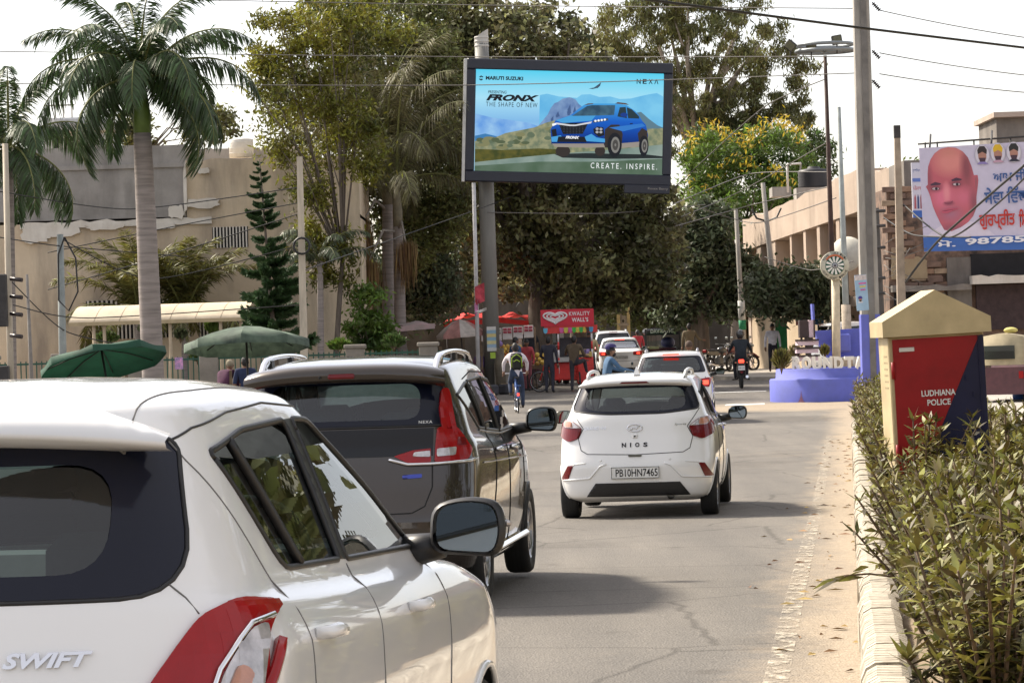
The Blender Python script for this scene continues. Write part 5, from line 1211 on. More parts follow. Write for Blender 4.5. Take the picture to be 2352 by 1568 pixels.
# floodlight mast
Ym = 89.; e, d, k = pole('floodlight_mast', (1895, 128), (1922, 880), Ym, 8, 16, RUST, 'dark rusty floodlight mast with a ring of lamps on top', cat='floodlight mast')
R0 = 66*k
for dz in (0., .16): o = MB().lathe([(R0*(1-dz*.3)+.05*math.cos(a), .05*math.sin(a)) for a in np.linspace(0, 2*PI, 6, endpoint=False)], c=d+Vector((0, 0, .12+dz)), n=36, closed=True).build('lamp_ring', M('ring_grey', (.22, .24, .25), rough=.5, metal=.5), e)
for a in (0, PI/2, PI/4): v = Vector((math.cos(a)*R0, math.sin(a)*R0, 0)); MB().tube([d+v+Vector((0, 0, .12)), d-v+Vector((0, 0, .12))], .04, n=6).build('ring_spoke', M('ring_grey', 0), e)
for (px, py, rx_, ry_) in ((1922, 92, .5, -.15), (1815, 105, .9, .7), (1863, 108, 1.2, 0)):
    c = P(px, py, Ym-.3)-e.location; o = MB().box((0, 0, 0), (24*k, .10, 22*k), bev=.02).build('floodlight', METAL_D, e); o.location = c; o.rotation_euler = (rx_*.5-.2, ry_, 0)
    g = MB().box((0, -.055, 0), (19*k, .01, 17*k)).build('lamp_glass', M('lamp_glass', (.10, .10, .06), rough=.35, var=.3, scale=30), o)
    MB().tube([c+Vector((0, 0, -.1)), c+Vector((0, .05, -.35))], .02, n=5).build('bracket', METAL_D, e)
# club wheel sign on a cream post
Ys = 87.5; c = P(1917, 610, Ys); b = G(1922, Ys)
e = empty('wheel_sign', b, label='round wheel-shaped club sign on a cream post above the planter', cat='sign'); L = c-b; k = S(Ys); r_ = 33*k
MB().tube([Vector((.03, .1, .5)), L+Vector((.02, .1, -r_*.9))], 9.5*k, n=14).build('post', M('post_ivory', (.55, .47, .33), rough=.7, var=.15), e)
SG = M('sign_cream', (.52, .50, .40), rough=.6, var=.15); MB().lathe([(0, -.06), (r_, -.06), (r_, .06), (0, .06)], c=L, n=40, axis='y').build('disc', SG, e)
MB().lathe([(0, -.075), (r_*.66, -.075), (r_*.66, -.05)], c=L, n=40, axis='y').build('green_field', M('sign_green', (.01, .08, .05), rough=.6), e)
mb = MB(); 
for i in range(9): a0 = R(35+i*12.2); a1 = R(35+(i+1)*12.2); mb.add([L+Vector((rr*math.cos(a), -.082, rr*math.sin(a))) for rr, a in ((r_*.66, a0), (r_*.78, a0), (r_*.78, a1), (r_*.66, a1))], [(0, 1, 2, 3)])
mb.build('orange_arc', M('sign_orange', (.50, .13, .05), rough=.6), e)
for i in range(12):
    a = 2*PI*i/12+.13; ca, sa = math.cos(a), math.sin(a); mb = MB(); q = [(.22, -.045), (.62, -.085), (.62, .085), (.22, .045)]
    mb.add([L+Vector(((r0*ca-t*sa)*r_, -.085, (r0*sa+t*ca)*r_)) for r0, t in q]+[L+Vector(((r0*ca-t*sa)*r_, -.07, (r0*sa+t*ca)*r_)) for r0, t in q], [(0, 1, 2, 3), (0, 4, 5, 1), (1, 5, 6, 2), (2, 6, 7, 3), (3, 7, 4, 0)]); mb.build('spoke', M('sign_white', (.70, .69, .64), rough=.6), e)
MB().lathe([(0, -.10), (r_*.19, -.10), (r_*.19, -.07)], c=L, n=20, axis='y').build('hub', M('hub_grey', (.30, .30, .32), rough=.5), e); MB().lathe([(0, -.11), (r_*.07, -.11), (r_*.07, -.09)], c=L, n=12, axis='y').build('hub', INK, e)
for s_, a0, a1, fl in (('ROUND TABLE INDIA', 150, 30, 1), ('ADOPT ADAPT IMPROVE', 205, 335, -1)):
    for i, ch in enumerate(s_):
        if ch == ' ': continue
        a = R(a0+(a1-a0)*i/(len(s_)-1)); pos = L+Vector((r_*.88*math.cos(a), -.066, r_*.88*math.sin(a)))
        put_text('sign_letter', ch, INK, e, Matrix.Translation(pos) @ Matrix.Rotation(-(a-PI/2 if fl > 0 else a+PI/2), 4, 'Y') @ FACE, r_*.10, r_*.15)
# round blue planter with the raised letters
Yq = 85.3; cpx = 1925; pc = G(cpx, Yq+2.3); k = S(Yq)
e = empty('round_planter', pc, label='round blue-violet masonry planter at the end of the divider', cat='planter'); Rp = 160*k
ht = .84; MB().lathe([(Rp*1.0, -.05), (Rp, ht*.66), (Rp*.985, ht*.70), (Rp*.91, ht*.71), (Rp*.90, ht*.98), (Rp*.89, ht), (Rp*.82, ht), (Rp*.80, ht*.85), (0, ht*.86)], n=64).build('wall', BLUEP, e)
MB().lathe([(0, ht*.90), (Rp*.81, ht*.87)], n=48).build('soil', SOIL, e)
mb = MB(); a_ = R(-128)
for (ra, rb_, hh) in ((-.22, .25, .10), (-.14, .16, .26), (-.05, .07, .42)):
    A, B = [a_+x*.14/.25 for x in (ra*.6, rb_*.6)]; mb.add([(Rp*1.004*math.cos(A), Rp*1.004*math.sin(A), -.03), (Rp*1.004*math.cos(B), Rp*1.004*math.sin(B), -.03), (Rp*1.006*math.cos((A+B)/2+.01), Rp*1.006*math.sin((A+B)/2+.01), hh*.75)], [(0, 1, 2)])
mb.build('bare_patch', M('bare_plaster', (.24, .12, .20), rough=.9, var=.4, scale=8), e)
LET = M('letter_cream', (.80, .77, .68), rough=.55, var=.05, scale=3)
for ch, px in zip('ROUNDTABLE', (1829, 1851, 1875, 1900, 1925, 1949, 1972, 1998, 2021, 2042)):
    z = P(px, 834, Yq-.1); me = text_mesh(ch, 22*k, 32*k, offset=.06, extrude=.05); me.materials.clear(); me.materials.append(LET)
    for p_ in me.polygons: p_.material_index = 0
    # letters stand on the front rim, following its curve
    lp = Vector((z.x-pc.x, 0, z.z-pc.z)); xr = max(-Rp*.86, min(Rp*.86, lp.x)); yr_ = -math.sqrt(max(.01, (Rp*.86)**2-xr*xr))
    sc = (pc.y+yr_)/z.y; X = GX(px, pc.y+yr_, 1.2)-pc.x; Z = P(px, 834, pc.y+yr_).z-pc.z
    o = link('raised_letter', me, e, mw=at(X, yr_, Z, math.atan2(X, -yr_)*.6) @ FACE)
    MB().box((X, yr_+.03, Z-17*k), (.03, .03, 9*k)).build('letter_stand', METAL_D, e)
# sculpture of stacked books
bk = empty('book_sculpture', P(1855, 830, 87.6), label='sculpture of stacked pink and dark brown books in the planter', cat='sculpture'); k = S(87.6)
DB = M('book_brown', (.045, .028, .028), rough=.7, var=.2); PK = M('book_pages', (.62, .48, .52), rough=.8, var=.08)
for i, (y, w) in enumerate(((0, 46), (18, 50), (36, 48))):
    MB().box((rnd(-.02, .02), 0, (y+6)*k), (w*k, .55, 9*k), rz=rnd(-.1, .1)).build('pages', PK, bk); MB().box((0, -.01, (y+13)*k), ((w+6)*k, .60, 4*k), rz=rnd(-.1, .1)).build('cover', DB, bk)
MB().box((-8*k, 0, 75*k), (20*k, .45, 40*k), bev=.01).build('cover', DB, bk); MB().box((9*k, .02, 75*k), (11*k, .42, 40*k)).build('pages', PK, bk); MB().box((16.5*k, 0, 75*k), (3*k, .45, 41*k)).build('cover', DB, bk)
# blue bowl-shaped monument behind
bo = empty('blue_monument', P(1930, 800, 89.5), label='blue-violet bowl-shaped masonry monument behind the letters', cat='monument'); k = S(89.5)
prof = [(-40, -10), (-50, 20), (-58, 48), (-60, 48), (-58, 15), (-45, -14)]
poly = [(-62*k, 104*k), (-57*k, 104*k), (-56*k, 42*k), (95*k, 46*k), (95*k, -20*k), (-28*k, -20*k), (-48*k, 10*k), (-60*k, 50*k)]
MB().prism(poly, .0, .5, 'y').build('bowl', BLUEP, bo); MB().box((0, -.35, 0*k+.15), (38*k, .6, 42*k), bev=.04).build('pedestal', BLUEP, bo)
# posters on poles: flat prints
def poster(name, px, py, Y, w, h, rz, cols, label, face=True, tilt=0):
    k = S(Y); e = empty(name, P(px, py, Y), rz, label=label, cat='poster'); e.rotation_euler.y = tilt
    MB().box((0, 0, 0), (w*k, .02, h*k)).build('sheet', M(name+'_ground_'+str(px), cols[0], rough=.6, var=.2, scale=2), e)
    MB().box((0, -.012, h*k*.42), (w*k*.98, .006, h*k*.14)).build('header_band', M(name+'_band_'+str(px), cols[1], rough=.6, var=.3, scale=12), e)
    fx, fz_ = -w*k*.16, -h*k*.18; s_ = w*k*.17
    MB().prism([(fx+s_*1.25*math.cos(a), fz_-s_*1.7+s_*.9*math.sin(a)) for a in np.linspace(0, PI, 10)], -.016, -.01, 'y').build('portrait_shoulders', M('print_white', (.62, .60, .62), rough=.6), e)
    MB().prism([(fx+s_*.75*math.cos(a), fz_+s_*.1+s_*1.0*math.sin(a)) for a in np.linspace(0, 2*PI, 16, endpoint=False)], -.020, -.012, 'y').build('portrait_face', M('print_skin', (.42, .20, .14), rough=.6), e)
    MB().prism([(fx+s_*.6*math.cos(a), fz_-s_*.45+s_*.7*math.sin(a)) for a in np.linspace(PI, 2*PI, 10)], -.024, -.014, 'y').build('portrait_beard', INK, e)
    MB().prism([(fx+s_*1.0*math.cos(a), fz_+s_*.55+s_*1.0*math.sin(a)) for a in np.linspace(-.3, PI+.3, 14)], -.028, -.016, 'y').build('portrait_turban', M('print_turban', (.05, .03, .22), rough=.6), e)
    for i in range(3): MB().box((w*k*.12, -.013, h*k*(.26-.09*i)), (w*k*(.62-.1*i), .005, h*k*.04)).build('text_bar', M('print_text_'+str(i), [(.55, .1, .3), (.6, .5, .1), (.5, .12, .35)][i], rough=.6, var=.4, scale=25), e)
poster('pole_poster', 1785, 692, 117.3, 33, 46, 0, ((.33, .36, .52), (.32, .13, .33)), 'purple and blue portrait poster on the leaning pole', tilt=.04)
poster('pole_poster', 1979, 672, 82.3, 28, 82, .1, ((.30, .45, .60), (.55, .50, .50)), 'tall pale blue portrait poster on the big concrete pole', tilt=-.05)
# blue shop sign
sg = empty('shop_sign', P(1860, 735, 117), label='blue shop signboard over the parked van', cat='sign'); k = S(117)
MB().box((0, 0, 0), (64*k, .1, 22*k)).build('board', M('sign_blue', (.03, .13, .30), rough=.6, var=.1), sg); MB().box((-29*k, -.06, 0), (6*k, .02, 20*k)).build('red_mark', M('sign_red', (.5, .05, .06), rough=.6), sg)
put_text('lettering', 'ਸਰਕਾਰੀ ਸਕੂਲ', M('sign_letter', (.6, .6, .6), rough=.6), sg, at(4*k, -.065, 4*k) @ FACE, 46*k, 6*k); put_text('lettering', 'ਲੁਧਿਆਣਾ', M('sign_letter', 0), sg, at(4*k, -.065, -5*k) @ FACE, 40*k, 5*k)
MB().tube([(-20*k, .1, -11*k), (-20*k, .1, -60*k)], .04, n=6).build('leg', METAL_D, sg); MB().tube([(20*k, .1, -11*k), (20*k, .1, -60*k)], .04, n=6).build('leg', METAL_D, sg)
# ---- wires
WIRE = M('wire_black', (.02, .02, .02), rough=.6, var=.1); WIRE_G = M('wire_grey', (.12, .11, .10), rough=.6, var=.1)
def wire(pts, r, label, sag=0., mat=None):
    w = [P(*p) for p in pts]; q = []; n = 14
    if len(w) == 2: q = [w[0].lerp(w[1], i/n)-Vector((0, 0, sag*4*(i/n)*(1-i/n))) for i in range(n)]
    else: q = [Vector(v) for v in catmull([tuple(v) for v in w], n)[:-1]]
    q.append(w[-1]); MB().tube(q, r, n=5, smooth=True).build('overhead_wire', mat or WIRE, label=label, cat='wire', group='overhead wires')
wire([(1400, -12, 30), (1960, 62, 33), (2420, 118, 36)], .014, 'thick black cable crossing the sky at upper right', .05)
for i, (y0, y1, y2) in enumerate(((118, 137, 200), (192, 200, 168), (-10, 25, 22))): wire([(-60, y0, 92), (1070, (131, 196, 12)[i], 90), (1975, (130, 168, 20)[i], 83)], .013, ['upper thin wire running left past the billboard top', 'thin wire crossing the face of the lit billboard', 'thin wire along the top edge of the picture'][i], .15, WIRE_G)
for i, (y0, y1) in enumerate(((24, 88), (122, 172), (170, 210))): wire([(2020, y0, 82.8), (2420, y1+8, 80)], .013, ['topmost', 'middle', 'lowest'][i]+' of the three thin wires right of the tall pole', .05, WIRE_G)
for i, a in enumerate([((0, 545, 76), (140, 565, 80), (430, 590, 84)), ((140, 548, 80), (350, 640, 83), (700, 560, 84)), ((110, 580, 84), (400, 520, 84), (690, 465, 84)), ((110, 665, 84), (420, 575, 84), (690, 490, 84)), ((30, 700, 77), (200, 730, 80), (690, 700, 84)), ((700, 620, 84), (1100, 480, 102), (1180, 450, 102)), ((0, 440, 77), (300, 480, 82), (690, 430, 84)), ((20, 640, 77), (150, 760, 80), (330, 800, 84))]):
    wire(a, .014, ['slack wire from the left edge past the grey post', 'slack wire from the cable-loop post to the pale pole', 'wire rising across the barred window wall', 'second wire rising across the beige wall', 'low wire crossing in front of the awning', 'wire from the pale pole up to the billboard mast', 'faint wire across the grey upper wall', 'short wire slanting down behind the green umbrella'][i], .3 if i not in (7,) else .1)
for i, a in enumerate([((1120, 488, 103), (1400, 490, 110), (1620, 470, 118)), ((1545, 470, 103), (1720, 400, 118), (1900, 395, 100)), ((1550, 520, 110), (1730, 470, 118), (1900, 430, 92)), ((1560, 500, 112), (1700, 440, 118), (1895, 330, 89)), ((1600, 475, 118), (1735, 512, 118), (1920, 455, 92)), ((1756, 590, 118), (1860, 620, 112), (1960, 600, 95)), ((1550, 430, 103), (1750, 250, 95), (1900, 180, 89))]):
    wire(a, .016, ['sagging wire under the billboard toward the dark trees', 'wire from the billboard foot over the yellow-green tree', 'wire dipping past the leaning pole to the service pole', 'wire rising from the trees to the floodlight mast', 'wire from the leaning pole across the cream building', 'low wire beside the wheel sign', 'wire rising from billboard corner to the mast head'][i], .25, WIRE_G)
wire([(2080, 648, 83), (2160, 548, 80), (2352, 380, 76)], .03, 'thick twisted cable sweeping up across the portrait hoarding', -.0); wire([(2075, 470, 84), (2180, 545, 80), (2300, 460, 77), (2400, 360, 74)], .022, 'second drooping cable across the portrait hoarding', .2)
wire([(2030, 500, 91), (2100, 540, 86), (2230, 545, 84)], .02, 'short slack cable left of the portrait hoarding', .2)
for i in range(9):
    a = P(2030+rnd(-4, 4), 560+i*16, 91); o = MB().tube([a, a+Vector((rnd(.2, .7), -.2, rnd(-.3, .2))), a+Vector((rnd(.5, 1.2), -.3, rnd(-.2, .5)))], .012, n=4).build('loose_cable', WIRE_G, label='tangled loose cable end hanging on the service pole', cat='cable', group='tangled cables on the service pole')
# ------------------------------------------------------------------ trees
BARK = M('bark_grey_brown', (.13, .105, .085), rough=.95, var=.4, scale=3, bump=.6, stretch=(3, 3, .6), detail=8)
PALMBARK = M('palm_bark', (.26, .225, .205), rough=.9, var=.3, scale=2.2, bump=.4, stretch=(.6, .6, 7), detail=6)
def frond_mesh(name, mats, L, elev, bend, npair, ll, lw, hang, seed, plum=.35, fwd=.55):
    rg = np.random.default_rng(seed); n = 16; pts = []; p = np.zeros(3); a = elev
    for i in range(n+1):
        pts.append(p.copy()); p = p+np.array([math.cos(a), 0, math.sin(a)])*L/n; a -= bend/n*(0.5+1.0*i/n)
    pts = np.array(pts); mb = MB(); mb.tube([Vector(q) for q in pts], [.035*L/2.6*(1-i/(n+2)) for i in range(n+1)], n=5)
    t = np.linspace(.10, 1, npair); t = np.concatenate([t, t]); sd = np.concatenate([np.ones(npair), -np.ones(npair)]); t = np.clip(t+rg.normal(0, .008, len(t)), .05, 1)
    idx = t*n; i0 = np.clip(idx.astype(int), 0, n-1); f = (idx-i0)[:, None]; base = pts[i0]*(1-f)+pts[i0+1]*f; tan = pts[i0+1]-pts[i0]; tan /= np.linalg.norm(tan, axis=1, keepdims=True)
    side = np.zeros((len(t), 3)); side[:, 1] = sd; side[:, 2] = rg.normal(.1, plum, len(t))
    d = tan*(fwd+.5*t[:, None])+side+np.array([[0, 0, -hang]])*.7
    LL = ll*(np.sin(np.clip(t*.92+.08, 0, 1)*PI)**.5*.75+.25)*rg.uniform(.8, 1.1, len(t))
    V, F = blades(base, d, LL, lw*rg.uniform(.7, 1.1, len(t)), hang*rg.uniform(.6, 1.2, len(t)), up=np.cross(side, tan)+rg.normal(0, .25, (len(t), 3)))
    o = len(mb.v); mb.v += [tuple(v) for v in V]; mb.f += [tuple(int(i)+o for i in q) for q in F]; mb.m += [1]*len(F); mb.sm += [False]*len(F)
    me = bpy.data.meshes.new(name); me.from_pydata(mb.v, [], mb.f); [me.materials.append(m) for m in mats]; me.polygons.foreach_set('material_index', mb.m); me.update(); return me
RACHIS = M('frond_rachis', (.16, .17, .05), rough=.7, var=.2)
LF_PALM = M('palm_leaflet', (.050, .085, .028), rough=.45, var=.3, scale=2, island=.45, trans=.25)
LF_DRY = M('palm_leaflet_dusty', (.135, .125, .055), rough=.6, var=.4, scale=2, island=.45, trans=.2)
LF_GOLD = M('palm_leaflet_golden', (.17, .15, .035), rough=.5, var=.35, scale=2, island=.5, trans=.35, col2=(.06, .08, .03))
def palm(name, label, top, base, Y, w0, w1, fronds, meshes, shaft=None, rings=True, trunk=True, bulge=0., shm=None, cat='palm tree'):
    a = G(base[0], Y); b = P(top[0], top[1], Y); k = S(Y); d = b-a
    e = empty(name, a, label=label, cat=cat)
    if trunk:
        mb = MB(); n = 26; prof = []
        for i in range(n+1):
            t = i/n; w = (w1*(1-t)+w0*t)*(1+bulge*math.sin(t*PI))*k/2; prof.append(w*(1+.02*(i % 2)))
        mb.tube([d*(i/n) for i in range(n+1)], prof, n=16); mb.build('trunk', PALMBARK, e)
    tip = d
    if shaft:
        h = shaft*k; mb = MB(); mb.tube([d, d+Vector((0, 0, h*.3)), d+Vector((0, 0, h))], [w0*k*.5, w0*k*.52, w0*k*.22], n=14); mb.build('crownshaft', shm or M('crownshaft_green', (.10, .16, .03), rough=.5, var=.25, scale=3), e); tip = d+Vector((0, 0, h*.92))
    for (az, tilt, sc, mi) in fronds:
        o = link('frond', meshes[mi % len(meshes)], e, tip+Vector((math.cos(az)*.05, math.sin(az)*.05, rnd(-.05, .05)))); o.rotation_euler = (0, -tilt, az); o.scale = (sc, sc, sc)
    return e, d, k
fm = [frond_mesh('frond', [RACHIS, LF_PALM], 2.95, .75, 2.1, 130, .60, .044, .9, 1), frond_mesh('frond', [RACHIS, LF_PALM], 2.95, .95, 1.7, 130, .58, .044, .7, 2), frond_mesh('frond', [RACHIS, LF_PALM], 2.75, .35, 1.9, 120, .58, .044, 1.0, 3)]
fr = []
for i, az in enumerate(np.linspace(0, 2*PI, 7, endpoint=False)): fr.append((az+.25, -.35+rnd(-.12, .1), rnd(.9, 1.05), 0 if i % 2 else 2))
for i, az in enumerate(np.linspace(0, 2*PI, 7, endpoint=False)): fr.append((az+.65, .0+rnd(-.1, .1), rnd(.95, 1.08), 1))
for i, az in enumerate(np.linspace(0, 2*PI, 4, endpoint=False)): fr.append((az+.3, .5, .95, 1))
for az in (.2, PI-.15, -.35, PI+.3): fr.append((az, -.7, .95, 2))
for i, az in enumerate(np.linspace(0, 2*PI, 6, endpoint=False)): fr.append((az, -.15, 1.02, 0))
palm('royal_palm', 'tall royal palm with smooth ringed grey trunk at left', (327, 306), (358, 900), 72, 41, 51, fr, fm, shaft=135, bulge=.05)
fr = [(az+rnd(-.2, .2), tl+rnd(-.1, .1), .95, mi) for tl, mi, nn in ((-.5, 2, 7), (0, 0, 6), (.4, 1, 4)) for az in np.linspace(0, 2*PI, nn, endpoint=False)]
palm('small_palm', 'drooping palm crown cut by the left edge', (22, 385), (30, 900), 80, 18, 22, fr, fm, shaft=50)
fg = [frond_mesh('frond', [RACHIS, LF_GOLD], 2.9, 1.2, 1.5, 110, .6, .042, .35, 11), frond_mesh('frond', [RACHIS, LF_GOLD], 2.9, .9, 1.8, 110, .6, .042, .6, 12)]
for j, (px, py, lab) in enumerate(((318, 748, 'golden-green feather palm clump left of the royal palm trunk'), (425, 742, 'golden-green feather palm clump right of the royal palm trunk'))):
    fr = [(az+rnd(-.3, .3), tl+rnd(-.15, .1), rnd(.85, 1.1), mi) for tl, mi, nn in ((-.45, 1, 6), (-.1, 0, 7), (.15, 0, 6), (.4, 0, 4)) for az in np.linspace(0, 2*PI, nn, endpoint=False)]
    palm('feather_palm', lab, (px, py-22), (px, 900), 97.2+j*.4, 14, 18, fr, fg)
fd = [frond_mesh('frond', [RACHIS, LF_DRY], 4.3, 1.2, 1.1, 110, .75, .030, .8, 21, plum=.6), frond_mesh('frond', [RACHIS, LF_DRY], 4.1, 1.0, 1.3, 110, .8, .030, .9, 22, plum=.6), frond_mesh('frond', [RACHIS, LF_DRY], 3.5, .6, 1.5, 100, .75, .030, 1.0, 23, plum=.6)]
fr = [(az+rnd(-.25, .25), tl+rnd(-.1, .1), rnd(.9, 1.08), mi) for tl, mi, nn in ((-.25, 2, 5), (.05, 1, 7), (.2, 0, 7), (.35, 0, 4)) for az in np.linspace(0.2, 2*PI+.2, nn, endpoint=False)]
SHG = M('crownshaft_grey', (.20, .175, .12), rough=.7, var=.3, scale=3)
e1, d1, k1 = palm('dusty_palm', 'tall dusty palm with pale crownshaft left of the billboard', (890, 470), (893, 900), 105, 24, 30, fr, fd, shaft=140, shm=SHG)
fr = [(az+rnd(-.25, .25), tl+rnd(-.1, .1), rnd(.8, 1.0), mi) for tl, mi, nn in ((-.3, 2, 5), (.05, 1, 6), (.25, 0, 5)) for az in np.linspace(0, 2*PI, nn, endpoint=False)]
e2, d2, k2 = palm('dusty_palm', 'second dusty palm, with hanging brown flower brooms on its trunk', (914, 520), (925, 900), 104.2, 22, 27, fr, fd, shaft=110, shm=SHG)
def broom(e, d, k, px, py, Y, h, w, nm):
    c = P(px, py, Y)-e.location; N = 260; b = np.array(c)[None]+RNG.normal(0, 1, (N, 3))*np.array([[w*k*.32, w*k*.3, h*k*.05]])
    V, F = blades(b, np.tile([[0, 0, -1.]], (N, 1))+RNG.normal(0, .05, (N, 3)), RNG.uniform(.5, 1.05, N)*h*k, .03, 0.)
    link('flower_broom', np_mesh('flower_broom', V, F, M('broom_brown', (.16, .095, .035), rough=.8, var=.3, island=.4)), e, kind='stuff')
    MB().tube([d*.97, (d*.97+c)/2+Vector((0, 0, .5)), c], [.05, .045, .03], n=7).build('broom_stalk', M('broom_stalk', (.30, .27, .24), rough=.8), e)
broom(e2, d2, k2, 848, 600, 103.5, 130, 30, 1); broom(e2, d2, k2, 932, 560, 103.5, 110, 30, 2); broom(e1, d1, k1, 834, 510, 104, 130, 26, 3)
# monkey-puzzle style pine: tiers of upcurved branches
AR = M('pine_needle', (.045, .09, .03), rough=.6, var=.35, scale=4, island=.4, trans=.1)
def pine_branch(seed):
    rg = np.random.default_rng(seed); N = 620; t = rg.uniform(.08, 1, N); base = np.stack([t, np.zeros(N), .10*t*t-.10*t+.12*t**3], 1)
    an = rg.uniform(0, 2*PI, N); d = np.stack([np.full(N, .9), np.cos(an), np.sin(an)*.8+.25], 1)
    V, F = blades(base, d, rg.uniform(.16, .30, N)*(1.15-.5*t), .055, 0.); return np_mesh('branch', V, F, AR)
pbm = [pine_branch(s_) for s_ in (1, 2, 3)]
def pine(name, label, top, base, Y, tiers, r0, r1, w):
    a = G(base[0], Y); b = P(top[0], top[1], Y); d = b-a; k = S(Y); e = empty(name, a, label=label, cat='pine tree')
    MB().tube([d*t for t in np.linspace(0, 1, 10)], [w*k*(1-.85*t)/2 for t in np.linspace(0, 1, 10)], n=8).build('trunk', BARK, e)
    for i in range(tiers):
        t = .30+.69*(i/(tiers-1))**.9; r = (r0+(r1-r0)*(i/(tiers-1))**.8)*k; nb_ = 7 if i < tiers-2 else 5
        for j in range(nb_):
            if random.random() < .12: continue
            o = link('branch', pbm[(i+j) % 3], e, d*min(.985, t+rnd(-.014, .014))); o.rotation_euler = (rnd(-.3, .3), rnd(-.22, .15), 2*PI*j/nb_+i*.5+rnd(-.35, .35)); s_ = r*rnd(.62, 1.2); o.scale = (s_, s_*1.05, s_*1.25)
pine('pine_tree', 'slim tiered pine with upcurved branches beside the pale pole', (596, 365), (645, 900), 86, 16, 96, 16, 15)
# ---- broad-leaved trees: clumps of leaf-sized faces on limbs
def tree(name, label, base, Y, trunk_w, blobs, n, L, W, mat, seed, up=.0, clump=.5, ncl=None, fork=None, wood=BARK, thick=2.2, nl=10, cat='tree'):
    rg = np.random.default_rng(seed); rr = random.Random(seed); k = S(Y); a = G(base, Y); e = empty(name, a, label=label, cat=cat)
    tot = sum(b[2]*b[3] for b in blobs); ncl = ncl or max(12, n//70); cen = []
    for (px, py, rx_, ry_) in blobs:
        m = max(2, int(ncl*rx_*ry_/tot)); c0 = np.array(P(px, py, Y)-a)
        q = sph(m)*(rg.uniform(.15, 1, (m, 1))**.45); cen.append(c0+q*np.array([[rx_*k, min(rx_*k, thick), ry_*k]]))
    cen = np.concatenate(cen); per = rg.integers(0, len(cen), n); sz = rg.uniform(.6, 1.3, len(cen))*clump
    pos = cen[per]+rg.normal(0, 1, (n, 3))*sz[per][:, None]*np.array([[.55, .55, .42]])
    V, F = cards(pos, rg.uniform(.65, 1.2, n)*L, rg.uniform(.7, 1.1, n)*W, up); link('crown', np_mesh('crown', V, F, mat), e)
    f = fork or (blobs[0][0], blobs[0][1]+blobs[0][3]); top = P(f[0], f[1], Y)-a; mb = MB()
    mb.tube([Vector((0, 0, -.1)), top*.35+Vector((rr.uniform(-.1, .1), 0, 0)), top*.7, top], [trunk_w*k*x for x in (.62, .5, .45, .38)], n=10)
    for i in range(nl):
        c = Vector(cen[rr.randrange(len(cen))]); m_ = top.lerp(c, .5)+Vector((rr.uniform(-.3, .3), rr.uniform(-.3, .3), rr.uniform(0, .5)))
        mb.tube([top*.9, m_, c], [trunk_w*k*.22, trunk_w*k*.13, .015], n=6)
    mb.build('trunk', wood, e); return e
L_DARK = M('leaf_dark_dusty', (.185, .170, .075), rough=.5, var=.45, scale=.6, island=.65, trans=.4, col2=(.078, .100, .040))
L_OLIVE = M('leaf_olive', (.150, .155, .048), rough=.5, var=.45, scale=.5, island=.6, trans=.35, col2=(.060, .085, .028))
L_YELL = M('leaf_yellow_green', (.21, .195, .025), rough=.5, var=.4, scale=.45, island=.5, trans=.4, col2=(.040, .065, .014))
L_EUC = M('leaf_eucalyptus', (.17, .160, .055), rough=.55, var=.4, scale=.35, island=.55, trans=.35, col2=(.055, .090, .036))
L_GRN = M('leaf_green', (.075, .12, .032), rough=.5, var=.4, scale=1., island=.5, trans=.25)
L_BRT = M('leaf_bright', (.13, .20, .03), rough=.5, var=.35, scale=.8, island=.4, trans=.4, col2=(.03, .07, .018))
L_DKG = M('leaf_dark_green', (.085, .105, .055), rough=.5, var=.4, scale=1., island=.6, trans=.3)
YFL = M('yellow_blossom', (.46, .34, .03), rough=.6, var=.2, island=.3, trans=.3)
tree('eucalyptus', 'tall hazy eucalyptus rising behind the right side of the billboard', 1600, 178, 40, [(1480, 60, 150, 110), (1640, 100, 170, 130), (1790, 190, 80, 150), (1700, 290, 110, 70), (1410, 130, 80, 110), (1560, 230, 150, 90), (1620, -20, 150, 60), (1640, 330, 110, 80), (1825, 270, 50, 70)], 42000, .40, .085, L_EUC, 31, up=1.4, ncl=330, clump=.46, fork=(1600, 300), wood=M('pale_bark', (.35, .30, .25), rough=.9, var=.3), thick=4, nl=22)
tree('eucalyptus', 'dim green tree behind the floodlight mast', 1885, 182, 22, [(1880, 350, 45, 60), (1870, 430, 55, 60)], 3200, .4, .12, L_GRN, 32, up=.8, clump=.6, fork=(1885, 480))
te = tree('yellow_blossom_tree', 'bright green tree tipped with yellow blossom right of the billboard', 1690, 148, 24, [(1640, 370, 85, 80), (1775, 350, 80, 70), (1700, 460, 140, 90), (1640, 500, 80, 80), (1790, 450, 60, 70)], 22000, .28, .09, L_BRT, 33, up=-.3, clump=.48, fork=(1690, 580), thick=3)
rg = np.random.default_rng(5); k = S(148); q = []
for (px, py, rx_, ry_) in [(1640, 350, 80, 65), (1775, 335, 75, 60), (1710, 440, 130, 80)]:
    m = 26; c0 = np.array(P(px, py, 148)-te.location); an = rg.uniform(.1, PI-.1, m); rad = rg.uniform(.6, 1.02, m); q.append(c0+np.stack([np.cos(an)*rx_*k*rad, rg.uniform(-3, -.5, m), np.sin(an)*ry_*k*rad], 1))
q = np.concatenate(q); q = np.repeat(q, 7, 0)+rg.normal(0, .16, (len(q)*7, 3)); V, F = cards(q, .26, .08, -.8); link('blossom', np_mesh('blossom', V, F, YFL), te, kind='stuff')
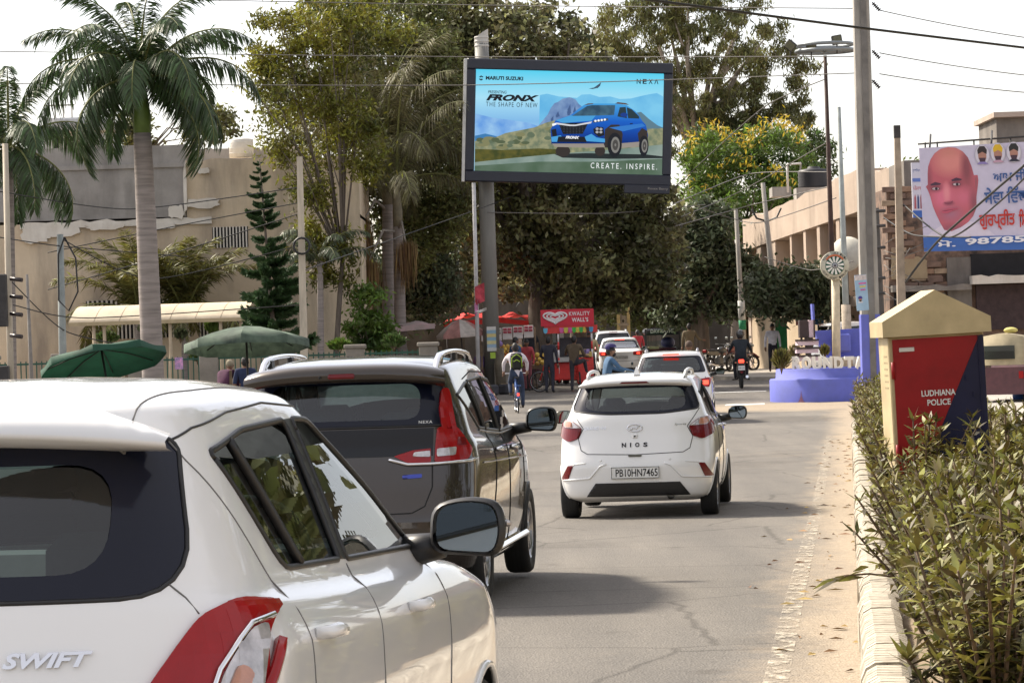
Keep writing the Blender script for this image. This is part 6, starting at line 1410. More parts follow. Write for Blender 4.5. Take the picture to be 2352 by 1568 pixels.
tree('broad_leaf_tree', 'huge dark dusty broad-leaved tree behind the billboard', 1240, 113, 60, [(1180, 90, 170, 110), (1060, 230, 90, 170), (1060, 450, 90, 110), (1360, 560, 210, 150), (1190, 580, 110, 140), (1470, 620, 110, 100), (1280, 300, 220, 150), (1500, 490, 70, 80), (1010, 60, 90, 80)], 48000, .26, .15, L_DARK, 34, ncl=520, clump=.5, fork=(1240, 640), thick=2.6, nl=20)
tree('broad_leaf_tree', 'second dark tree standing close behind the billboard tree', 1330, 120, 40, [(1340, 540, 230, 170), (1150, 480, 130, 200), (1240, 220, 200, 160), (1050, 560, 110, 150)], 15000, .42, .28, L_DARK, 45, clump=.6, fork=(1330, 660), thick=2)
tree('dark_tree', 'dark tree hanging over the far road, right of the market carts', 1610, 128, 46, [(1600, 600, 70, 110), (1680, 640, 60, 75), (1560, 690, 60, 60), (1620, 520, 60, 60), (1660, 690, 40, 40)], 15000, .27, .14, L_DKG, 35, clump=.5, fork=(1605, 700), thick=2)
tree('dark_tree', 'low dark tree covering the foot of the cream street building', 1870, 116.5, 22, [(1840, 660, 75, 40), (1790, 690, 70, 40), (1880, 690, 60, 40), (1765, 650, 36, 40), (1860, 640, 40, 30)], 11000, .25, .12, L_DKG, 36, clump=.42, fork=(1850, 720), thick=1.6)
tree('dark_tree', 'dark tree in the shade behind the parked jeep', 1500, 152, 40, [(1480, 690, 120, 60), (1560, 640, 90, 80), (1400, 690, 80, 50)], 12000, .3, .16, L_OLIVE, 37, clump=.6, fork=(1500, 730), thick=3)
tree('silver_oak', 'airy yellow-green tree between the royal palm and the dusty palms', 760, 97.5, 13, [(640, 190, 75, 110), (700, 60, 120, 80), (780, 240, 80, 150), (650, 330, 55, 55), (710, 480, 50, 130), (770, 600, 45, 100), (850, 80, 90, 100), (600, 150, 40, 60), (830, 330, 60, 100)], 19000, .22, .065, L_YELL, 38, up=.5, clump=.36, ncl=230, fork=(790, 560), thick=3, nl=26)
tree('silver_oak', 'darker leafy tree filling the sky around the dusty palms', 900, 108, 20, [(900, 60, 150, 90), (980, 150, 90, 100), (760, 40, 100, 70), (950, 300, 110, 110), (820, 200, 90, 110), (1000, 430, 90, 120), (880, 430, 80, 100), (680, 430, 60, 90), (750, 500, 60, 100), (960, 540, 90, 90), (700, 250, 90, 110)], 44000, .22, .09, L_OLIVE, 39, clump=.5, fork=(900, 420), thick=2.5, nl=16)
tree('shade_tree', 'dense dark undergrowth tree behind the dusty palm trunks', 800, 110, 26, [(760, 650, 60, 110), (990, 640, 80, 110), (860, 690, 80, 100), (700, 620, 40, 80), (930, 600, 70, 100)], 16000, .25, .11, L_DKG, 40, clump=.5, fork=(830, 760), thick=2)
tree('young_tree', 'small bright young tree in front of the dusty palm trunks', 850, 98, 8, [(850, 690, 36, 40), (835, 750, 46, 45), (870, 770, 45, 40)], 3200, .22, .08, L_BRT, 41, clump=.28, fork=(850, 790), thick=.8)
tree('climbing_vine', 'yellow-green climbing vine with big leaves on the palm trunk', 826, 103, 4, [(826, 430, 22, 50), (818, 500, 12, 50), (812, 600, 12, 60), (816, 680, 14, 30)], 320, .36, .26, M('vine_leaf', (.24, .25, .02), rough=.45, var=.4, scale=1, island=.35, trans=.4), 42, up=.8, clump=.16, fork=(820, 640), thick=.3, nl=4, cat='vine')
tree('roof_tree', 'pale tree showing over the left roof behind the royal palm', 300, 135, 12, [(295, 285, 38, 38), (320, 320, 40, 20), (480, 290, 60, 40)], 2600, .3, .14, L_EUC, 43, clump=.45, fork=(300, 340), thick=1.5)
tree('roof_tree', 'small shrub tree beyond the brick building roof', 2030, 130, 8, [(2040, 402, 30, 14), (2090, 396, 30, 22)], 1200, .25, .1, L_BRT, 44, clump=.3, fork=(2040, 420), thick=1, nl=4)
# palm-like dark fronds by the pale pole
fk = [frond_mesh('frond', [RACHIS, L_DKG], 1.8, 1.0, 1.8, 60, .42, .04, .8, 31)]
palm('dark_palm', 'dark drooping palm right of the pale concrete pole', (735, 600), (738, 900), 97, 14, 16, [(az+rnd(-.2, .2), tl, rnd(.85, 1.1), 0) for tl, nn in ((-.3, 6), (.15, 6)) for az in np.linspace(0, 2*PI, nn, endpoint=False)], fk)
# plants in the planter, along the fence
def bush(name, px, py, Y, w, h, n, L, W, mat, label, seed):
    k = S(Y); rg = np.random.default_rng(seed); c = P(px, py, Y); e = empty(name, c, label=label, cat='shrub')
    q = sph(n)*rg.uniform(.2, 1, (n, 1))**.5*np.array([[w*k, w*k*.7, h*k]])+np.array([[0, 0, h*k]])
    V, F = blades(q*.75, q*np.array([[1, 1, 1]])+np.array([[0, 0, .1]]), L, W, .3); link('foliage', np_mesh('foliage', V, F, mat), e, kind='stuff')
    mb = MB(); 
    for i in range(7): a = 2*PI*i/7; mb.tube([(0, 0, -.1), (math.cos(a)*w*k*.4, math.sin(a)*w*k*.3, h*k*1.2)], .012, n=4)
    mb.build('stem', OSTEM, e)
bush('planter_shrub', 1795, 850, 86.4, 24, 28, 420, .20, .035, OLE, 'leafy oleander shrub at the left end of the lettered planter', 1)
bush('planter_shrub', 1826, 830, 88, 16, 22, 260, .18, .035, OLE2, 'paler shrub between the letters and the book sculpture', 2); bush('planter_shrub', 1895, 820, 88.6, 13, 16, 200, .16, .03, OLE, 'small shrub right of the book sculpture', 3)
for i, (px, py, w, h) in enumerate(((245, 790, 28, 14), (336, 768, 18, 12), (490, 770, 20, 28), (455, 830, 18, 8), (610, 800, 30, 14), (780, 805, 30, 14), (905, 800, 30, 18), (415, 780, 14, 12))): bush('roadside_shrub', px, py, 93, w, h, 380, .2, .07, (L_GRN, L_DKG, L_BRT)[i % 3], ['rounded shrub behind the green umbrella', 'small bush left of the royal palm foot', 'dark bush right of the royal palm foot', 'yellowish clipped bush by the gate pier', 'shrub under the grey-green umbrella', 'shrub by the fence left of the palms', 'green bush at the foot of the dusty palms', 'small bush under the awning'][i], 60+i)
# unseen trees and a building, added for the cars' glass and paint to mirror
for i, (x, y, h) in enumerate(((-14, -34, 9), (-4, -42, 11), (7, -36, 9), (17, -30, 10), (26, -18, 10), (30, 20, 9), (24, 48, 9), (31, 70, 10), (10.8, 33, 14), (9.6, 24, 13), (13, 43, 15), (8.9, 16, 12))):
    rg = np.random.default_rng(70+i); N = 2600; c = sph(60)*rg.uniform(.3, 1, (60, 1))**.5*np.array([[4.2, 4.2, h*.36]])+np.array([[0, 0, h*.62]]); q = c[rg.integers(0, 60, N)]+rg.normal(0, .55, (N, 3))
    V, F = cards(q, .55, .35); e = empty('reflection_tree', (x, y, gz(max(y, 0))), label=['leafy roadside tree behind the viewer, leftmost', 'tall leafy tree straight behind the viewer', 'leafy tree behind the viewer, right of centre', 'roadside tree behind the viewer at right', 'roadside tree to the right, rear of the hedge', 'roadside tree out of frame right of the near hedge', 'roadside tree out of frame beyond the police box', 'roadside tree out of frame by the brick building', 'tall tree just out of frame right of the police box', 'tall tree just out of frame right of the near hedge', 'tall tree out of frame across the other carriageway', 'tree beside the near end of the hedge, out of frame'][i], cat='tree')
    link('crown', np_mesh('crown', V, F, (L_GRN, L_DARK, L_OLIVE)[i % 3]), e); MB().tube([(0, 0, -.2), (.1, 0, h*.3), (0, .1, h*.6)], [.35, .28, .15], n=8).build('trunk', BARK, e)
e = empty('reflection_building', (0, -58, 0), label='pale three-storey building far behind the viewer', cat='building'); MB().box((0, 0, 5), (70, 8, 10)).build('wall', CREAMW, e)  # unseen block added for the rear glass to mirror
for i in range(16):
    for j in range(3): MB().box((-30+i*4, 4.05, 1.8+j*3.1), (1.6, .1, 1.6)).build('window', DARKIN, e)
# ------------------------------------------------------------------ lit billboard
EXPO = 2**scene.view_settings.exposure
def E(name, col, noise=None):                  # a pixel colour on a lit screen
    if name in MATS: return MATS[name]
    m = bpy.data.materials.new(name); MATS[name] = m; m.use_nodes = True; n = m.node_tree.nodes; l = m.node_tree.links; b = n['Principled BSDF']
    c = lin([x/255 for x in col]); b.inputs['Base Color'].default_value = (.02, .02, .02, 1); b.inputs['Roughness'].default_value = .5; b.inputs['Specular IOR Level'].default_value = 0.
    b.inputs['Emission Color'].default_value = (*c, 1); b.inputs['Emission Strength'].default_value = 1.0/EXPO
    if noise:
        tc = n.new('ShaderNodeTexCoord'); x = n.new('ShaderNodeTexNoise'); x.inputs['Scale'].default_value = noise[1]; x.inputs['Detail'].default_value = 6; l.new(tc.outputs['Object'], x.inputs['Vector'])
        r = n.new('ShaderNodeValToRGB'); r.color_ramp.elements[0].position = .35; r.color_ramp.elements[1].position = .65; r.color_ramp.elements[0].color = (*c, 1); r.color_ramp.elements[1].color = (*lin([q/255 for q in noise[0]]), 1); l.new(x.outputs['Fac'], r.inputs[0]); l.new(r.outputs[0], b.inputs['Emission Color'])
    return m
def E_grad(name, stops, h, z=None):
    m = bpy.data.materials.new(name); MATS[name] = m; m.use_nodes = True; n = m.node_tree.nodes; l = m.node_tree.links; b = n['Principled BSDF']; b.inputs['Base Color'].default_value = (.01, .01, .01, 1); b.inputs['Specular IOR Level'].default_value = 0.; b.inputs['Emission Strength'].default_value = 1.0/EXPO
    tc = n.new('ShaderNodeTexCoord'); sp = n.new('ShaderNodeSeparateXYZ'); l.new(tc.outputs['Object'], sp.inputs[0]); mr = n.new('ShaderNodeMapRange'); mr.inputs[1].default_value, mr.inputs[2].default_value = z or (-h/2, h/2); l.new(sp.outputs['Z'], mr.inputs[0])
    r = n.new('ShaderNodeValToRGB'); l.new(mr.outputs[0], r.inputs[0])
    while len(r.color_ramp.elements) < len(stops): r.color_ramp.elements.new(.5)
    for e_, (p_, c_) in zip(r.color_ramp.elements, stops): e_.position = p_; e_.color = (*lin([q/255 for q in c_]), 1)
    l.new(r.outputs[0], b.inputs['Emission Color']); return m
Yk = 103.; k = S(Yk); bc = P(1307, 281, Yk); foot = G(1132, Yk)
bb = empty('lit_billboard', foot, label='large lit billboard with a blue car advert on a thick grey mast', cat='billboard')
top = P(1106, 100, Yk+.75)-foot; foot_y = Vector((0, .75, 0))
MB().tube([Vector((0, .75, -.2)), top], [20*k, 16*k], n=24).build('mast', M('mast_grey', (.20, .195, .18), rough=.6, var=.15, scale=2, stretch=(2, 2, .3)), bb)
mb = MB(); c = top; r_ = 16*k; n = 20; vs_ = [c+Vector((r_*math.cos(2*PI*i/n), r_*math.sin(2*PI*i/n), -.3)) for i in range(n)]+[c+Vector((r_*math.cos(2*PI*i/n), r_*math.sin(2*PI*i/n), .30+.14*math.cos(2*PI*i/n))) for i in range(n)]
mb.add(vs_, [(i, (i+1) % n, n+(i+1) % n, n+i) for i in range(n)]+[tuple(range(n, 2*n))]); mb.build('mast_top', M('mast_pale', (.50, .48, .44), rough=.5, var=.1), bb)
for dz in (-.12, .02, .14): MB().lathe([(r_*1.0, dz), (r_*1.06, dz+.02), (r_*1.06, dz+.05), (r_, dz+.07)], c=c, n=20).build('mast_ring', M('mast_pale', 0), bb)
MB().box((GX(1157, Yk-.3)-foot.x, .35, .45), (40*k, .6, 1.0), bev=.03).build('footing', PIER, bb)
MB().tube([(GX(1152, Yk)-foot.x, .1, 0), P(1146, 800, Yk)-foot], [.16, .15], n=8).build('stub_post', M('stub_brown', (.14, .12, .09), rough=.9, var=.3), bb)
FRM = M('frame_navy', (.018, .021, .035), rough=.4, var=.1); W, H, D = 474*k, 282*k, .42
fr_ = link('frame', MB().mesh('frame', FRM), bb); T = Matrix.Translation(bc-foot) @ Matrix.Rotation(.05, 4, 'Z') @ Matrix.Rotation(R(3.0), 4, 'Y'); fr_.matrix_local = T
Ws, Hs = 432.6*k, 233*k; mb = MB()
mb.box((0, .16, 0), (W, .24, H)); b_ = (W-Ws)/2; t_ = (H-Hs)/2
for (x0, x1, z0, z1) in ((-W/2, W/2, Hs/2, H/2), (-W/2, W/2, -H/2, -Hs/2), (-W/2, -Ws/2, -Hs/2, Hs/2), (Ws/2, W/2, -Hs/2, Hs/2)): mb.box(((x0+x1)/2, -.03, (z0+z1)/2), (x1-x0, .14, z1-z0), bev=.03)
fr_.data = mb.mesh('frame', FRM)
MB().box((-W/2-.05, .12, -.01), (.09, .36, H*1.0)).build('side_panel', M('side_alloy', (.55, .54, .52), rough=.35, metal=.4, var=.1), fr_)
MB().box((W/2-55*k, -.02, -H/2-9*k), (105*k, .2, 20*k), bev=.02).build('control_box', FRM, fr_); put_text('maker_mark', 'Rosex Berry', M('mark_grey', (.30, .28, .26), rough=.6), fr_, at(W/2-30*k, -.13, -H/2-8*k) @ FACE, 46*k, 7*k)
for i in range(2): MB().box(((P(1108, 300, Yk)-bc).x, .45, 60*k-i*90*k), (.5, .5, .12)).build('mast_clamp', METAL_D, fr_)
sc_ = MB().box((0, .03, 0), (Ws, .03, Hs)).build('screen', E_grad('screen_sky', [(0, (150, 190, 215)), (.30, (176, 214, 236)), (.5, (130, 186, 232)), (.72, (168, 224, 246)), (1, (88, 208, 240))], Hs), fr_)
LAY = [0]
def A(u, v): v = v-(u-262)*.0127; return ((u-1049)/1573*Ws, (853-v)/845*Hs)
def art(pts, mat, name='advert_shape'):
    LAY[0] += 1; y = .012-.0012*LAY[0]; mb = MB(); q = [A(*p) for p in pts]; mb.prism(q, y, y+.0008, 'y'); return mb.build(name, mat, sc_)
def ell(cx, cy, rx_, ry_, n=20): return [(cx+rx_*math.cos(2*PI*i/n), cy+ry_*math.sin(2*PI*i/n)) for i in range(n)]
rs = random.Random(3)
art([(264, 800), (420, 835), (560, 850), (700, 870), (800, 900), (760, 960), (450, 1010), (266, 1040)], E('ad_bluemist', (88, 148, 222), ((150, 195, 235), 1.6)))
art([(264, 985), (350, 965), (460, 990), (470, 1020), (266, 1030)], E('ad_bluehill', (58, 122, 176)))
art([(800, 640), (860, 628), (960, 650), (1110, 660), (1150, 632), (1220, 628), (1300, 650), (1390, 645), (1470, 665), (1560, 660), (1640, 640), (1720, 622), (1780, 612), (1834, 640), (1836, 900), (800, 900)], E('ad_farmount', (96, 178, 226), ((124, 200, 236), 1.2)))
art([(1600, 780), (1650, 770), (1720, 830), (1790, 880), (1838, 900), (1838, 960), (1560, 960)], E('ad_midmount', (92, 124, 140)))
art([(785, 905), (830, 850), (870, 800), (895, 745), (925, 705), (955, 695), (990, 668), (1050, 655), (1100, 672), (1128, 712), (1160, 735), (1200, 790), (1300, 880), (1300, 930)], E('ad_rock', (92, 122, 172), ((128, 158, 198), 3)))
for i in range(9): x = rs.uniform(880, 1120); y = rs.uniform(740, 870); art([(x, y), (x+rs.uniform(12, 30), y-rs.uniform(20, 50)), (x+rs.uniform(20, 40), y+rs.uniform(0, 40)), (x+5, y+rs.uniform(15, 40))], E('ad_rockshade', (66, 92, 138)))
art([(266, 1030), (330, 1010), (440, 995), (520, 960), (640, 935), (760, 910), (860, 868), (930, 850), (1000, 900), (1500, 920), (1840, 905), (1842, 1080), (268, 1160)], E('ad_scrub', (104, 118, 96), ((160, 158, 122), 5)))
for i in range(26): x = rs.uniform(290, 900); y = 1030+rs.uniform(-30, 60)-max(0, (x-500))*.22; art(ell(x, y, rs.uniform(20, 55), rs.uniform(10, 24), 9), E('ad_bush%d' % (i % 3), [(84, 96, 70), (128, 128, 92), (96, 110, 88)][i % 3]))
art([(267, 1095), (500, 1100), (800, 1085), (960, 1090), (960, 1150), (268, 1215)], E('ad_grass', (62, 70, 32), ((96, 92, 40), 6)))
art([(268, 1205), (600, 1165), (950, 1128), (1500, 1080), (1842, 1040), (1844, 1298), (268, 1276)], E('ad_road', (112, 134, 126), ((142, 158, 150), 1.5)))
art([(268, 1235), (800, 1195), (1300, 1190), (1844, 1160), (1844, 1298), (268, 1276)], E('ad_road2', (72, 96, 74), ((96, 116, 100), 1.2)))
art([(930, 1130), (1200, 1120), (1700, 1125), (1838, 1140), (1838, 1155), (1400, 1165), (1000, 1160)], E('ad_shadow', (34, 42, 44)))
BL = E_grad('ad_carblue', [(0, (10, 36, 92)), (.3, (18, 66, 156)), (.6, (26, 96, 196)), (1, (70, 160, 222))], 0, (A(1000, 1066)[1], A(1300, 704)[1])); DKC = E('ad_dark', (22, 26, 34)); CLAD = E('ad_clad', (52, 46, 44))
for cx, cy, rx_, ry_ in ((1002, 1105, 62, 48), (1312, 1100, 44, 42)): art(ell(cx, cy, rx_, ry_), CLAD)
art([(895, 925), (925, 870), (935, 850), (1000, 826), (1060, 806), (1130, 748), (1175, 716), (1240, 706), (1440, 704), (1525, 716), (1600, 765), (1632, 800), (1660, 845), (1692, 880), (1712, 960), (1706, 1050), (1480, 1066), (1350, 1066), (905, 1050)], BL, 'advert_car')
art([(1350, 920), (1400, 880), (1470, 880), (1500, 960), (1490, 1070), (1345, 1072)], CLAD); art([(1625, 950), (1660, 905), (1705, 930), (1714, 1040), (1640, 1050)], CLAD); art([(1480, 1035), (1640, 1020), (1645, 1060), (1480, 1075)], E('ad_silver', (150, 142, 134)))
art([(935, 850), (1060, 808), (1270, 806), (1236, 850), (1100, 862), (1000, 872)], E('ad_hood', (70, 158, 216))); art([(1072, 812), (1195, 728), (1236, 720), (1432, 718), (1424, 800), (1300, 806)], E('ad_glass', (40, 72, 96), ((70, 108, 128), 3)))
art([(1452, 812), (1470, 736), (1520, 732), (1532, 826)], E('ad_glass2', (34, 56, 66))); art([(1542, 826), (1528, 735), (1570, 750), (1632, 808), (1636, 828)], E('ad_glass2', 0)); art(ell(1506, 798, 30, 18), E('ad_mirror', (16, 58, 140)))
art([(1385, 905), (1660, 868), (1690, 890), (1500, 935)], E('ad_shoulder', (48, 120, 200))); art([(958, 872), (1210, 866), (1165, 960), (1000, 964)], DKC); art([(940, 868), (1060, 884), (1100, 884), (1240, 856), (1232, 872), (1100, 896), (1050, 896), (950, 884)], E('ad_chrome', (214, 216, 220)))
for i in range(5):
    for j in range(9):
        if abs(j-4) < 4.6-i*.4: art(ell(1085+(j-4)*26, 905+i*13, 5, 3, 6), E('ad_mesh', (66, 72, 80)))
art([(1244, 852), (1372, 828), (1376, 846), (1252, 868)], E('ad_lampdark', (70, 80, 90)))
for i in range(4): art(ell(1268+i*26, 852-i*4, 10, 9, 10), E('ad_lamp', (250, 252, 255)))
art([(905, 880), (940, 872), (945, 885), (910, 900)], E('ad_lamp', 0)); art([(1250, 920), (1285, 898), (1335, 905), (1345, 970), (1300, 985), (1258, 955)], DKC)
for x, y in ((1283, 918), (1315, 920), (1283, 945), (1315, 945)): art(ell(x, y, 13, 11, 10), E('ad_pod', (170, 170, 175)))
art([(900, 930), (940, 920), (950, 985), (912, 985)], DKC); art([(1180, 985), (1235, 960), (1280, 990), (1350, 1000), (1350, 1030), (1180, 1020)], E('ad_hood', 0)); art([(900, 990), (980, 975), (1000, 1000), (960, 1030), (905, 1030)], E('ad_hood', 0))
art([(960, 985), (1180, 985), (1200, 1030), (950, 1030)], DKC); art([(905, 1045), (1340, 1040), (1352, 1070), (1200, 1076), (935, 1072)], E('ad_silver', 0))
for cx, cy, rx_, ry_ in ((1432, 1050, 60, 102), (1676, 1055, 40, 85)): art(ell(cx, cy, rx_, ry_), DKC); art(ell(cx+6, cy, rx_*.62, ry_*.66), E('ad_rim', (128, 126, 122))); art(ell(cx+6, cy, rx_*.4, ry_*.44), E('ad_rim2', (74, 72, 70))); art(ell(cx+6, cy, rx_*.12, ry_*.12), E('ad_rim', 0))
art([(1430, 706), (1450, 694), (1520, 702), (1545, 716), (1500, 712)], E('ad_rail', (92, 70, 60))); art([(1170, 722), (1200, 708), (1250, 706), (1240, 714)], E('ad_rail', 0)); art([(1555, 870), (1580, 866), (1580, 874), (1556, 878)], DKC); art([(1205, 585), (1250, 575), (1290, 545), (1308, 530), (1300, 560), (1280, 580), (1270, 580), (1240, 588)], E('ad_bird', (62, 82, 104)))
def adt(s_, u0, u1, v0, v1, mat, **kk):
    a = A(u0, v1); b2 = A(u1, v0); LAY[0] += 1; put_text('advert_lettering', s_, mat, sc_, at((a[0]+b2[0])/2, .012-.0012*LAY[0], (a[1]+b2[1])/2) @ FACE, b2[0]-a[0], b2[1]-a[1], **kk)
BK = E('ad_ink', (18, 22, 30)); WT = E('ad_white', (246, 248, 250))
adt('MARUTI SUZUKI', 344, 656, 493, 521, BK, offset=.045); adt('PRESENTING', 366, 520, 611, 634, BK, shear=.15, offset=.01); adt('FRONX', 350, 792, 645, 694, BK, shear=.35, offset=.06); adt('THE SHAPE OF NEW', 350, 780, 709, 742, BK, space=1.25); [adt(c_, u-17, u+17, 500, 540, BK, offset=.022) for c_, u in zip('NEXΛ', (1622, 1672, 1722, 1770))]; adt('CREATE. INSPIRE.', 1235, 1790, 1207, 1246, WT, space=1.5); adt('FRONX', 1020, 1135, 981, 1003, WT, shear=.3, offset=.05)
art([(305, 486), (325, 498), (316, 504), (305, 497), (298, 503), (322, 519), (305, 530), (286, 517), (295, 511), (305, 519), (311, 514), (288, 498)], BK, 'advert_logo')
# thin pole with flags and a lamp arm beside the mast
e, d, kk = pole('flag_pole', (1088, 420), (1100, 890), 101, 9, 10, M('pole_white', (.45, .44, .44), rough=.7, var=.3, scale=2), 'thin pale pole with torn red flags beside the billboard mast')
for (px, py, w, h, m_) in ((1102, 675, 22, 42, M('flag_red', (.42, .05, .07), rough=.8, var=.4, scale=4)), (1094, 708, 8, 30, M('flag_pink', (.5, .2, .35), rough=.8, var=.3)), (1104, 714, 28, 6, M('flag_white', (.6, .58, .55), rough=.8, var=.2))):
    q = P(px, py, 100.8)-e.location; MB().add([q+Vector((a*w*kk/2, .05*math.sin(a*3+b), b*h*kk/2+.06*a)) for b in (1, 0, -1) for a in (-1, 0, 1)], [(0, 1, 4, 3), (1, 2, 5, 4), (3, 4, 7, 6), (4, 5, 8, 7)]).build('flag', m_, e)
# ------------------------------------------------------------------ portrait hoarding on the brick building
Yh = 95.; k = S(Yh); ho = empty('portrait_hoarding', P(2122, 578, Yh), R(-12), label="pale hoarding with a bald man's portrait and a blue telephone band", cat='hoarding'); ho.rotation_euler.y = R(-1.0)
HW, HH = 330*k, 238*k; PRN = lambda n_, c_, **q: MATS['print_'+n_] if c_ == 0 else M('print_'+n_, tuple(c_), rough=.6, var=.04, **q)
MB().box((HW/2, .06, HH/2), (HW, .06, HH)).build('panel', PRN('lavender', (.56, .52, .66)), ho); HL = [0]
def hp(zx, zy): return ((zx-303)/2.85*.784*k, (1248-zy-(zx-303)*.035)/2.85*.784*k)
def hart(pts, mat, name='printed_shape'):
    HL[0] += 1; y = .028-.0015*HL[0]; q = [hp(*p) for p in pts]; return MB().prism(q, y, y+.001, 'y').build(name, mat, ho)
hart([(303, 1128), (1500, 1128), (1500, 1246), (303, 1246)], PRN('blue_band', (.045, .13, .42)), 'blue_band'); hart([(380, 1080), (460, 1030), (560, 1060), (700, 1000), (820, 1050), (900, 1125), (330, 1125)], PRN('collar', (.66, .60, .72)))
head = [(365, 600), (372, 540), (395, 480), (430, 430), (480, 395), (545, 380), (610, 388), (665, 420), (705, 470), (730, 540), (748, 620), (778, 618), (782, 660), (772, 730), (760, 800), (756, 890), (725, 960), (680, 1010), (620, 1050), (540, 1082), (480, 1070), (450, 1010), (420, 940), (395, 870), (378, 790), (362, 740), (345, 706), (362, 690)]
def portrait(spots):                         # a printed photograph: soft tones blended on the sheet
    m = bpy.data.materials.new('print_portrait'); m.use_nodes = True; n = m.node_tree.nodes; l = m.node_tree.links; b = n['Principled BSDF']; b.inputs['Roughness'].default_value = .6
    tc = n.new('ShaderNodeTexCoord'); col = None
    for (zx, zy, rx_, ry_, c_, st) in spots:
        x, z = hp(zx, zy); q = rx_/2.85*.784*k; w_ = ry_/2.85*.784*k
        mp = n.new('ShaderNodeMapping'); mp.vector_type = 'TEXTURE'; mp.inputs['Location'].default_value = (x, 0, z); mp.inputs['Scale'].default_value = (q, 50, w_); l.new(tc.outputs['Object'], mp.inputs[0])
        g = n.new('ShaderNodeTexGradient'); g.gradient_type = 'SPHERICAL'; l.new(mp.outputs[0], g.inputs[0]); f = n.new('ShaderNodeMath'); f.operation = 'MULTIPLY'; f.use_clamp = True; f.inputs[1].default_value = st; l.new(g.outputs['Fac'], f.inputs[0])
        mx = n.new('ShaderNodeMixRGB'); l.new(f.outputs[0], mx.inputs[0]); mx.inputs[2].default_value = (*c_, 1)
        if col is None: mx.inputs[1].default_value = (.50, .115, .15, 1)
        else: l.new(col, mx.inputs[1])
        col = mx.outputs[0]
    l.new(col, b.inputs['Base Color']); return m
hart(head, portrait([(560, 500, 190, 150, (.66, .24, .22), 1.5), (690, 560, 70, 260, (.26, .07, .09), 1.3), (480, 800, 130, 130, (.68, .17, .26), 1.3), (650, 800, 120, 120, (.60, .15, .22), 1.2), (425, 715, 75, 50, (.28, .07, .10), 1.4), (600, 685, 75, 50, (.28, .07, .10), 1.4), (515, 760, 40, 110, (.74, .26, .30), 1.3), (530, 850, 60, 26, (.24, .06, .09), 1.3), (545, 940, 130, 90, (.40, .15, .22), 1.1), (560, 1060, 190, 60, (.30, .09, .13), 1.1), (740, 860, 60, 190, (.28, .08, .11), 1.2), (375, 640, 40, 160, (.32, .08, .11), 1.1), (545, 420, 160, 70, (.58, .22, .18), .9)]), 'printed_face')
hart([(490, 838), (530, 846), (565, 826), (560, 846), (525, 858), (495, 852)], PRN('nose_shadow', (.25, .06, .10)))
for (x, y) in ((425, 725), (600, 692)): hart([(x-42, y-38), (x, y-56), (x+48, y-42), (x+40, y-32), (x-36, y-26)], PRN('brow', (.07, .03, .06))); hart(ell(x, y, 38, 15), PRN('eye_rim', (.20, .06, .09))); hart(ell(x, y, 28, 10), PRN('eye_white', (.55, .45, .48))); hart(ell(x+6, y, 12, 11), PRN('iris', (.03, .02, .03)))
hart([(465, 912), (520, 890), (600, 888), (610, 896), (560, 912), (520, 930), (475, 930)], PRN('lips', (.52, .10, .16))); hart([(470, 910), (605, 894), (560, 904), (500, 914)], PRN('mouth_line', (.22, .04, .07))); hart([(755, 640), (772, 635), (768, 720), (756, 730)], PRN('ear_shade', (.36, .11, .14)))
for i, (cx, cy, hair) in enumerate(((825, 452, (.03, .02, .02)), (955, 440, (.65, .42, .02)), (1086, 435, (.02, .02, .02)))):
    hart(ell(cx, cy, 62, 86, 24), PRN('medal', (.45, .43, .48))); hart(ell(cx, cy, 57, 81, 24), PRN('medal_in', (.60, .57, .66))); hart(ell(cx, cy+10, 34, 52, 16), PRN('small_skin', (.40, .20, .15))); hart([(cx-36, cy-5), (cx-40, cy-40), (cx-20, cy-72), (cx+20, cy-72), (cx+40, cy-40), (cx+36, cy-5), (cx, cy-25)], PRN('hair%d' % i, hair)); hart([(cx-28, cy+25), (cx+28, cy+25), (cx+20, cy+62), (cx-20, cy+62)], PRN('beard%d' % i, (.06, .03, .05))); hart([(cx-48, cy+78), (cx-24, cy+58), (cx+24, cy+58), (cx+48, cy+78)], PRN('shirt%d' % i, ((.25, .2, .45), (.5, .3, .4), (.02, .02, .04))[i]))
def ht(s_, x0, x1, y0, y1, mat, **q):
    a, b2 = hp(x0, y1), hp(x1, y0); HL[0] += 1; put_text('printed_lettering', s_, mat, ho, at((a[0]+b2[0])/2, .028-.0015*HL[0], (a[1]+b2[1])/2) @ FACE, b2[0]-a[0], b2[1]-a[1], **q)
BI, RI, WI = PRN('ink_blue', (.03, .09, .28)), PRN('ink_red', (.50, .03, .02)), PRN('ink_white', (.75, .74, .78))
ht('ਆਪ ਜੀ ਦੀ', 905, 1290, 570, 680, BI, offset=.02); ht('ਸੇਵਾ ਿਵੱਚ', 825, 1180, 715, 865, BI, offset=.02); ht('ਗੁਰਪ੍ਰੀਤ', 775, 1070, 905, 1085, RI, offset=.025); ht('ਿਸੰਘ', 1100, 1230, 905, 1060, RI, offset=.025); ht('ਮੋ.', 412, 570, 1150, 1215, WI, offset=.02); ht('98785', 650, 1145, 1128, 1200, WI, offset=.03)
for x in (.3, HW*.5): MB().tube([(x, .1, HH), (x, .6, HH+.4)], .03, n=5).build('stay', METAL_D, ho)
so = empty('side_hoarding', P(2097, 500, 96), R(8), label='narrow pale advertisement board at the left of the portrait hoarding', cat='hoarding'); k = S(96)
MB().box((13*k, 0, 63*k), (27*k, .05, 126*k)).build('panel', PRN('pale', (.60, .60, .66)), so); MB().box((13*k, -.03, 8*k), (27*k, .01, 16*k)).build('blue_band', PRN('blue_band', 0), so); MB().box((13*k, -.03, 86*k), (24*k, .01, 8*k)).build('blue_strip', PRN('strip', (.12, .2, .5)), so)
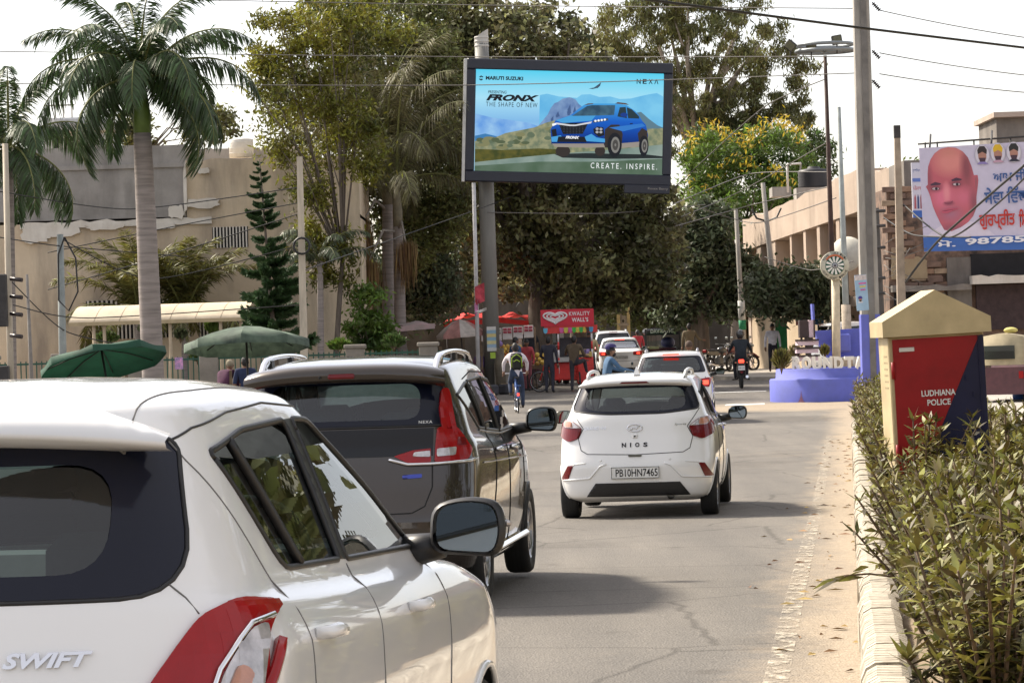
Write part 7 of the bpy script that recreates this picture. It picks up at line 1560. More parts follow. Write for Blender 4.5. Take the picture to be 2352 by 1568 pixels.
for i, (x, c_) in enumerate(((6, (.4, .1, .12)), (13, (.05, .08, .2)), (20, (.3, .08, .1)))): MB().prism([(x*k-2.4*k, 20*k), (x*k+2.4*k, 20*k), (x*k+2*k, 46*k), (x*k, 54*k), (x*k-2*k, 46*k)], -.03, -.026, 'y').build('printed_figure', PRN('fig%d' % i, c_), so)
put_text('printed_lettering', 'ਪੰਜਾਬ', PRN('ink_red', 0), so, at(13*k, -.03, 68*k) @ FACE, 22*k, 10*k); put_text('printed_lettering', 'ਲੁਧਿਆਣਾ', PRN('ink_blue', 0), so, at(13*k, -.03, 108*k) @ FACE, 22*k, 9*k)
# ------------------------------------------------------------------ farther vehicles
NRR, NMM, NFF = 14, 22, 9
def suv(name, label, px, Y, head, H, L, Wd, rear, lit, plate=None, boot=0., lampz=(.78, .98), lampx=(.58, .84), rails=True, win=None, py=None):
    h = H; w = Wd/2; b = boot
    rg = [(w-.14, .2, L-.15, .22, .22, .22, .35, 3.4, .5, 2.6), (w-.04, .02, L-.02, .38, .36, .38, .4, 3.1, .7, 2.4), (w, .0, L, .58, .58, .58, .42, 3., .75, 2.4), (w, .05, L-.08, .80, .78, .72, .42, 3., .8, 2.4), (w-.02, .08, L-.2, .97, .92, .84, .42, 3., .85, 2.4),
          (w-.07, .12+b*.3, L-.85, 1.05, 1.02, 1.0, .42, 3.1, .6, 2.4), (w-.15, .26+b*.8, L-1.25, h*.82, h*.82, h*.81, .4, 3.2, .45, 2.6), (w-.23, .36+b, L-1.65, h*.925, h*.945, h*.92, .38, 3.2, .4, 2.8), (w-.29, .40+b, L-1.75, h*.965, h*.985, h*.96, .36, 3.2, .38, 2.8), (w*.42, .52+b, L-1.9, h*.98, h, h*.98, .3, 3., .33, 2.8), (w*.2, .6+b, L-2., h*.985, h*1.003, h*.985, .3, 3., .3, 2.8)]
    p = G(px, Y); c = Car(name, label, p, head, rg, PAINT_W, steps=3, bow=(.05, .1), ymid=L/2, hl=L/2)
    z0, z1 = 1.10, h*.925; xb, xt = w-.15, w-.27
    rw = rpoly([(-xb, z0), (xb, z0), (xt, z1), (-xt, z1)], .06, 4); ri = rpoly([(-xb+.09, z0+.03), (xb-.09, z0+.03), (xt-.06, z1-.03), (-xt+.06, z1-.03)], .10, 4)
    c.window('rear_window', rw, 'y', -1, rear, band=(ri, FRIT), limit=-1.8)
    c.window('windscreen', rpoly([(-xb, z0), (xb, z0), (xt, z1-.02), (-xt, z1-.02)], .06, 3), 'y', 1, GLASS_L)
    for sg in (1, -1):
        c.window('side_window', rpoly([(.75+b, z1-.06), (L*.5, z1), (L*.5+.1, z0-.04), (1.0+b*.6, z0-.02)], .03, 2), 'x', sg, GLASS_D, limit=.3); c.window('side_window', rpoly([(L*.5+.08, z1), (L*.58, z1-.02), (L-1.2, z0-.04), (L*.5+.18, z0-.04)], .03, 2), 'x', sg, GLASS_D, limit=.3)
        o = c.patch('tail_lamp', rpoly([(sg*lampx[0], lampz[0]+.02), (sg*(lampx[1]-.05), lampz[0]), (sg*lampx[1], lampz[1]-.04), (sg*(lampx[1]-.05), lampz[1]), (sg*lampx[0], lampz[1]-.03)], .02, 2), 'y', -1, RED, off=.014, thick=.03, limit=-1.)
        if lit: m_ = (lampx[0]+lampx[1])/2; c.patch('lit_lens', rpoly([(sg*(m_-.05), lampz[0]+.05), (sg*(m_+.06), lampz[0]+.05), (sg*(m_+.06), lampz[1]-.06), (sg*(m_-.05), lampz[1]-.06)], .015, 2), 'y', -1, RED_ON, off=.02, thick=.01, parent=o)
        if rails: MB().tube([c.hit('z', 1, sg*(w-.33), y_)+Vector((0, 0, .05 if 0 < i < 8 else 0)) for i, y_ in enumerate(np.linspace(.65, L-2.1, 9))], .022, n=5).build('roof_rail', ALLOY, c.root)
    c.wheels((.75, L-.85), w-.02, .31, spokes=6)
    mb = MB(); mb.box((0, .36+b-.08 if not b else .4+b, h*.955), (.34, .04, .03)); mb.build('brake_lamp', RED_ON if lit else RED_D, c.root)
    c.patch('bumper_lower', [(-w+.12, .24), (w-.12, .24), (w-.12, .40), (-w+.12, .40)], 'y', -1, BLACK_PL, off=.012, thick=.03)
    c.line('tailgate_seam', [(-w+.16, 1.0), (-w+.2, .66), (0, .64), (w-.2, .66), (w-.16, 1.0)], 'y', -1, .006, SEAM)
    if plate: c.plate(plate, .78 if b else .72)
    c.mirror(w+.12, L-1.35, 1.08, w=.22, h=.16, d=.14, cap=BLACK_GLOSS if not b else None)
    c.cabin([(-.36, L*.52, .55, .52), (.36, L*.52, .55, .52)], dash=(L-1.3, 1.02, .6)); line_interior(c, .35, 1.03); c.finish(); return c
suv('small_suv', 'white crossover with lit brake lamps directly ahead of the middle hatchback', 1545, 71, .075, 1.56, 4.0, 1.76, glass('rear_glass_mid', (.5, .68, .66), .05), True)
suv('saloon_car', 'white saloon with lit brake lamps behind the scooter rider', 1428, 121, .0, 1.50, 4.0, 1.70, glass('rear_glass_pale', (.55, .65, .68), .2), True, plate='PB10HZ5601', boot=.62, lampz=(.84, 1.0), lampx=(.44, .80), rails=False)
suv('large_suv', 'white tall SUV with dark rear glass beyond the white saloon', 1412, 142, -.02, 1.72, 4.4, 1.82, GLASS_D, False, lampz=(.9, 1.15))
suv('parked_van', 'white van parked behind the book sculpture', 1872, 112, 1.25, 1.85, 3.7, 1.55, GLASS_D, False, rails=False)
# white light truck behind the ice-cream sign
Y = 116; k = S(Y); e = empty('light_truck', G(1238, Y), .1, label='white light truck parked behind the ice-cream signboard', cat='truck'); WT_ = M('truck_white', (.66, .67, .66), rough=.5, var=.08)
def hull(profile, w, y0, name, mat, par, bev=None): mb = MB(); mb.prism(profile, -w/2, w/2, 'x'); return mb.build(name, mat, par)
hull([(-1.0, .5), (.6, .5), (.62, 1.1), (.35, 1.75), (-.1, 1.95), (-1.0, 1.97)], 1.6, 0, 'cab', WT_, e)
MB().box((0, -1.02, 1.5), (1.3, .03, .5), bev=.01).build('cab_window', GLASS_D, e); MB().box((0, -1.9, .72), (1.66, 1.7, .10)).build('load_bed', METAL_D, e); MB().box((0, -2.76, .92), (1.66, .05, .38)).build('tailboard', WT_, e)
for x in (-.81, .81): MB().box((x, -1.9, .92), (.04, 1.7, .36)).build('side_board', WT_, e)
for y_ in (.1, -2.1):
    for x in (-.7, .7): MB().lathe([(.12, -.08), (.29, -.09), (.31, 0), (.29, .09), (.12, .08)], c=(x, y_, .31), n=18, axis='x', closed=True).build('wheel', RUBBER, e)
for x in (-.7, .7): MB().box((x, -2.80, .72), (.14, .03, .16)).build('tail_lamp', RED, e)
# black open jeep taxi
Y = 129; k = S(Y); e = empty('open_jeep', G(1524, Y), 0, label='black open-backed jeep lettered across its canopy, with a green load', cat='jeep'); JB = M('jeep_black', (.012, .013, .02), rough=.35, var=.2, coat=.4)
W_ = 82*k; zt = P(1524, 754, Y).z-e.location.z
MB().box((0, .9, zt-.12), (W_, 2.0, .26), bev=.08).build('canopy', JB, e); put_text('lettering', 'DAV RATHE', M('jeep_letter', (.6, .6, .58), rough=.6), e, at(0, -.115, zt-.10) @ FACE, 54*k, 9*k, offset=.03)
for x in (-1, 1): MB().box((x*W_*.47, -.05, zt*.62), (.07, .07, zt*.75)).build('canopy_post', JB, e); MB().box((x*W_*.42, .9, .75), (.10, 1.9, .55), bev=.03).build('side_panel', JB, e)
MB().box((0, -.1, .62), (W_*.9, .06, .42), bev=.02).build('tailboard', JB, e); MB().box((0, .6, .95), (W_*.8, .35, .12), bev=.03).build('bench', M('bench_maroon', (.10, .03, .05), rough=.7), e); MB().box((-W_*.25, .2, 1.02), (W_*.3, .3, .10)).build('parcel', M('parcel_tan', (.38, .30, .2), rough=.8, var=.2), e)
MB().box((0, 1.85, zt-.75), (W_*.8, .04, .55)).build('windscreen', GLASS_L, e); MB().ball((.25, .9, zt-.55), (.28, .28, .22)).build('spare_bundle', M('bundle_blue', (.03, .04, .12), rough=.6), e)
for x in (-1, 1):
    for y_ in (.25, 1.9): MB().lathe([(.13, -.10), (.31, -.11), (.34, 0), (.31, .11), (.13, .10)], c=(x*W_*.42, y_, .34), n=18, axis='x', closed=True).build('wheel', RUBBER, e)
    MB().box((x*W_*.4, -.14, .66), (.12, .03, .10)).build('tail_lamp', RED_D, e)
mb = MB(); n = 13; q = []
for i in range(n):
    for j in range(5): q.append(((i/(n-1)-.5)*W_*1.25-.1, -1.3+j*.3, .62+.07*math.sin(i*1.7+j)+.16*math.sin(PI*i/(n-1))))
mb.add(q, [(i*5+j, (i+1)*5+j, (i+1)*5+j+1, i*5+j+1) for i in range(n-1) for j in range(4)], 0, True); mb.build('green_tarpaulin', M('tarp_green', (.01, .20, .06), rough=.6, var=.3, scale=4), e)
# three-wheeled taxi at the far right
Y = 74; k = S(Y); e = empty('auto_rickshaw', G(2300, Y), -.35, label='three-wheeled auto rickshaw with cream hood behind the police box', cat='auto rickshaw')
HD = M('rickshaw_hood', (.40, .34, .22), rough=.8, var=.25, scale=3); BD = M('rickshaw_body', (.09, .03, .035), rough=.45, var=.3)
mb = MB(); q = []; prof = [(-.62, 1.0), (-.60, 1.45), (-.50, 1.62), (0, 1.70), (.50, 1.62), (.60, 1.45), (.62, 1.0)]
for y_ in (0, .5, 1.0, 1.45): q += [(x, y_, z-(.06 if y_ > 1.2 else 0)) for x, z in prof]
mb.add(q, [(i*7+j, (i+1)*7+j, (i+1)*7+j+1, i*7+j+1) for i in range(3) for j in range(6)]+[tuple(range(7))], 0, True); mb.build('hood', HD, e)
hull([(-.05, .35), (1.5, .32), (2.35, .42), (2.45, .85), (2.1, 1.02), (1.55, .72), (1.2, .6), (.0, .95)], 1.22, 0, 'body', BD, e); MB().box((0, 1.75, 1.25), (1.0, .03, .6), rx=-.35).build('windscreen', GLASS_L, e)
for x, y_ in ((-.52, .35), (.52, .35), (0, 2.2)): MB().lathe([(.10, -.05), (.20, -.06), (.22, 0), (.20, .06), (.10, .05)], c=(x, y_, .22), n=16, axis='x', closed=True).build('wheel', RUBBER, e)
for x in (-.48, .48): MB().box((x, -.07, .78), (.10, .03, .16)).build('tail_lamp', RED, e)
MB().box((0, -.06, 1.28), (.7, .02, .30)).build('rear_window', GLASS_D, e); MB().box((0, .55, .75), (1.0, .5, .18), bev=.05).build('seat', SEAT_M, e)
mb = MB(); [mb.ball((rnd(-.3, .3), rnd(.3, .9), 1.76), (.16, .2, .07)) for i in range(1)]; mb.build('roof_bundle', M('bundle_yellow', (.55, .48, .15), rough=.8, var=.3), e)
o = MB().lathe([(0, .0), (.24, .0), (.27, .30), (.26, .32), (.29, .62), (.27, .63), (.24, .1)], n=20).build('blue_drum', M('drum_blue', (.03, .10, .35), rough=.45, var=.15), loc=G(2352, 76)+Vector((0, 0, .13)), label='blue plastic drum on the far right pavement', cat='drum')
# ------------------------------------------------------------------ two-wheelers
TYR = M('tyre_rubber', 0)
def ring_wheel(r, w, c, name, par, spokes=0, rim=ALLOY):
    o = MB().lathe([(r-w+w*math.cos(a), w*math.sin(a)*.9) for a in np.linspace(0, 2*PI, 8, endpoint=False)], c=(0, 0, 0), n=26, axis='x', closed=True).build(name, TYR, par, loc=c)
    mb = MB().lathe([(r-2.2*w, -.012), (r-1.7*w, -.015), (r-1.7*w, .015), (r-2.2*w, .012)], n=26, axis='x', closed=True); mb.lathe([(0, -.03), (.03, -.03), (.03, .03), (0, .03)], n=10, axis='x')
    for i in range(spokes or 5): a = 2*PI*i/(spokes or 5); mb.tube([(0, .02*math.cos(a), .02*math.sin(a)), (0, (r-2*w)*math.cos(a), (r-2*w)*math.sin(a))], .003 if spokes else .014, n=4)
    mb.build('rim', rim, o); return o
def motorcycle(loc, rz, label, col, group=None, lit=False, plate=None, scooter=False):
    e = empty('scooter' if scooter else 'motorcycle', loc, rz, label=label, cat='scooter' if scooter else 'motorcycle', group=group); PT = M('bike_paint_'+str(col), col, rough=.3, var=.1, coat=.8)
    ring_wheel(.30, .055, (0, .0, .30), 'wheel', e); ring_wheel(.30, .045, (0, 1.26, .30), 'wheel', e)
    MB().tube([(0, .0, .30), (0, .45, .36), (0, .62, .62), (0, 1.02, .86)], .035, n=6).build('frame', METAL_D, e)
    for x in (-.07, .07): MB().tube([(x, 1.26, .30), (x, 1.10, .72), (x*.8, 1.0, 1.0)], .022, n=6).build('fork', ALLOY, e); MB().tube([(x*1.6, .02, .30), (x*1.5, .18, .66)], .03, n=6).build('shock_absorber', METAL_D, e)
    if scooter: hull([(-.22, .62), (.50, .66), (.62, .42), (.95, .30), (1.0, .38), (.72, .58), (.55, .80), (.0, .82), (-.25, .80)], .34, 0, 'body', PT, e); hull([(.98, .30), (1.06, .32), (1.12, .98), (.98, 1.02)], .40, 0, 'leg_shield', PT, e)
    else:
        MB().box((0, .55, .45), (.24, .34, .34), bev=.06).build('engine', M('engine_grey', (.12, .12, .12), rough=.5, metal=.6, var=.3), e); MB().ball((0, .74, .84), (.15, .26, .13)).build('fuel_tank', PT, e)
        hull([(-.28, .70), (.35, .62), (.45, .72), (.35, .80), (-.30, .88)], .20, 0, 'side_panel', PT, e); MB().tube([(.13, .6, .30), (.15, .2, .28), (.16, -.30, .36)], [.03, .035, .045], n=8).build('exhaust', CHROME, e)
    MB().box((0, .10, .83), (.25, .72, .11), bev=.05).build('seat', SEAT_M, e); hull([(-.36, .50), (-.30, .42), (-.12, .62), (.05, .66), (-.1, .68)], .14, 0, 'mudguard', BLACK_PL, e); hull([(1.02, .60), (1.26, .68), (1.52, .52), (1.50, .48), (1.26, .63)], .13, 0, 'mudguard', PT, e)
    MB().tube([(-.34, .82, 1.06), (-.20, .96, 1.05), (0, 1.0, 1.02), (.20, .96, 1.05), (.34, .82, 1.06)], .016, n=6).build('handlebar', METAL_D, e)
    for s_ in (-1, 1): o = MB().tube([(s_*.24, .92, 1.06), (s_*.34, .88, 1.24)], .008, n=4).build('mirror_stem', METAL_D, e); MB().box((s_*.36, .88, 1.27), (.13, .03, .08), bev=.02).build('mirror', MIRR, o); MB().box((s_*.17, -.30, .78), (.05, .03, .04), bev=.01).build('indicator', AMBER, e); MB().tube([(s_*.1, .5, .28), (s_*.26, .48, .27)], .02, n=6).build('footrest', RUBBER, e)
    MB().lathe([(0, .09), (.08, .08), (.095, 0), (.05, -.08), (0, -.1)], c=(0, 1.12, .98), n=16, axis='y').build('headlamp', CLEAR, e); MB().box((0, -.33, .82), (.16, .05, .10), bev=.02).build('tail_lamp', RED_ON if lit else RED, e)
    o = MB().box((0, -.37, .62), (.20, .01, .13)).build('number_plate', PLATE, e)
    if plate: put_text('lettering', plate, INK, o, at(0, -.377, .62) @ FACE, .17, .04)
    MB().box((0, -.36, .49), (.07, .02, .05)).build('reflector', RED_D, e); MB().tube([(-.04, .3, .3), (-.17, .28, .02)], .012, n=5).build('side_stand', METAL_D, e) if group else None
    return e
def bicycle(loc, rz, label, col, name='bicycle', spread=1.0):
    e = empty(name, loc, rz, label=label, cat='bicycle'); PT = M('cycle_paint_'+str(col), col, rough=.4, var=.1, coat=.5)
    for y_ in (0, 1.05): ring_wheel(.33, .020, (0, y_, .33), 'wheel', e, 18)
    mb = MB(); A_, B_, C_, D_ = (0, 0, .33), (0, .42, .30), (0, .30, .82), (0, .90, .80)
    for a, b in ((A_, B_), (B_, C_), (A_, C_), (C_, D_), (B_, D_), (D_, (0, 1.05, .33)), (D_, (0, .87, .98))): mb.tube([a, b], .016, n=6)
    mb.build('frame', PT, e); MB().box((0, .24, .90), (.15, .26, .06), bev=.03).build('saddle', SEAT_M, e); MB().tube([(-.29, .76, 1.0), (-.12, .88, 1.0), (.12, .88, 1.0), (.29, .76, 1.0)], .013, n=6).build('handlebar', CHROME, e)
    MB().box((0, -.06, .70), (.16, .42, .02)).build('carrier', PT, e); hull([(-.36, .38), (-.34, .44), (-.1, .68), (.1, .70), (.1, .68), (-.1, .66)], .05, 0, 'mudguard', PT, e); MB().box((0, -.33, .48), (.05, .02, .06)).build('reflector', RED_ON, e)  # reflector shares the glowing lens material, its gleam put in as emission
    MB().lathe([(0, -.01), (.09, -.01), (.09, .01), (0, .01)], c=(.05, .42, .30), n=16, axis='x').build('chainring', METAL_D, e)
    for s_, z in ((1, .14), (-1, .46)): MB().tube([(s_*.05, .42, .30), (s_*.08, .42, z), (s_*.18, .42, z)], .012, n=5).build('pedal', METAL_D, e)
    return e
# ------------------------------------------------------------------ people: one skinned body each
BASEJ = dict(pelvis=(0, 0, .93), belly=(0, 0, 1.10), chest=(0, 0, 1.30), neck=(0, .0, 1.47), head=(0, .02, 1.59),
             shL=(-.19, 0, 1.40), elL=(-.25, -.03, 1.12), wrL=(-.26, .05, .88), shR=(.19, 0, 1.40), elR=(.25, -.03, 1.12), wrR=(.26, .05, .88),
             hiL=(-.09, 0, .90), knL=(-.10, .03, .49), anL=(-.10, -.02, .08), toL=(-.11, .13, .035), hiR=(.09, 0, .90), knR=(.10, .03, .49), anR=(.10, -.02, .08), toR=(.11, .13, .035))
RADJ = dict(pelvis=(.155, .115), belly=(.145, .10), chest=(.175, .115), neck=(.055, .055), shL=(.07, .07), elL=(.048, .048), wrL=(.032, .032), hiL=(.10, .10), knL=(.068, .068), anL=(.047, .047), toL=(.04, .035))
BONES = [('pelvis', 'belly', 0), ('belly', 'chest', 0), ('chest', 'neck', 0), ('chest', 'shL', 0), ('shL', 'elL', 0), ('elL', 'wrL', 4), ('chest', 'shR', 0), ('shR', 'elR', 0), ('elR', 'wrR', 4), ('pelvis', 'hiL', 1), ('hiL', 'knL', 1), ('knL', 'anL', 1), ('anL', 'toL', 3), ('pelvis', 'hiR', 1), ('hiR', 'knR', 1), ('knR', 'anR', 1), ('anR', 'toR', 3)]
SKIN = M('skin_brown', (.20, .105, .065), rough=.55, var=.1); HAIR = M('hair_black', (.012, .010, .010), rough=.6, var=.2)
def cloth(c): return M('cloth_%.3f_%.3f_%.3f' % c, c, rough=.9, var=.25, scale=7, bump=.2)
def person(label, loc, rz, J, shirt, pants, shoe=(.03, .03, .03), short=False, hat=None, hatc=None, beard=None, sc=1., look=0., group=None, fat=1.):
    j = dict(BASEJ); j.update(J); e = None
    names = [n for n in j if n != 'head']; idx = {n: i for i, n in enumerate(names)}
    me = bpy.data.meshes.new('s'); me.from_pydata([j[n] for n in names], [(idx[a], idx[b]) for a, b, _ in BONES], [])
    o = bpy.data.objects.new('s', me); COL.objects.link(o); md = o.modifiers.new('k', 'SKIN'); md.use_smooth_shade = True
    for n in names:
        r = RADJ.get(n) or RADJ.get(n[:-1]+'L'); v = me.skin_vertices[0].data[idx[n]]; v.radius = (r[0]*fat, r[1]*fat) if n in ('pelvis', 'belly', 'chest') else r; v.use_root = n == 'pelvis'
    o.modifiers.new('u', 'SUBSURF').levels = 1
    dg = bpy.context.evaluated_depsgraph_get(); bm_ = bpy.data.meshes.new_from_object(o.evaluated_get(dg)); bpy.data.objects.remove(o); bpy.data.meshes.remove(me)
    mb = MB(); seg = [(Vector(j[a]), Vector(j[b]), m) for a, b, m in BONES]
    vs_ = [v.co.copy() for v in bm_.vertices]
    for p in bm_.polygons:
        c = p.center; best = 9; mi = 0
        for a, b, m in seg:
            d = b-a; t = max(0, min(1, (c-a).dot(d)/d.length_squared)); q = (c-a-d*t).length
            if q < best:
                best = q; mi = m
                if m == 4: mi = 2 if (short or t > .93) else 0
        if (c-Vector(j['neck'])).length < .07 and c.z > j['neck'][2]-.03: mi = 2
        mb.f.append(tuple(p.vertices)); mb.m.append(mi); mb.sm.append(True)
    mb.v = [tuple(v) for v in vs_]; bpy.data.meshes.remove(bm_)
    h = Vector(j['head']); n_ = Vector(j['neck']); mb.tube([n_-Vector((0, 0, .03)), h-Vector((0, 0, .05))], [.055, .05], n=8, mi=2)
    cl, sl = math.cos(look), math.sin(look); rot = lambda v: Vector((v[0]*cl-v[1]*sl, v[0]*sl+v[1]*cl, v[2]))
    hb = MB(); hb.ball((0, 0, 0), (.076, .095, .118), 12, 9); mb.add([h+rot(v) for v in hb.v], hb.f, 2, True)
    for q, f in (([(-.016, .088, -.02), (.016, .088, -.02), (0, .118, -.028), (0, .09, .03)], [(0, 1, 2), (0, 2, 3), (1, 3, 2)]),): mb.add([h+rot(v) for v in q], f, 2)
    for s_ in (-1, 1):
        b2 = MB(); b2.ball((s_*.078, -.005, -.005), (.012, .024, .034), 6, 5); mb.add([h+rot(v) for v in b2.v], b2.f, 2, True); b2 = MB(); b2.ball((s_*.030, .084, .012), (.013, .010, .007), 6, 4); mb.add([h+rot(v) for v in b2.v], b2.f, 4, True)
    b2 = MB(); b2.box((0, .086, -.06), (.045, .012, .010)); mb.add([h+rot(v) for v in b2.v], b2.f, 4)
    for s_ in 'LR':                              # hands: palm, four fingers of unequal length, a thumb from the palm's side
        w = Vector(j['wr'+s_]); el = Vector(j['el'+s_]); d = (w-el).normalized(); sd = d.orthogonal().normalized(); up = d.cross(sd)
        mb.tube([w, w+d*.05, w+d*.085], [.028, .038, .032], n=8, mi=2)
        for i, L in enumerate((.062, .072, .068, .052)): b0 = w+d*.08+sd*(i-1.5)*.017; mb.tube([b0, b0+d*L*.5+up*.006, b0+d*L+up*.028], [.0095, .009, .007], n=5, mi=2)
        b0 = w+d*.03-sd*.03; mb.tube([b0, b0+d*.03-sd*.022, b0+d*.055-sd*.028+up*.015], [.011, .010, .008], n=5, mi=2)
    o = mb.build('person', [cloth(shirt), cloth(pants), SKIN, cloth(shoe), HAIR], None, loc=loc, rz=rz, label=label, cat='person', group=group); o.scale = (sc,)*3
    def cap(r, c, m, nm, z0=-.25):
        b3 = MB(); b3.ball((0, 0, 0), r, 14, 8); keep = [f for f in b3.f if sum(b3.v[i][2] for i in f)/len(f) > z0*r[2] or sum(b3.v[i][1] for i in f)/len(f) < -.35*r[1]]
        q = MB(); q.add([h+rot(Vector(v)+Vector(c)) for v in b3.v], keep, 0, True); return q.build(nm, m, o)
    if hat == 'helmet': cap((.125, .15, .15), (0, 0, .02), M('helmet_shell', (.02, .02, .022), rough=.25, var=.1, coat=.7), 'helmet', -.9)
    elif hat == 'turban': cap((.115, .135, .095), (0, -.012, .075), cloth(hatc), 'turban', -.1); cap((.095, .11, .12), (0, -.02, .0), HAIR, 'hair', .1)
    elif hat == 'cap': cap((.09, .11, .10), (0, -.005, .035), cloth(hatc), 'cap', .05); q = MB(); q.box((0, .12, .045), (.12, .09, .012)); q.v = [tuple(h+rot(v)) for v in q.v]; q.build('cap_peak', cloth(hatc), o)
    else: cap((.084, .104, .126), (0, -.008, .012), cloth(hatc) if hatc else HAIR, 'hair', .12)
    if beard: q = MB(); q.ball((0, .05, -.085), (.055, .055, .06), 10, 7); q.v = [tuple(h+rot(v)) for v in q.v]; q.build('beard', cloth(beard), o)
    return o
def ride(seat=.90, fwd=.0, lean_=.18, hand=(.30, .62, 1.06), foot=(.17, .40, .28), hx=0.):      # sitting astride
    s = seat; t = lean_; J = dict(pelvis=(0, fwd, s+.08), belly=(0, fwd+t*.25, s+.25), chest=(0, fwd+t*.6, s+.45), neck=(0, fwd+t*.9, s+.62), head=(0, fwd+t*1.05+.02, s+.74))
    for sd, sx in (('L', -1), ('R', 1)):
        J['sh'+sd] = (sx*.19, fwd+t*.8, s+.54); J['el'+sd] = (sx*.30, fwd+t*.8+.16, s+.34); J['wr'+sd] = (sx*hand[0], hand[1]-.09, hand[2]+.03)
        J['hi'+sd] = (sx*.10, fwd+.02, s+.05); J['kn'+sd] = (sx*.19, fwd+.40, s-.06); J['an'+sd] = (sx*foot[0], foot[1]-.06, foot[2]+.08); J['to'+sd] = (sx*foot[0], foot[1]+.10, foot[2]+.04)
    return J
# black motorcyclist going away
p = G(1704, 100); motorcycle(p, -.04, 'dark motorcycle with lit tail lamp ridden away past the planter', (.02, .02, .03), lit=True, plate='PB10')
person('person in black jacket and black helmet riding the motorcycle away', p, -.04, ride(.86, .02, .10, (.34, .82, 1.06)), (.016, .022, .030), (.018, .018, .024), hat='helmet')
# turbaned scooter rider crossing to the right
p = G(1380, 75); motorcycle(p, -PI/2+.25, 'white and black scooter crossing in front of the ice-cream cart', (.55, .54, .53), scooter=True)
person('person in blue jacket and navy turban riding the scooter', p, -PI/2+.25, ride(.84, .15, .12, (.30, .84, 1.06), (.15, .80, .36)), (.05, .11, .20), (.04, .06, .11), hat='turban', hatc=(.035, .03, .12), beard=(.02, .015, .015))
# maroon rider ahead of the crossover
p = G(1588, 79); motorcycle(p, .0, 'motorcycle hidden ahead of the white crossover', (.05, .05, .05)); person('person in maroon jersey with pale scarf riding beyond the white crossover', p, 0, ride(.86, .02, .10, (.34, .82, 1.06)), (.060, .022, .035), (.03, .03, .04), hat='cap', hatc=(.09, .06, .045), fat=1.15)
# cyclist with a backpack
p = G(1190, 84.5); bicycle(p, .05, 'blue-framed bicycle ridden away beside the brown people carrier', (.05, .12, .35))
pj = dict(pelvis=(0, .22, 1.0), belly=(0, .27, 1.17), chest=(0, .36, 1.36), neck=(0, .44, 1.52), head=(0, .48, 1.645), shL=(-.19, .40, 1.45), elL=(-.30, .58, 1.26), wrL=(-.30, .70, 1.05), shR=(.19, .40, 1.45), elR=(.30, .58, 1.26), wrR=(.30, .70, 1.05),
          hiL=(-.10, .24, .96), knL=(-.15, .56, .78), anL=(-.15, .36, .52), toL=(-.15, .52, .47), hiR=(.10, .24, .96), knR=(.15, .46, .58), anR=(.15, .38, .20), toR=(.15, .54, .16))
person('person in white hooded top and jeans cycling away', p, .05, pj, (.62, .58, .62), (.03, .045, .085), shoe=(.08, .07, .06))
bp = empty('backpack', p+Vector((0, .20, 1.30)), .05, label='black backpack with lime green trim on the cyclist', cat='backpack'); MB().box((0, 0, 0), (.30, .17, .44), bev=.07).build('bag', M('bag_black', (.014, .015, .012), rough=.8, var=.3), bp); MB().box((0, -.09, -.07), (.22, .06, .22), bev=.03).build('pocket', M('bag_black', 0), bp)
for pts in ([(-.13, -.10, -.14), (-.12, -.10, .10), (0, -.10, .19), (.12, -.10, .10), (.13, -.10, -.14)], [(-.08, -.125, .0), (.0, -.125, .05), (.08, -.125, .0)]): MB().tube(pts, .012, n=5).build('lime_piping', M('lime_trim', (.30, .45, .02), rough=.6), bp)
for s_ in (-1, 1): MB().tube([(s_*.10, .05, .20), (s_*.13, .24, .18), (s_*.14, .30, .0)], .022, n=5).build('strap', M('strap_mauve', (.30, .22, .26), rough=.9), bp)
# standing and walking people
W1 = dict(anL=(-.10, .16, .10), toL=(-.11, .30, .08), knL=(-.10, .16, .50), anR=(.10, -.22, .14), toR=(.10, -.10, .04), knR=(.10, .0, .48))
person('person in white shirt and dark trousers walking beside the leaning pole', G(1777, 117)+Vector((0, 0, .13)), PI, W1, (.62, .62, .68), (.018, .018, .03), shoe=(.12, .06, .05))
person('person in khaki tunic and trousers walking away by the parked motorcycles', G(1586, 126)+Vector((0, 0, .1)), .1, {**W1, 'elR': (.34, .05, 1.15), 'wrR': (.50, .16, 1.12)}, (.16, .125, .075), (.15, .12, .075), fat=1.1, sc=1.06)
person('person in red top beyond the white tall SUV', G(1467, 138), .3, W1, (.38, .03, .04), (.05, .04, .05))
person('person in navy tee shirt standing at the fruit stall', G(1187, 103.5), -.9, {}, (.04, .09, .19), (.05, .07, .12), short=True)
person('person in coral red top standing beside the fruit stall', G(1213, 105), 2.6, {}, (.50, .08, .09), (.3, .1, .12), sc=.95)
person('person in black jacket behind the punnet trays', G(1223, 111)+Vector((0, 0, .25)), .2, {}, (.016, .018, .026), (.02, .02, .025))
person('person in black clothes with white striped sleeves left of the ice-cream cart', G(1263, 102), -.25, {'wrL': (-.2, .25, 1.05), 'elL': (-.27, .05, 1.12)}, (.03, .03, .045), (.035, .035, .05))
person('person in brown tee shirt with one foot up on the ice-cream cart', G(1322, 101.6), -.35, {'anR': (.20, .52, .62), 'toR': (.20, .66, .60), 'knR': (.16, .44, .98), 'wrL': (-.42, .42, 1.18), 'elL': (-.34, .18, 1.22), 'wrR': (.28, .35, 1.10), 'elR': (.28, .10, 1.12)}, (.10, .072, .045), (.035, .032, .04), shoe=(.3, .2, .16), short=True)
person('person in cream shirt serving behind the ice-cream cart', G(1358, 105.2)+Vector((0, 0, .1)), 2.9, {}, (.50, .42, .24), (.05, .05, .06))
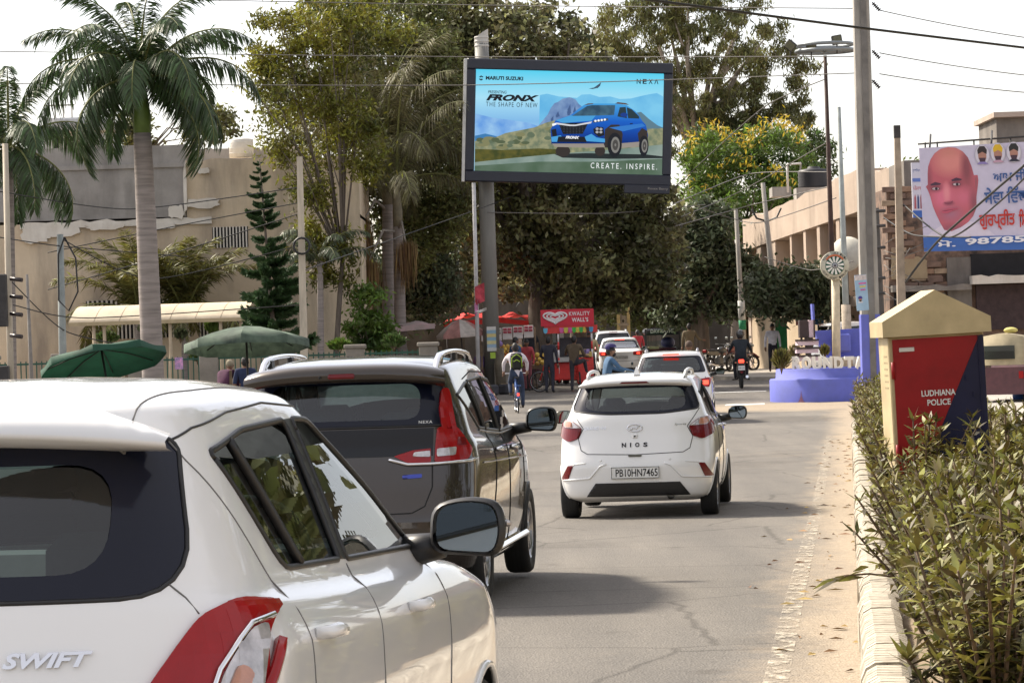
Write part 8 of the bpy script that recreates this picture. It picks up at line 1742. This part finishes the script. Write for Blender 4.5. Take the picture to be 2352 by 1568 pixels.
person('stooping person in maroon jersey and cap near the grey-green umbrella', G(514, 74), -.5, {'chest': (0, .16, 1.28), 'neck': (0, .27, 1.42), 'head': (0, .33, 1.53), 'shL': (-.19, .22, 1.36), 'shR': (.19, .22, 1.36), 'elL': (-.25, .25, 1.1), 'elR': (.25, .25, 1.1), 'wrL': (-.15, .42, 1.0), 'wrR': (.15, .42, 1.0)}, (.07, .02, .05), (.06, .05, .05), hat='cap', hatc=(.30, .26, .18), look=.4)
person('person in navy shirt standing under the grey-green umbrella', G(568, 74), .2, {}, (.02, .03, .075), (.05, .06, .09), short=True)
# parked motorcycles
for i, (px, Y, rz, c_) in enumerate(((1632, 122, -.7, (.02, .02, .02)), (1648, 123, -.85, (.16, .02, .02)), (1668, 124, -1.0, (.12, .015, .02)))): motorcycle(G(px, Y)+Vector((0, 0, .08)), rz, ['black motorcycle nearest the road in the parked row', 'dark red motorcycle in the middle of the parked row', 'maroon motorcycle nearest the banded pole in the parked row'][i], c_, group='motorcycles parked by the wall')
# ------------------------------------------------------------------ ice-cream cart
Y = 103.5; k = S(Y); ic = empty('ice_cream_cart', G(1306, Y), .06, label='red pedal ice-cream cart with a heart-logo signboard and bunting', cat='ice-cream cart'); RC = M('cart_red', (.60, .03, .025), rough=.45, var=.15, coat=.3); SGN = M('sign_crimson', (.55, .014, .035), rough=.5, var=.04); SW = M('sign_print_white', (.72, .68, .68), rough=.6, var=.03)
zs = lambda py, px=1306: P(px, py, Y).z-ic.location.z
xs = lambda px: GX(px, Y)-ic.location.x
sx0, sx1, sz0, sz1 = xs(1246), xs(1368), zs(748), zs(710); sg = MB().box(((sx0+sx1)/2, -.2, (sz0+sz1)/2), (sx1-sx0, .05, sz1-sz0)).build('signboard', SGN, ic)
def heart(s_, w): pts = [(16*math.sin(t)**3*s_/16, (13*math.cos(t)-5*math.cos(2*t)-2*math.cos(3*t)-math.cos(4*t))*s_/17*.78) for t in np.linspace(0, 2*PI, 41)]; return pts
hx, hz = xs(1279), (sz0+sz1)/2+.02
for s_, t_ in ((27*k, 2.2*k), (19*k, 2.0*k), (11*k, 1.8*k)):
    q = [(hx+a, -.235, hz+b*.72) for a, b in heart(s_, 0)][1:-1] if s_ > 12*k else [(hx+a, -.235, hz+b*.72) for a, b in heart(s_, 0)]
    MB().tube([Vector(v) for v in q], t_, n=6).build('heart_logo', SW, sg)
put_text('lettering', 'KWALITY', SW, sg, at(xs(1335), -.232, hz+7*k) @ FACE, 48*k, 9*k, offset=.02, space=1.15); put_text('lettering', "WALL'S", SW, sg, at(xs(1336), -.232, hz-7*k) @ FACE, 38*k, 10*k, offset=.03, space=1.1)
bd = MB().box(((sx0+sx1)/2+.1, -.17, sz0-8*k), (sx1-sx0, .04, 17*k)).build('valance', RC, ic)
for i, (px, c_) in enumerate(((1256, (.12, .42, .60)), (1293, (.60, .10, .30)), (1303, (.55, .50, .08)), (1313, (.60, .10, .3)), (1322, (.05, .40, .06)), (1330, (.6, .5, .08)), (1338, (.05, .4, .08)), (1346, (.60, .42, .08)), (1353, (.06, .03, .03)), (1361, (.08, .30, .50)))):
    x = xs(px); z = sz0-4*k; MB().prism([(x-5.2*k, z), (x+5.2*k, z), (x+4*k, z-10*k), (x, z-13*k), (x-4*k, z-10*k)], -.21, -.20, 'y').build('bunting_flag', M('bunting_%d' % i, c_, rough=.7, var=.15), ic)
MB().box((xs(1310), .2, .62), (1.0, .75, .55), bev=.03).build('ice_box', RC, ic); MB().box((xs(1345), -.05, .62), (.5, .5, .8), bev=.03).build('counter', RC, ic); MB().box((xs(1325), .3, 1.35), (1.1, .03, .6)).build('back_board', M('chalk_board', (.04, .04, .045), rough=.8, var=.3, scale=9), ic); MB().box((xs(1310), .1, .93), (1.2, .8, .06), bev=.01).build('counter_top', M('counter_steel', (.4, .38, .36), rough=.4, metal=.5, var=.2), ic)
for i, px in enumerate((1285, 1362)):
    for j in range(7): z0 = .3+j*(sz0-.3)/7; MB().tube([(xs(px), -.15, z0), (xs(px), -.15, z0+(sz0-.3)/7)], .028, n=8).build('striped_post', SW if j % 2 else RC, ic)
for i, (px, c_) in enumerate(((1262, (.5, .1, .1)), (1347, (.30, .22, .45)), (1352, (.55, .4, .1)), (1340, (.6, .45, .2)))): MB().box((xs(px), -.28, 1.12+.08*(i % 2)), (.22, .12, .16), bev=.01).build('snack_packet', M('packet_%d' % i, c_, rough=.5, var=.4, scale=12), ic)
for x, y_ in ((xs(1345), .3), (xs(1330), -.3)): ring_wheel(.30, .03, (x, y_, .30), 'wheel', ic, 12)
ring_wheel(.33, .022, (xs(1240), -.1, .33), 'front_wheel', ic, 18).rotation_euler = (0, 0, R(75))
MB().tube([(xs(1240), -.1, .33), (xs(1252), -.1, .85), (xs(1256), -.1, 1.0)], .022, n=6).build('fork', RC, ic); MB().tube([(xs(1250), -.1, .8), (xs(1275), -.1, .45), (xs(1310), -.1, .40)], .025, n=6).build('frame_tube', RC, ic); MB().tube([(xs(1252), -.1, .62), (xs(1268), -.1, .80), (xs(1285), -.1, .42)], .02, n=6).build('frame_tube', RC, ic); MB().box((xs(1268), -.1, .86), (.26, .16, .07), bev=.03).build('saddle', SEAT_M, ic); MB().tube([(xs(1256), -.38, 1.0), (xs(1256), .18, 1.02)], .016, n=6).build('handlebar', CHROME, ic)
for j in range(6): MB().tube([(xs(1312)+.01, -.22, .36+j*.09), (xs(1365), -.32, .36+j*.09)], .012, n=5).build('front_rail', RC, ic)
# ------------------------------------------------------------------ fruit stall
Y = 106.5; k = S(Y); fs = empty('fruit_stall', G(1165, Y), 0, label='fruit stall heaped with oranges and green fruit right of the billboard mast', cat='fruit stall'); WD = M('stall_wood', (.16, .11, .07), rough=.9, var=.3)
MB().box((0, .5, .45), (1.7, .9, .9), bev=.02).build('stall_base', M('stall_dark', (.04, .035, .04), rough=.8, var=.4), fs)
def pile(name, x0, x1, rows, z0, z1, y0, y1, r, mat, seed):
    rr = random.Random(seed); mb = MB()
    for i in range(rows):
        t = i/(rows-1); n = int((x1-x0)/(2*r))
        for jj in range(n): mb.ball((x0+(jj+.5+(i % 2)*.4)*2*r, y0+(y1-y0)*t+rr.uniform(-.02, .02), z0+(z1-z0)*t+rr.uniform(-.015, .02)), r*rr.uniform(.85, 1.1), 7, 5)
    mb.build(name, mat, fs, kind='stuff')
pile('oranges', -.62, .42, 9, .72, 1.22, -.05, .55, .052, M('orange_skin', (.62, .25, .05), rough=.5, var=.25, scale=5, island=.3), 1); pile('green_fruit', -.62, .50, 7, .32, .68, -.16, -.06, .055, M('green_skin', (.28, .25, .04), rough=.5, var=.4, scale=4, island=.5), 2); pile('yellow_fruit', -.40, .55, 3, 1.22, 1.40, .5, .65, .065, M('yellow_skin', (.62, .42, .10), rough=.5, var=.2, island=.3), 3); pile('papayas', .75, 1.25, 3, .85, 1.1, .2, .4, .08, M('papaya_skin', (.55, .36, .07), rough=.5, var=.3, island=.3), 4)
MB().box((1.0, .3, .72), (.7, .6, .10)).build('side_table', WD, fs)
for i in range(5):
    o = MB().box((-.62+i*.34, .75+.02*i, 1.78+.02*i), (.31, .05, .42), rx=-.35, bev=.01).build('punnet_tray', M('tray_white', (.62, .58, .55), rough=.7), fs)
    for r_ in range(4):
        for c_ in range(2): mb = MB(); mb.box((-.62+i*.34-.07+c_*.14, .715+.02*i-.035*(1.5-r_)+.02, 1.78+.02*i+.14-r_*.095), (.12, .03, .075), rx=-.35, bev=.01); mb.build('punnet', M('strawberry', (.42, .06, .09), rough=.5, var=.4, scale=30) if i != 1 else M('grape_tray', (.30, .30, .24), rough=.6, var=.4, scale=30), o)
for x in (-.8, .95): MB().tube([(x, .85, 0), (x, .85, 2.0)], .025, n=6).build('stall_post', WD, fs)
for i in range(3): MB().ball((-.55+i*.16, .6, 1.50), (.14, .12, .11)).build('wrapped_bundle', M('wrap_%d' % i, [(.55, .3, .5), (.6, .5, .55), (.3, .2, .5)][i], rough=.5, var=.3), fs)
# hanging price sheets on a board by the mast
pb = empty('striped_board', P(1129, 778, 102.4), label='hanging striped yellow and blue price sheet beside the billboard mast', cat='board'); k = S(102.4)
for i, c_ in enumerate(((.6, .58, .55), (.25, .40, .52), (.6, .5, .22), (.25, .4, .5), (.6, .55, .3), (.3, .42, .55), (.55, .55, .52))): MB().box((0, 0, (24-i*8)*k), (21*k, .02, 8.2*k)).build('sheet_stripe', M('stripe_%d' % i, c_, rough=.7, var=.1), pb)
MB().box((2*k, 0, -38*k), (12*k, .02, 14*k)).build('lime_tag', M('lime_tag', (.35, .5, .05), rough=.6), pb)
# ------------------------------------------------------------------ umbrellas and canopies
def umbrella(px, py, Y, w, h, label, top, under, tilt=(0, 0), ribs=8, pole_to=None, droop=.16, name='market_umbrella', wave=.05, stripe=None):
    k = S(Y); c = P(px, py, Y); r_ = w*k/2; hh = h*k; e = empty(name, c, label=label, cat='umbrella'); e.rotation_euler = (tilt[0], tilt[1], 0)
    n = ribs*6
    for s_ in range(ribs):
        mb = MB(); v = []
        for i, t in enumerate((0, .35, .7, 1., 1.0)):
            for jj in range(7):
                a = 2*PI*(s_+jj/6)/ribs; dip = 1-.06*math.sin(PI*jj/6)*t; z = hh*(1-t**1.5)-wave*math.sin(PI*jj/6)*t
                if i == 4: z -= droop*(1-.35*math.sin(PI*jj/6)); dip *= 1.005
                v.append((r_*t*dip*math.cos(a), r_*t*dip*math.sin(a), z))
        mb.add(v, [(i*7+jj, i*7+jj+1, (i+1)*7+jj+1, (i+1)*7+jj) for i in range(4) for jj in range(6)], 0, True); mb.build('canopy_panel', top if not stripe or s_ % 2 else stripe, e)
        a = 2*PI*s_/ribs; MB().tube([(0, 0, hh*.80), (r_*.5*math.cos(a), r_*.5*math.sin(a), hh*(1-.5**1.5)-.03), (r_*.98*math.cos(a), r_*.98*math.sin(a), -.03)], .012, n=4).build('rib', METAL_D, e)
    L = c.z-gz(Y)+.0; MB().tube([(0, 0, hh), (0, 0, -min(L, 2.2))], .022, n=6).build('pole', METAL_D, e); return e
GU = M('umbrella_green', (.010, .065, .036), rough=.75, var=.3, scale=2, trans=.12); GU2 = M('umbrella_grey_green', (.10, .14, .10), rough=.8, var=.35, scale=2, trans=.15, col2=(.035, .06, .045)); PKU = M('umbrella_pink', (.50, .26, .24), rough=.8, var=.3, scale=3, trans=.25); PKW = M('umbrella_pale', (.55, .50, .46), rough=.8, var=.2, trans=.25)
umbrella(236, 822, 62, 292, 26, 'large dark green umbrella tilted toward the road, far left', GU, GU, tilt=(R(-13), R(-9.5)), name='market_umbrella', droop=.14)
umbrella(566, 784, 64, 288, 36, 'large grey-green umbrella over the standing people', GU2, GU2, tilt=(R(-7), R(-1)), droop=.17)
umbrella(1058, 766, 104, 112, 34, 'faded pink and white umbrella over a handcart', PKU, PKU, tilt=(0, R(-4)), stripe=PKW, droop=.12)
def canopy(px0, py0, px1, py1, Y, depth, mat, label, sag, legs):
    a, b = P(px0, py0, Y), P(px1, py1, Y); e = empty('cloth_canopy', Vector((a.x, Y, gz(Y))), label=label, cat='canopy'); mb = MB(); n = 13; q = []
    for i in range(n):
        for jj in range(5): t = i/(n-1); q.append(((b.x-a.x)*t, jj/4*depth-depth/2, a.z+(b.z-a.z)*t-e.location.z+sag*math.sin(t*PI)*1.0+.05*math.sin(i*1.3+jj)-.10*abs(jj-2)/2))
    m = len(q); q += [(x, y, z-.015) for x, y, z in q]
    mb.add(q, [(i*5+jj, (i+1)*5+jj, (i+1)*5+jj+1, i*5+jj+1) for i in range(n-1) for jj in range(4)]+[(m+i*5+jj, m+i*5+jj+1, m+(i+1)*5+jj+1, m+(i+1)*5+jj) for i in range(n-1) for jj in range(4)], 0, True); mb.build('cloth', mat, e)
    fr_ = MB(); fr_.box(((b.x-a.x)/2, -depth/2, (a.z+b.z)/2-e.location.z-.10), (abs(b.x-a.x), .02, .16), ry=-math.atan2(b.z-a.z, b.x-a.x)); fr_.build('valance', mat, e)
    for t in legs: x = (b.x-a.x)*t; MB().tube([(x, 0, 0), (x*.98, 0, a.z+(b.z-a.z)*t-e.location.z)], .025, n=6).build('canopy_leg', METAL_D, e)
RDC = M('canopy_red', (.66, .04, .035), rough=.75, var=.2, scale=2, trans=.25)
canopy(818, 757, 1000, 741, 104, 1.8, M('canopy_pale_pink', (.52, .36, .38), rough=.8, var=.25, scale=1.5, trans=.2, col2=(.45, .46, .42)), 'flat pale pink cloth canopy on a leaning leg, left of the stalls', .10, (.5,))
canopy(1020, 738, 1140, 730, 112, 2.2, RDC, 'red cloth canopy left of the billboard mast', .22, (.05, .95)); canopy(1135, 728, 1240, 738, 114, 2.2, RDC, 'red cloth canopy right of the billboard mast', .2, (.05, .95))
def cart(px, Y, w, label, c1, c2, seed):
    k = S(Y); e = empty('handcart', G(px, Y), 0, label=label, cat='handcart'); rr = random.Random(seed); W_ = w*k
    MB().box((0, 0, .78), (W_, 1.0, .08)).build('deck', WD, e)
    for x in (-.4, .4): ring_wheel(.30, .03, (x*W_, -.45, .30), 'wheel', e, 10, rim=METAL_D).rotation_euler = (0, 0, PI/2)
    for x in (-.48, .48): MB().box((x*W_, -.45, 1.15), (.05, .05, .7)).build('upright', WD, e)
    for i in range(6): s_ = rr.uniform(.18, .34); MB().box((-W_*.42+i*W_*.165, rr.uniform(-.3, .2), .82+s_/2), (s_*.9, s_, s_), rz=rr.uniform(-.3, .3), bev=.02).build('goods_box', M('goods_%d' % (i % 4), [c1, c2, (.28, .22, .14), (.10, .16, .12)][i % 4], rough=.8, var=.4, scale=6), e)
    MB().box((0, -.50, .62), (W_, .03, .25)).build('front_board', M('goods_0', 0), e)
cart(960, 103, 120, 'handcart with dark boxes under the pale pink canopy', (.10, .04, .06), (.06, .03, .10), 1); cart(1062, 103.5, 100, 'handcart with mixed goods under the pink umbrella', (.30, .22, .12), (.45, .32, .08), 2); cart(240, 64, 130, 'handcart with fruit under the dark green umbrella', (.45, .30, .05), (.30, .05, .05), 3); cart(592, 66, 110, 'handcart under the grey-green umbrella', (.15, .12, .08), (.08, .12, .10), 4); cart(1195, 109, 90, 'handcart behind the fruit stall', (.35, .1, .1), (.1, .2, .3), 5)
# things piled by the mast
for i, (px, Y, c_, lab) in enumerate(((1112, 102, (.30, .24, .18), 'tan sack at the foot of the flag pole'), (1128, 101.5, (.05, .05, .06), 'dark bundle beside the billboard mast'), (1165, 102.4, (.40, .26, .12), 'cardboard carton before the fruit stall'), (1160, 102, (.03, .03, .035), 'black plastic crate before the fruit stall'))):
    MB().box((0, 0, .16), (.42, .34, .32), rz=i*.4, bev=.06).build(['sack', 'bundle', 'carton', 'crate'][i], M('pile_%d' % i, c_, rough=.85, var=.3, scale=5), loc=G(px, Y), label=lab, cat=['sack', 'bundle', 'carton', 'crate'][i])
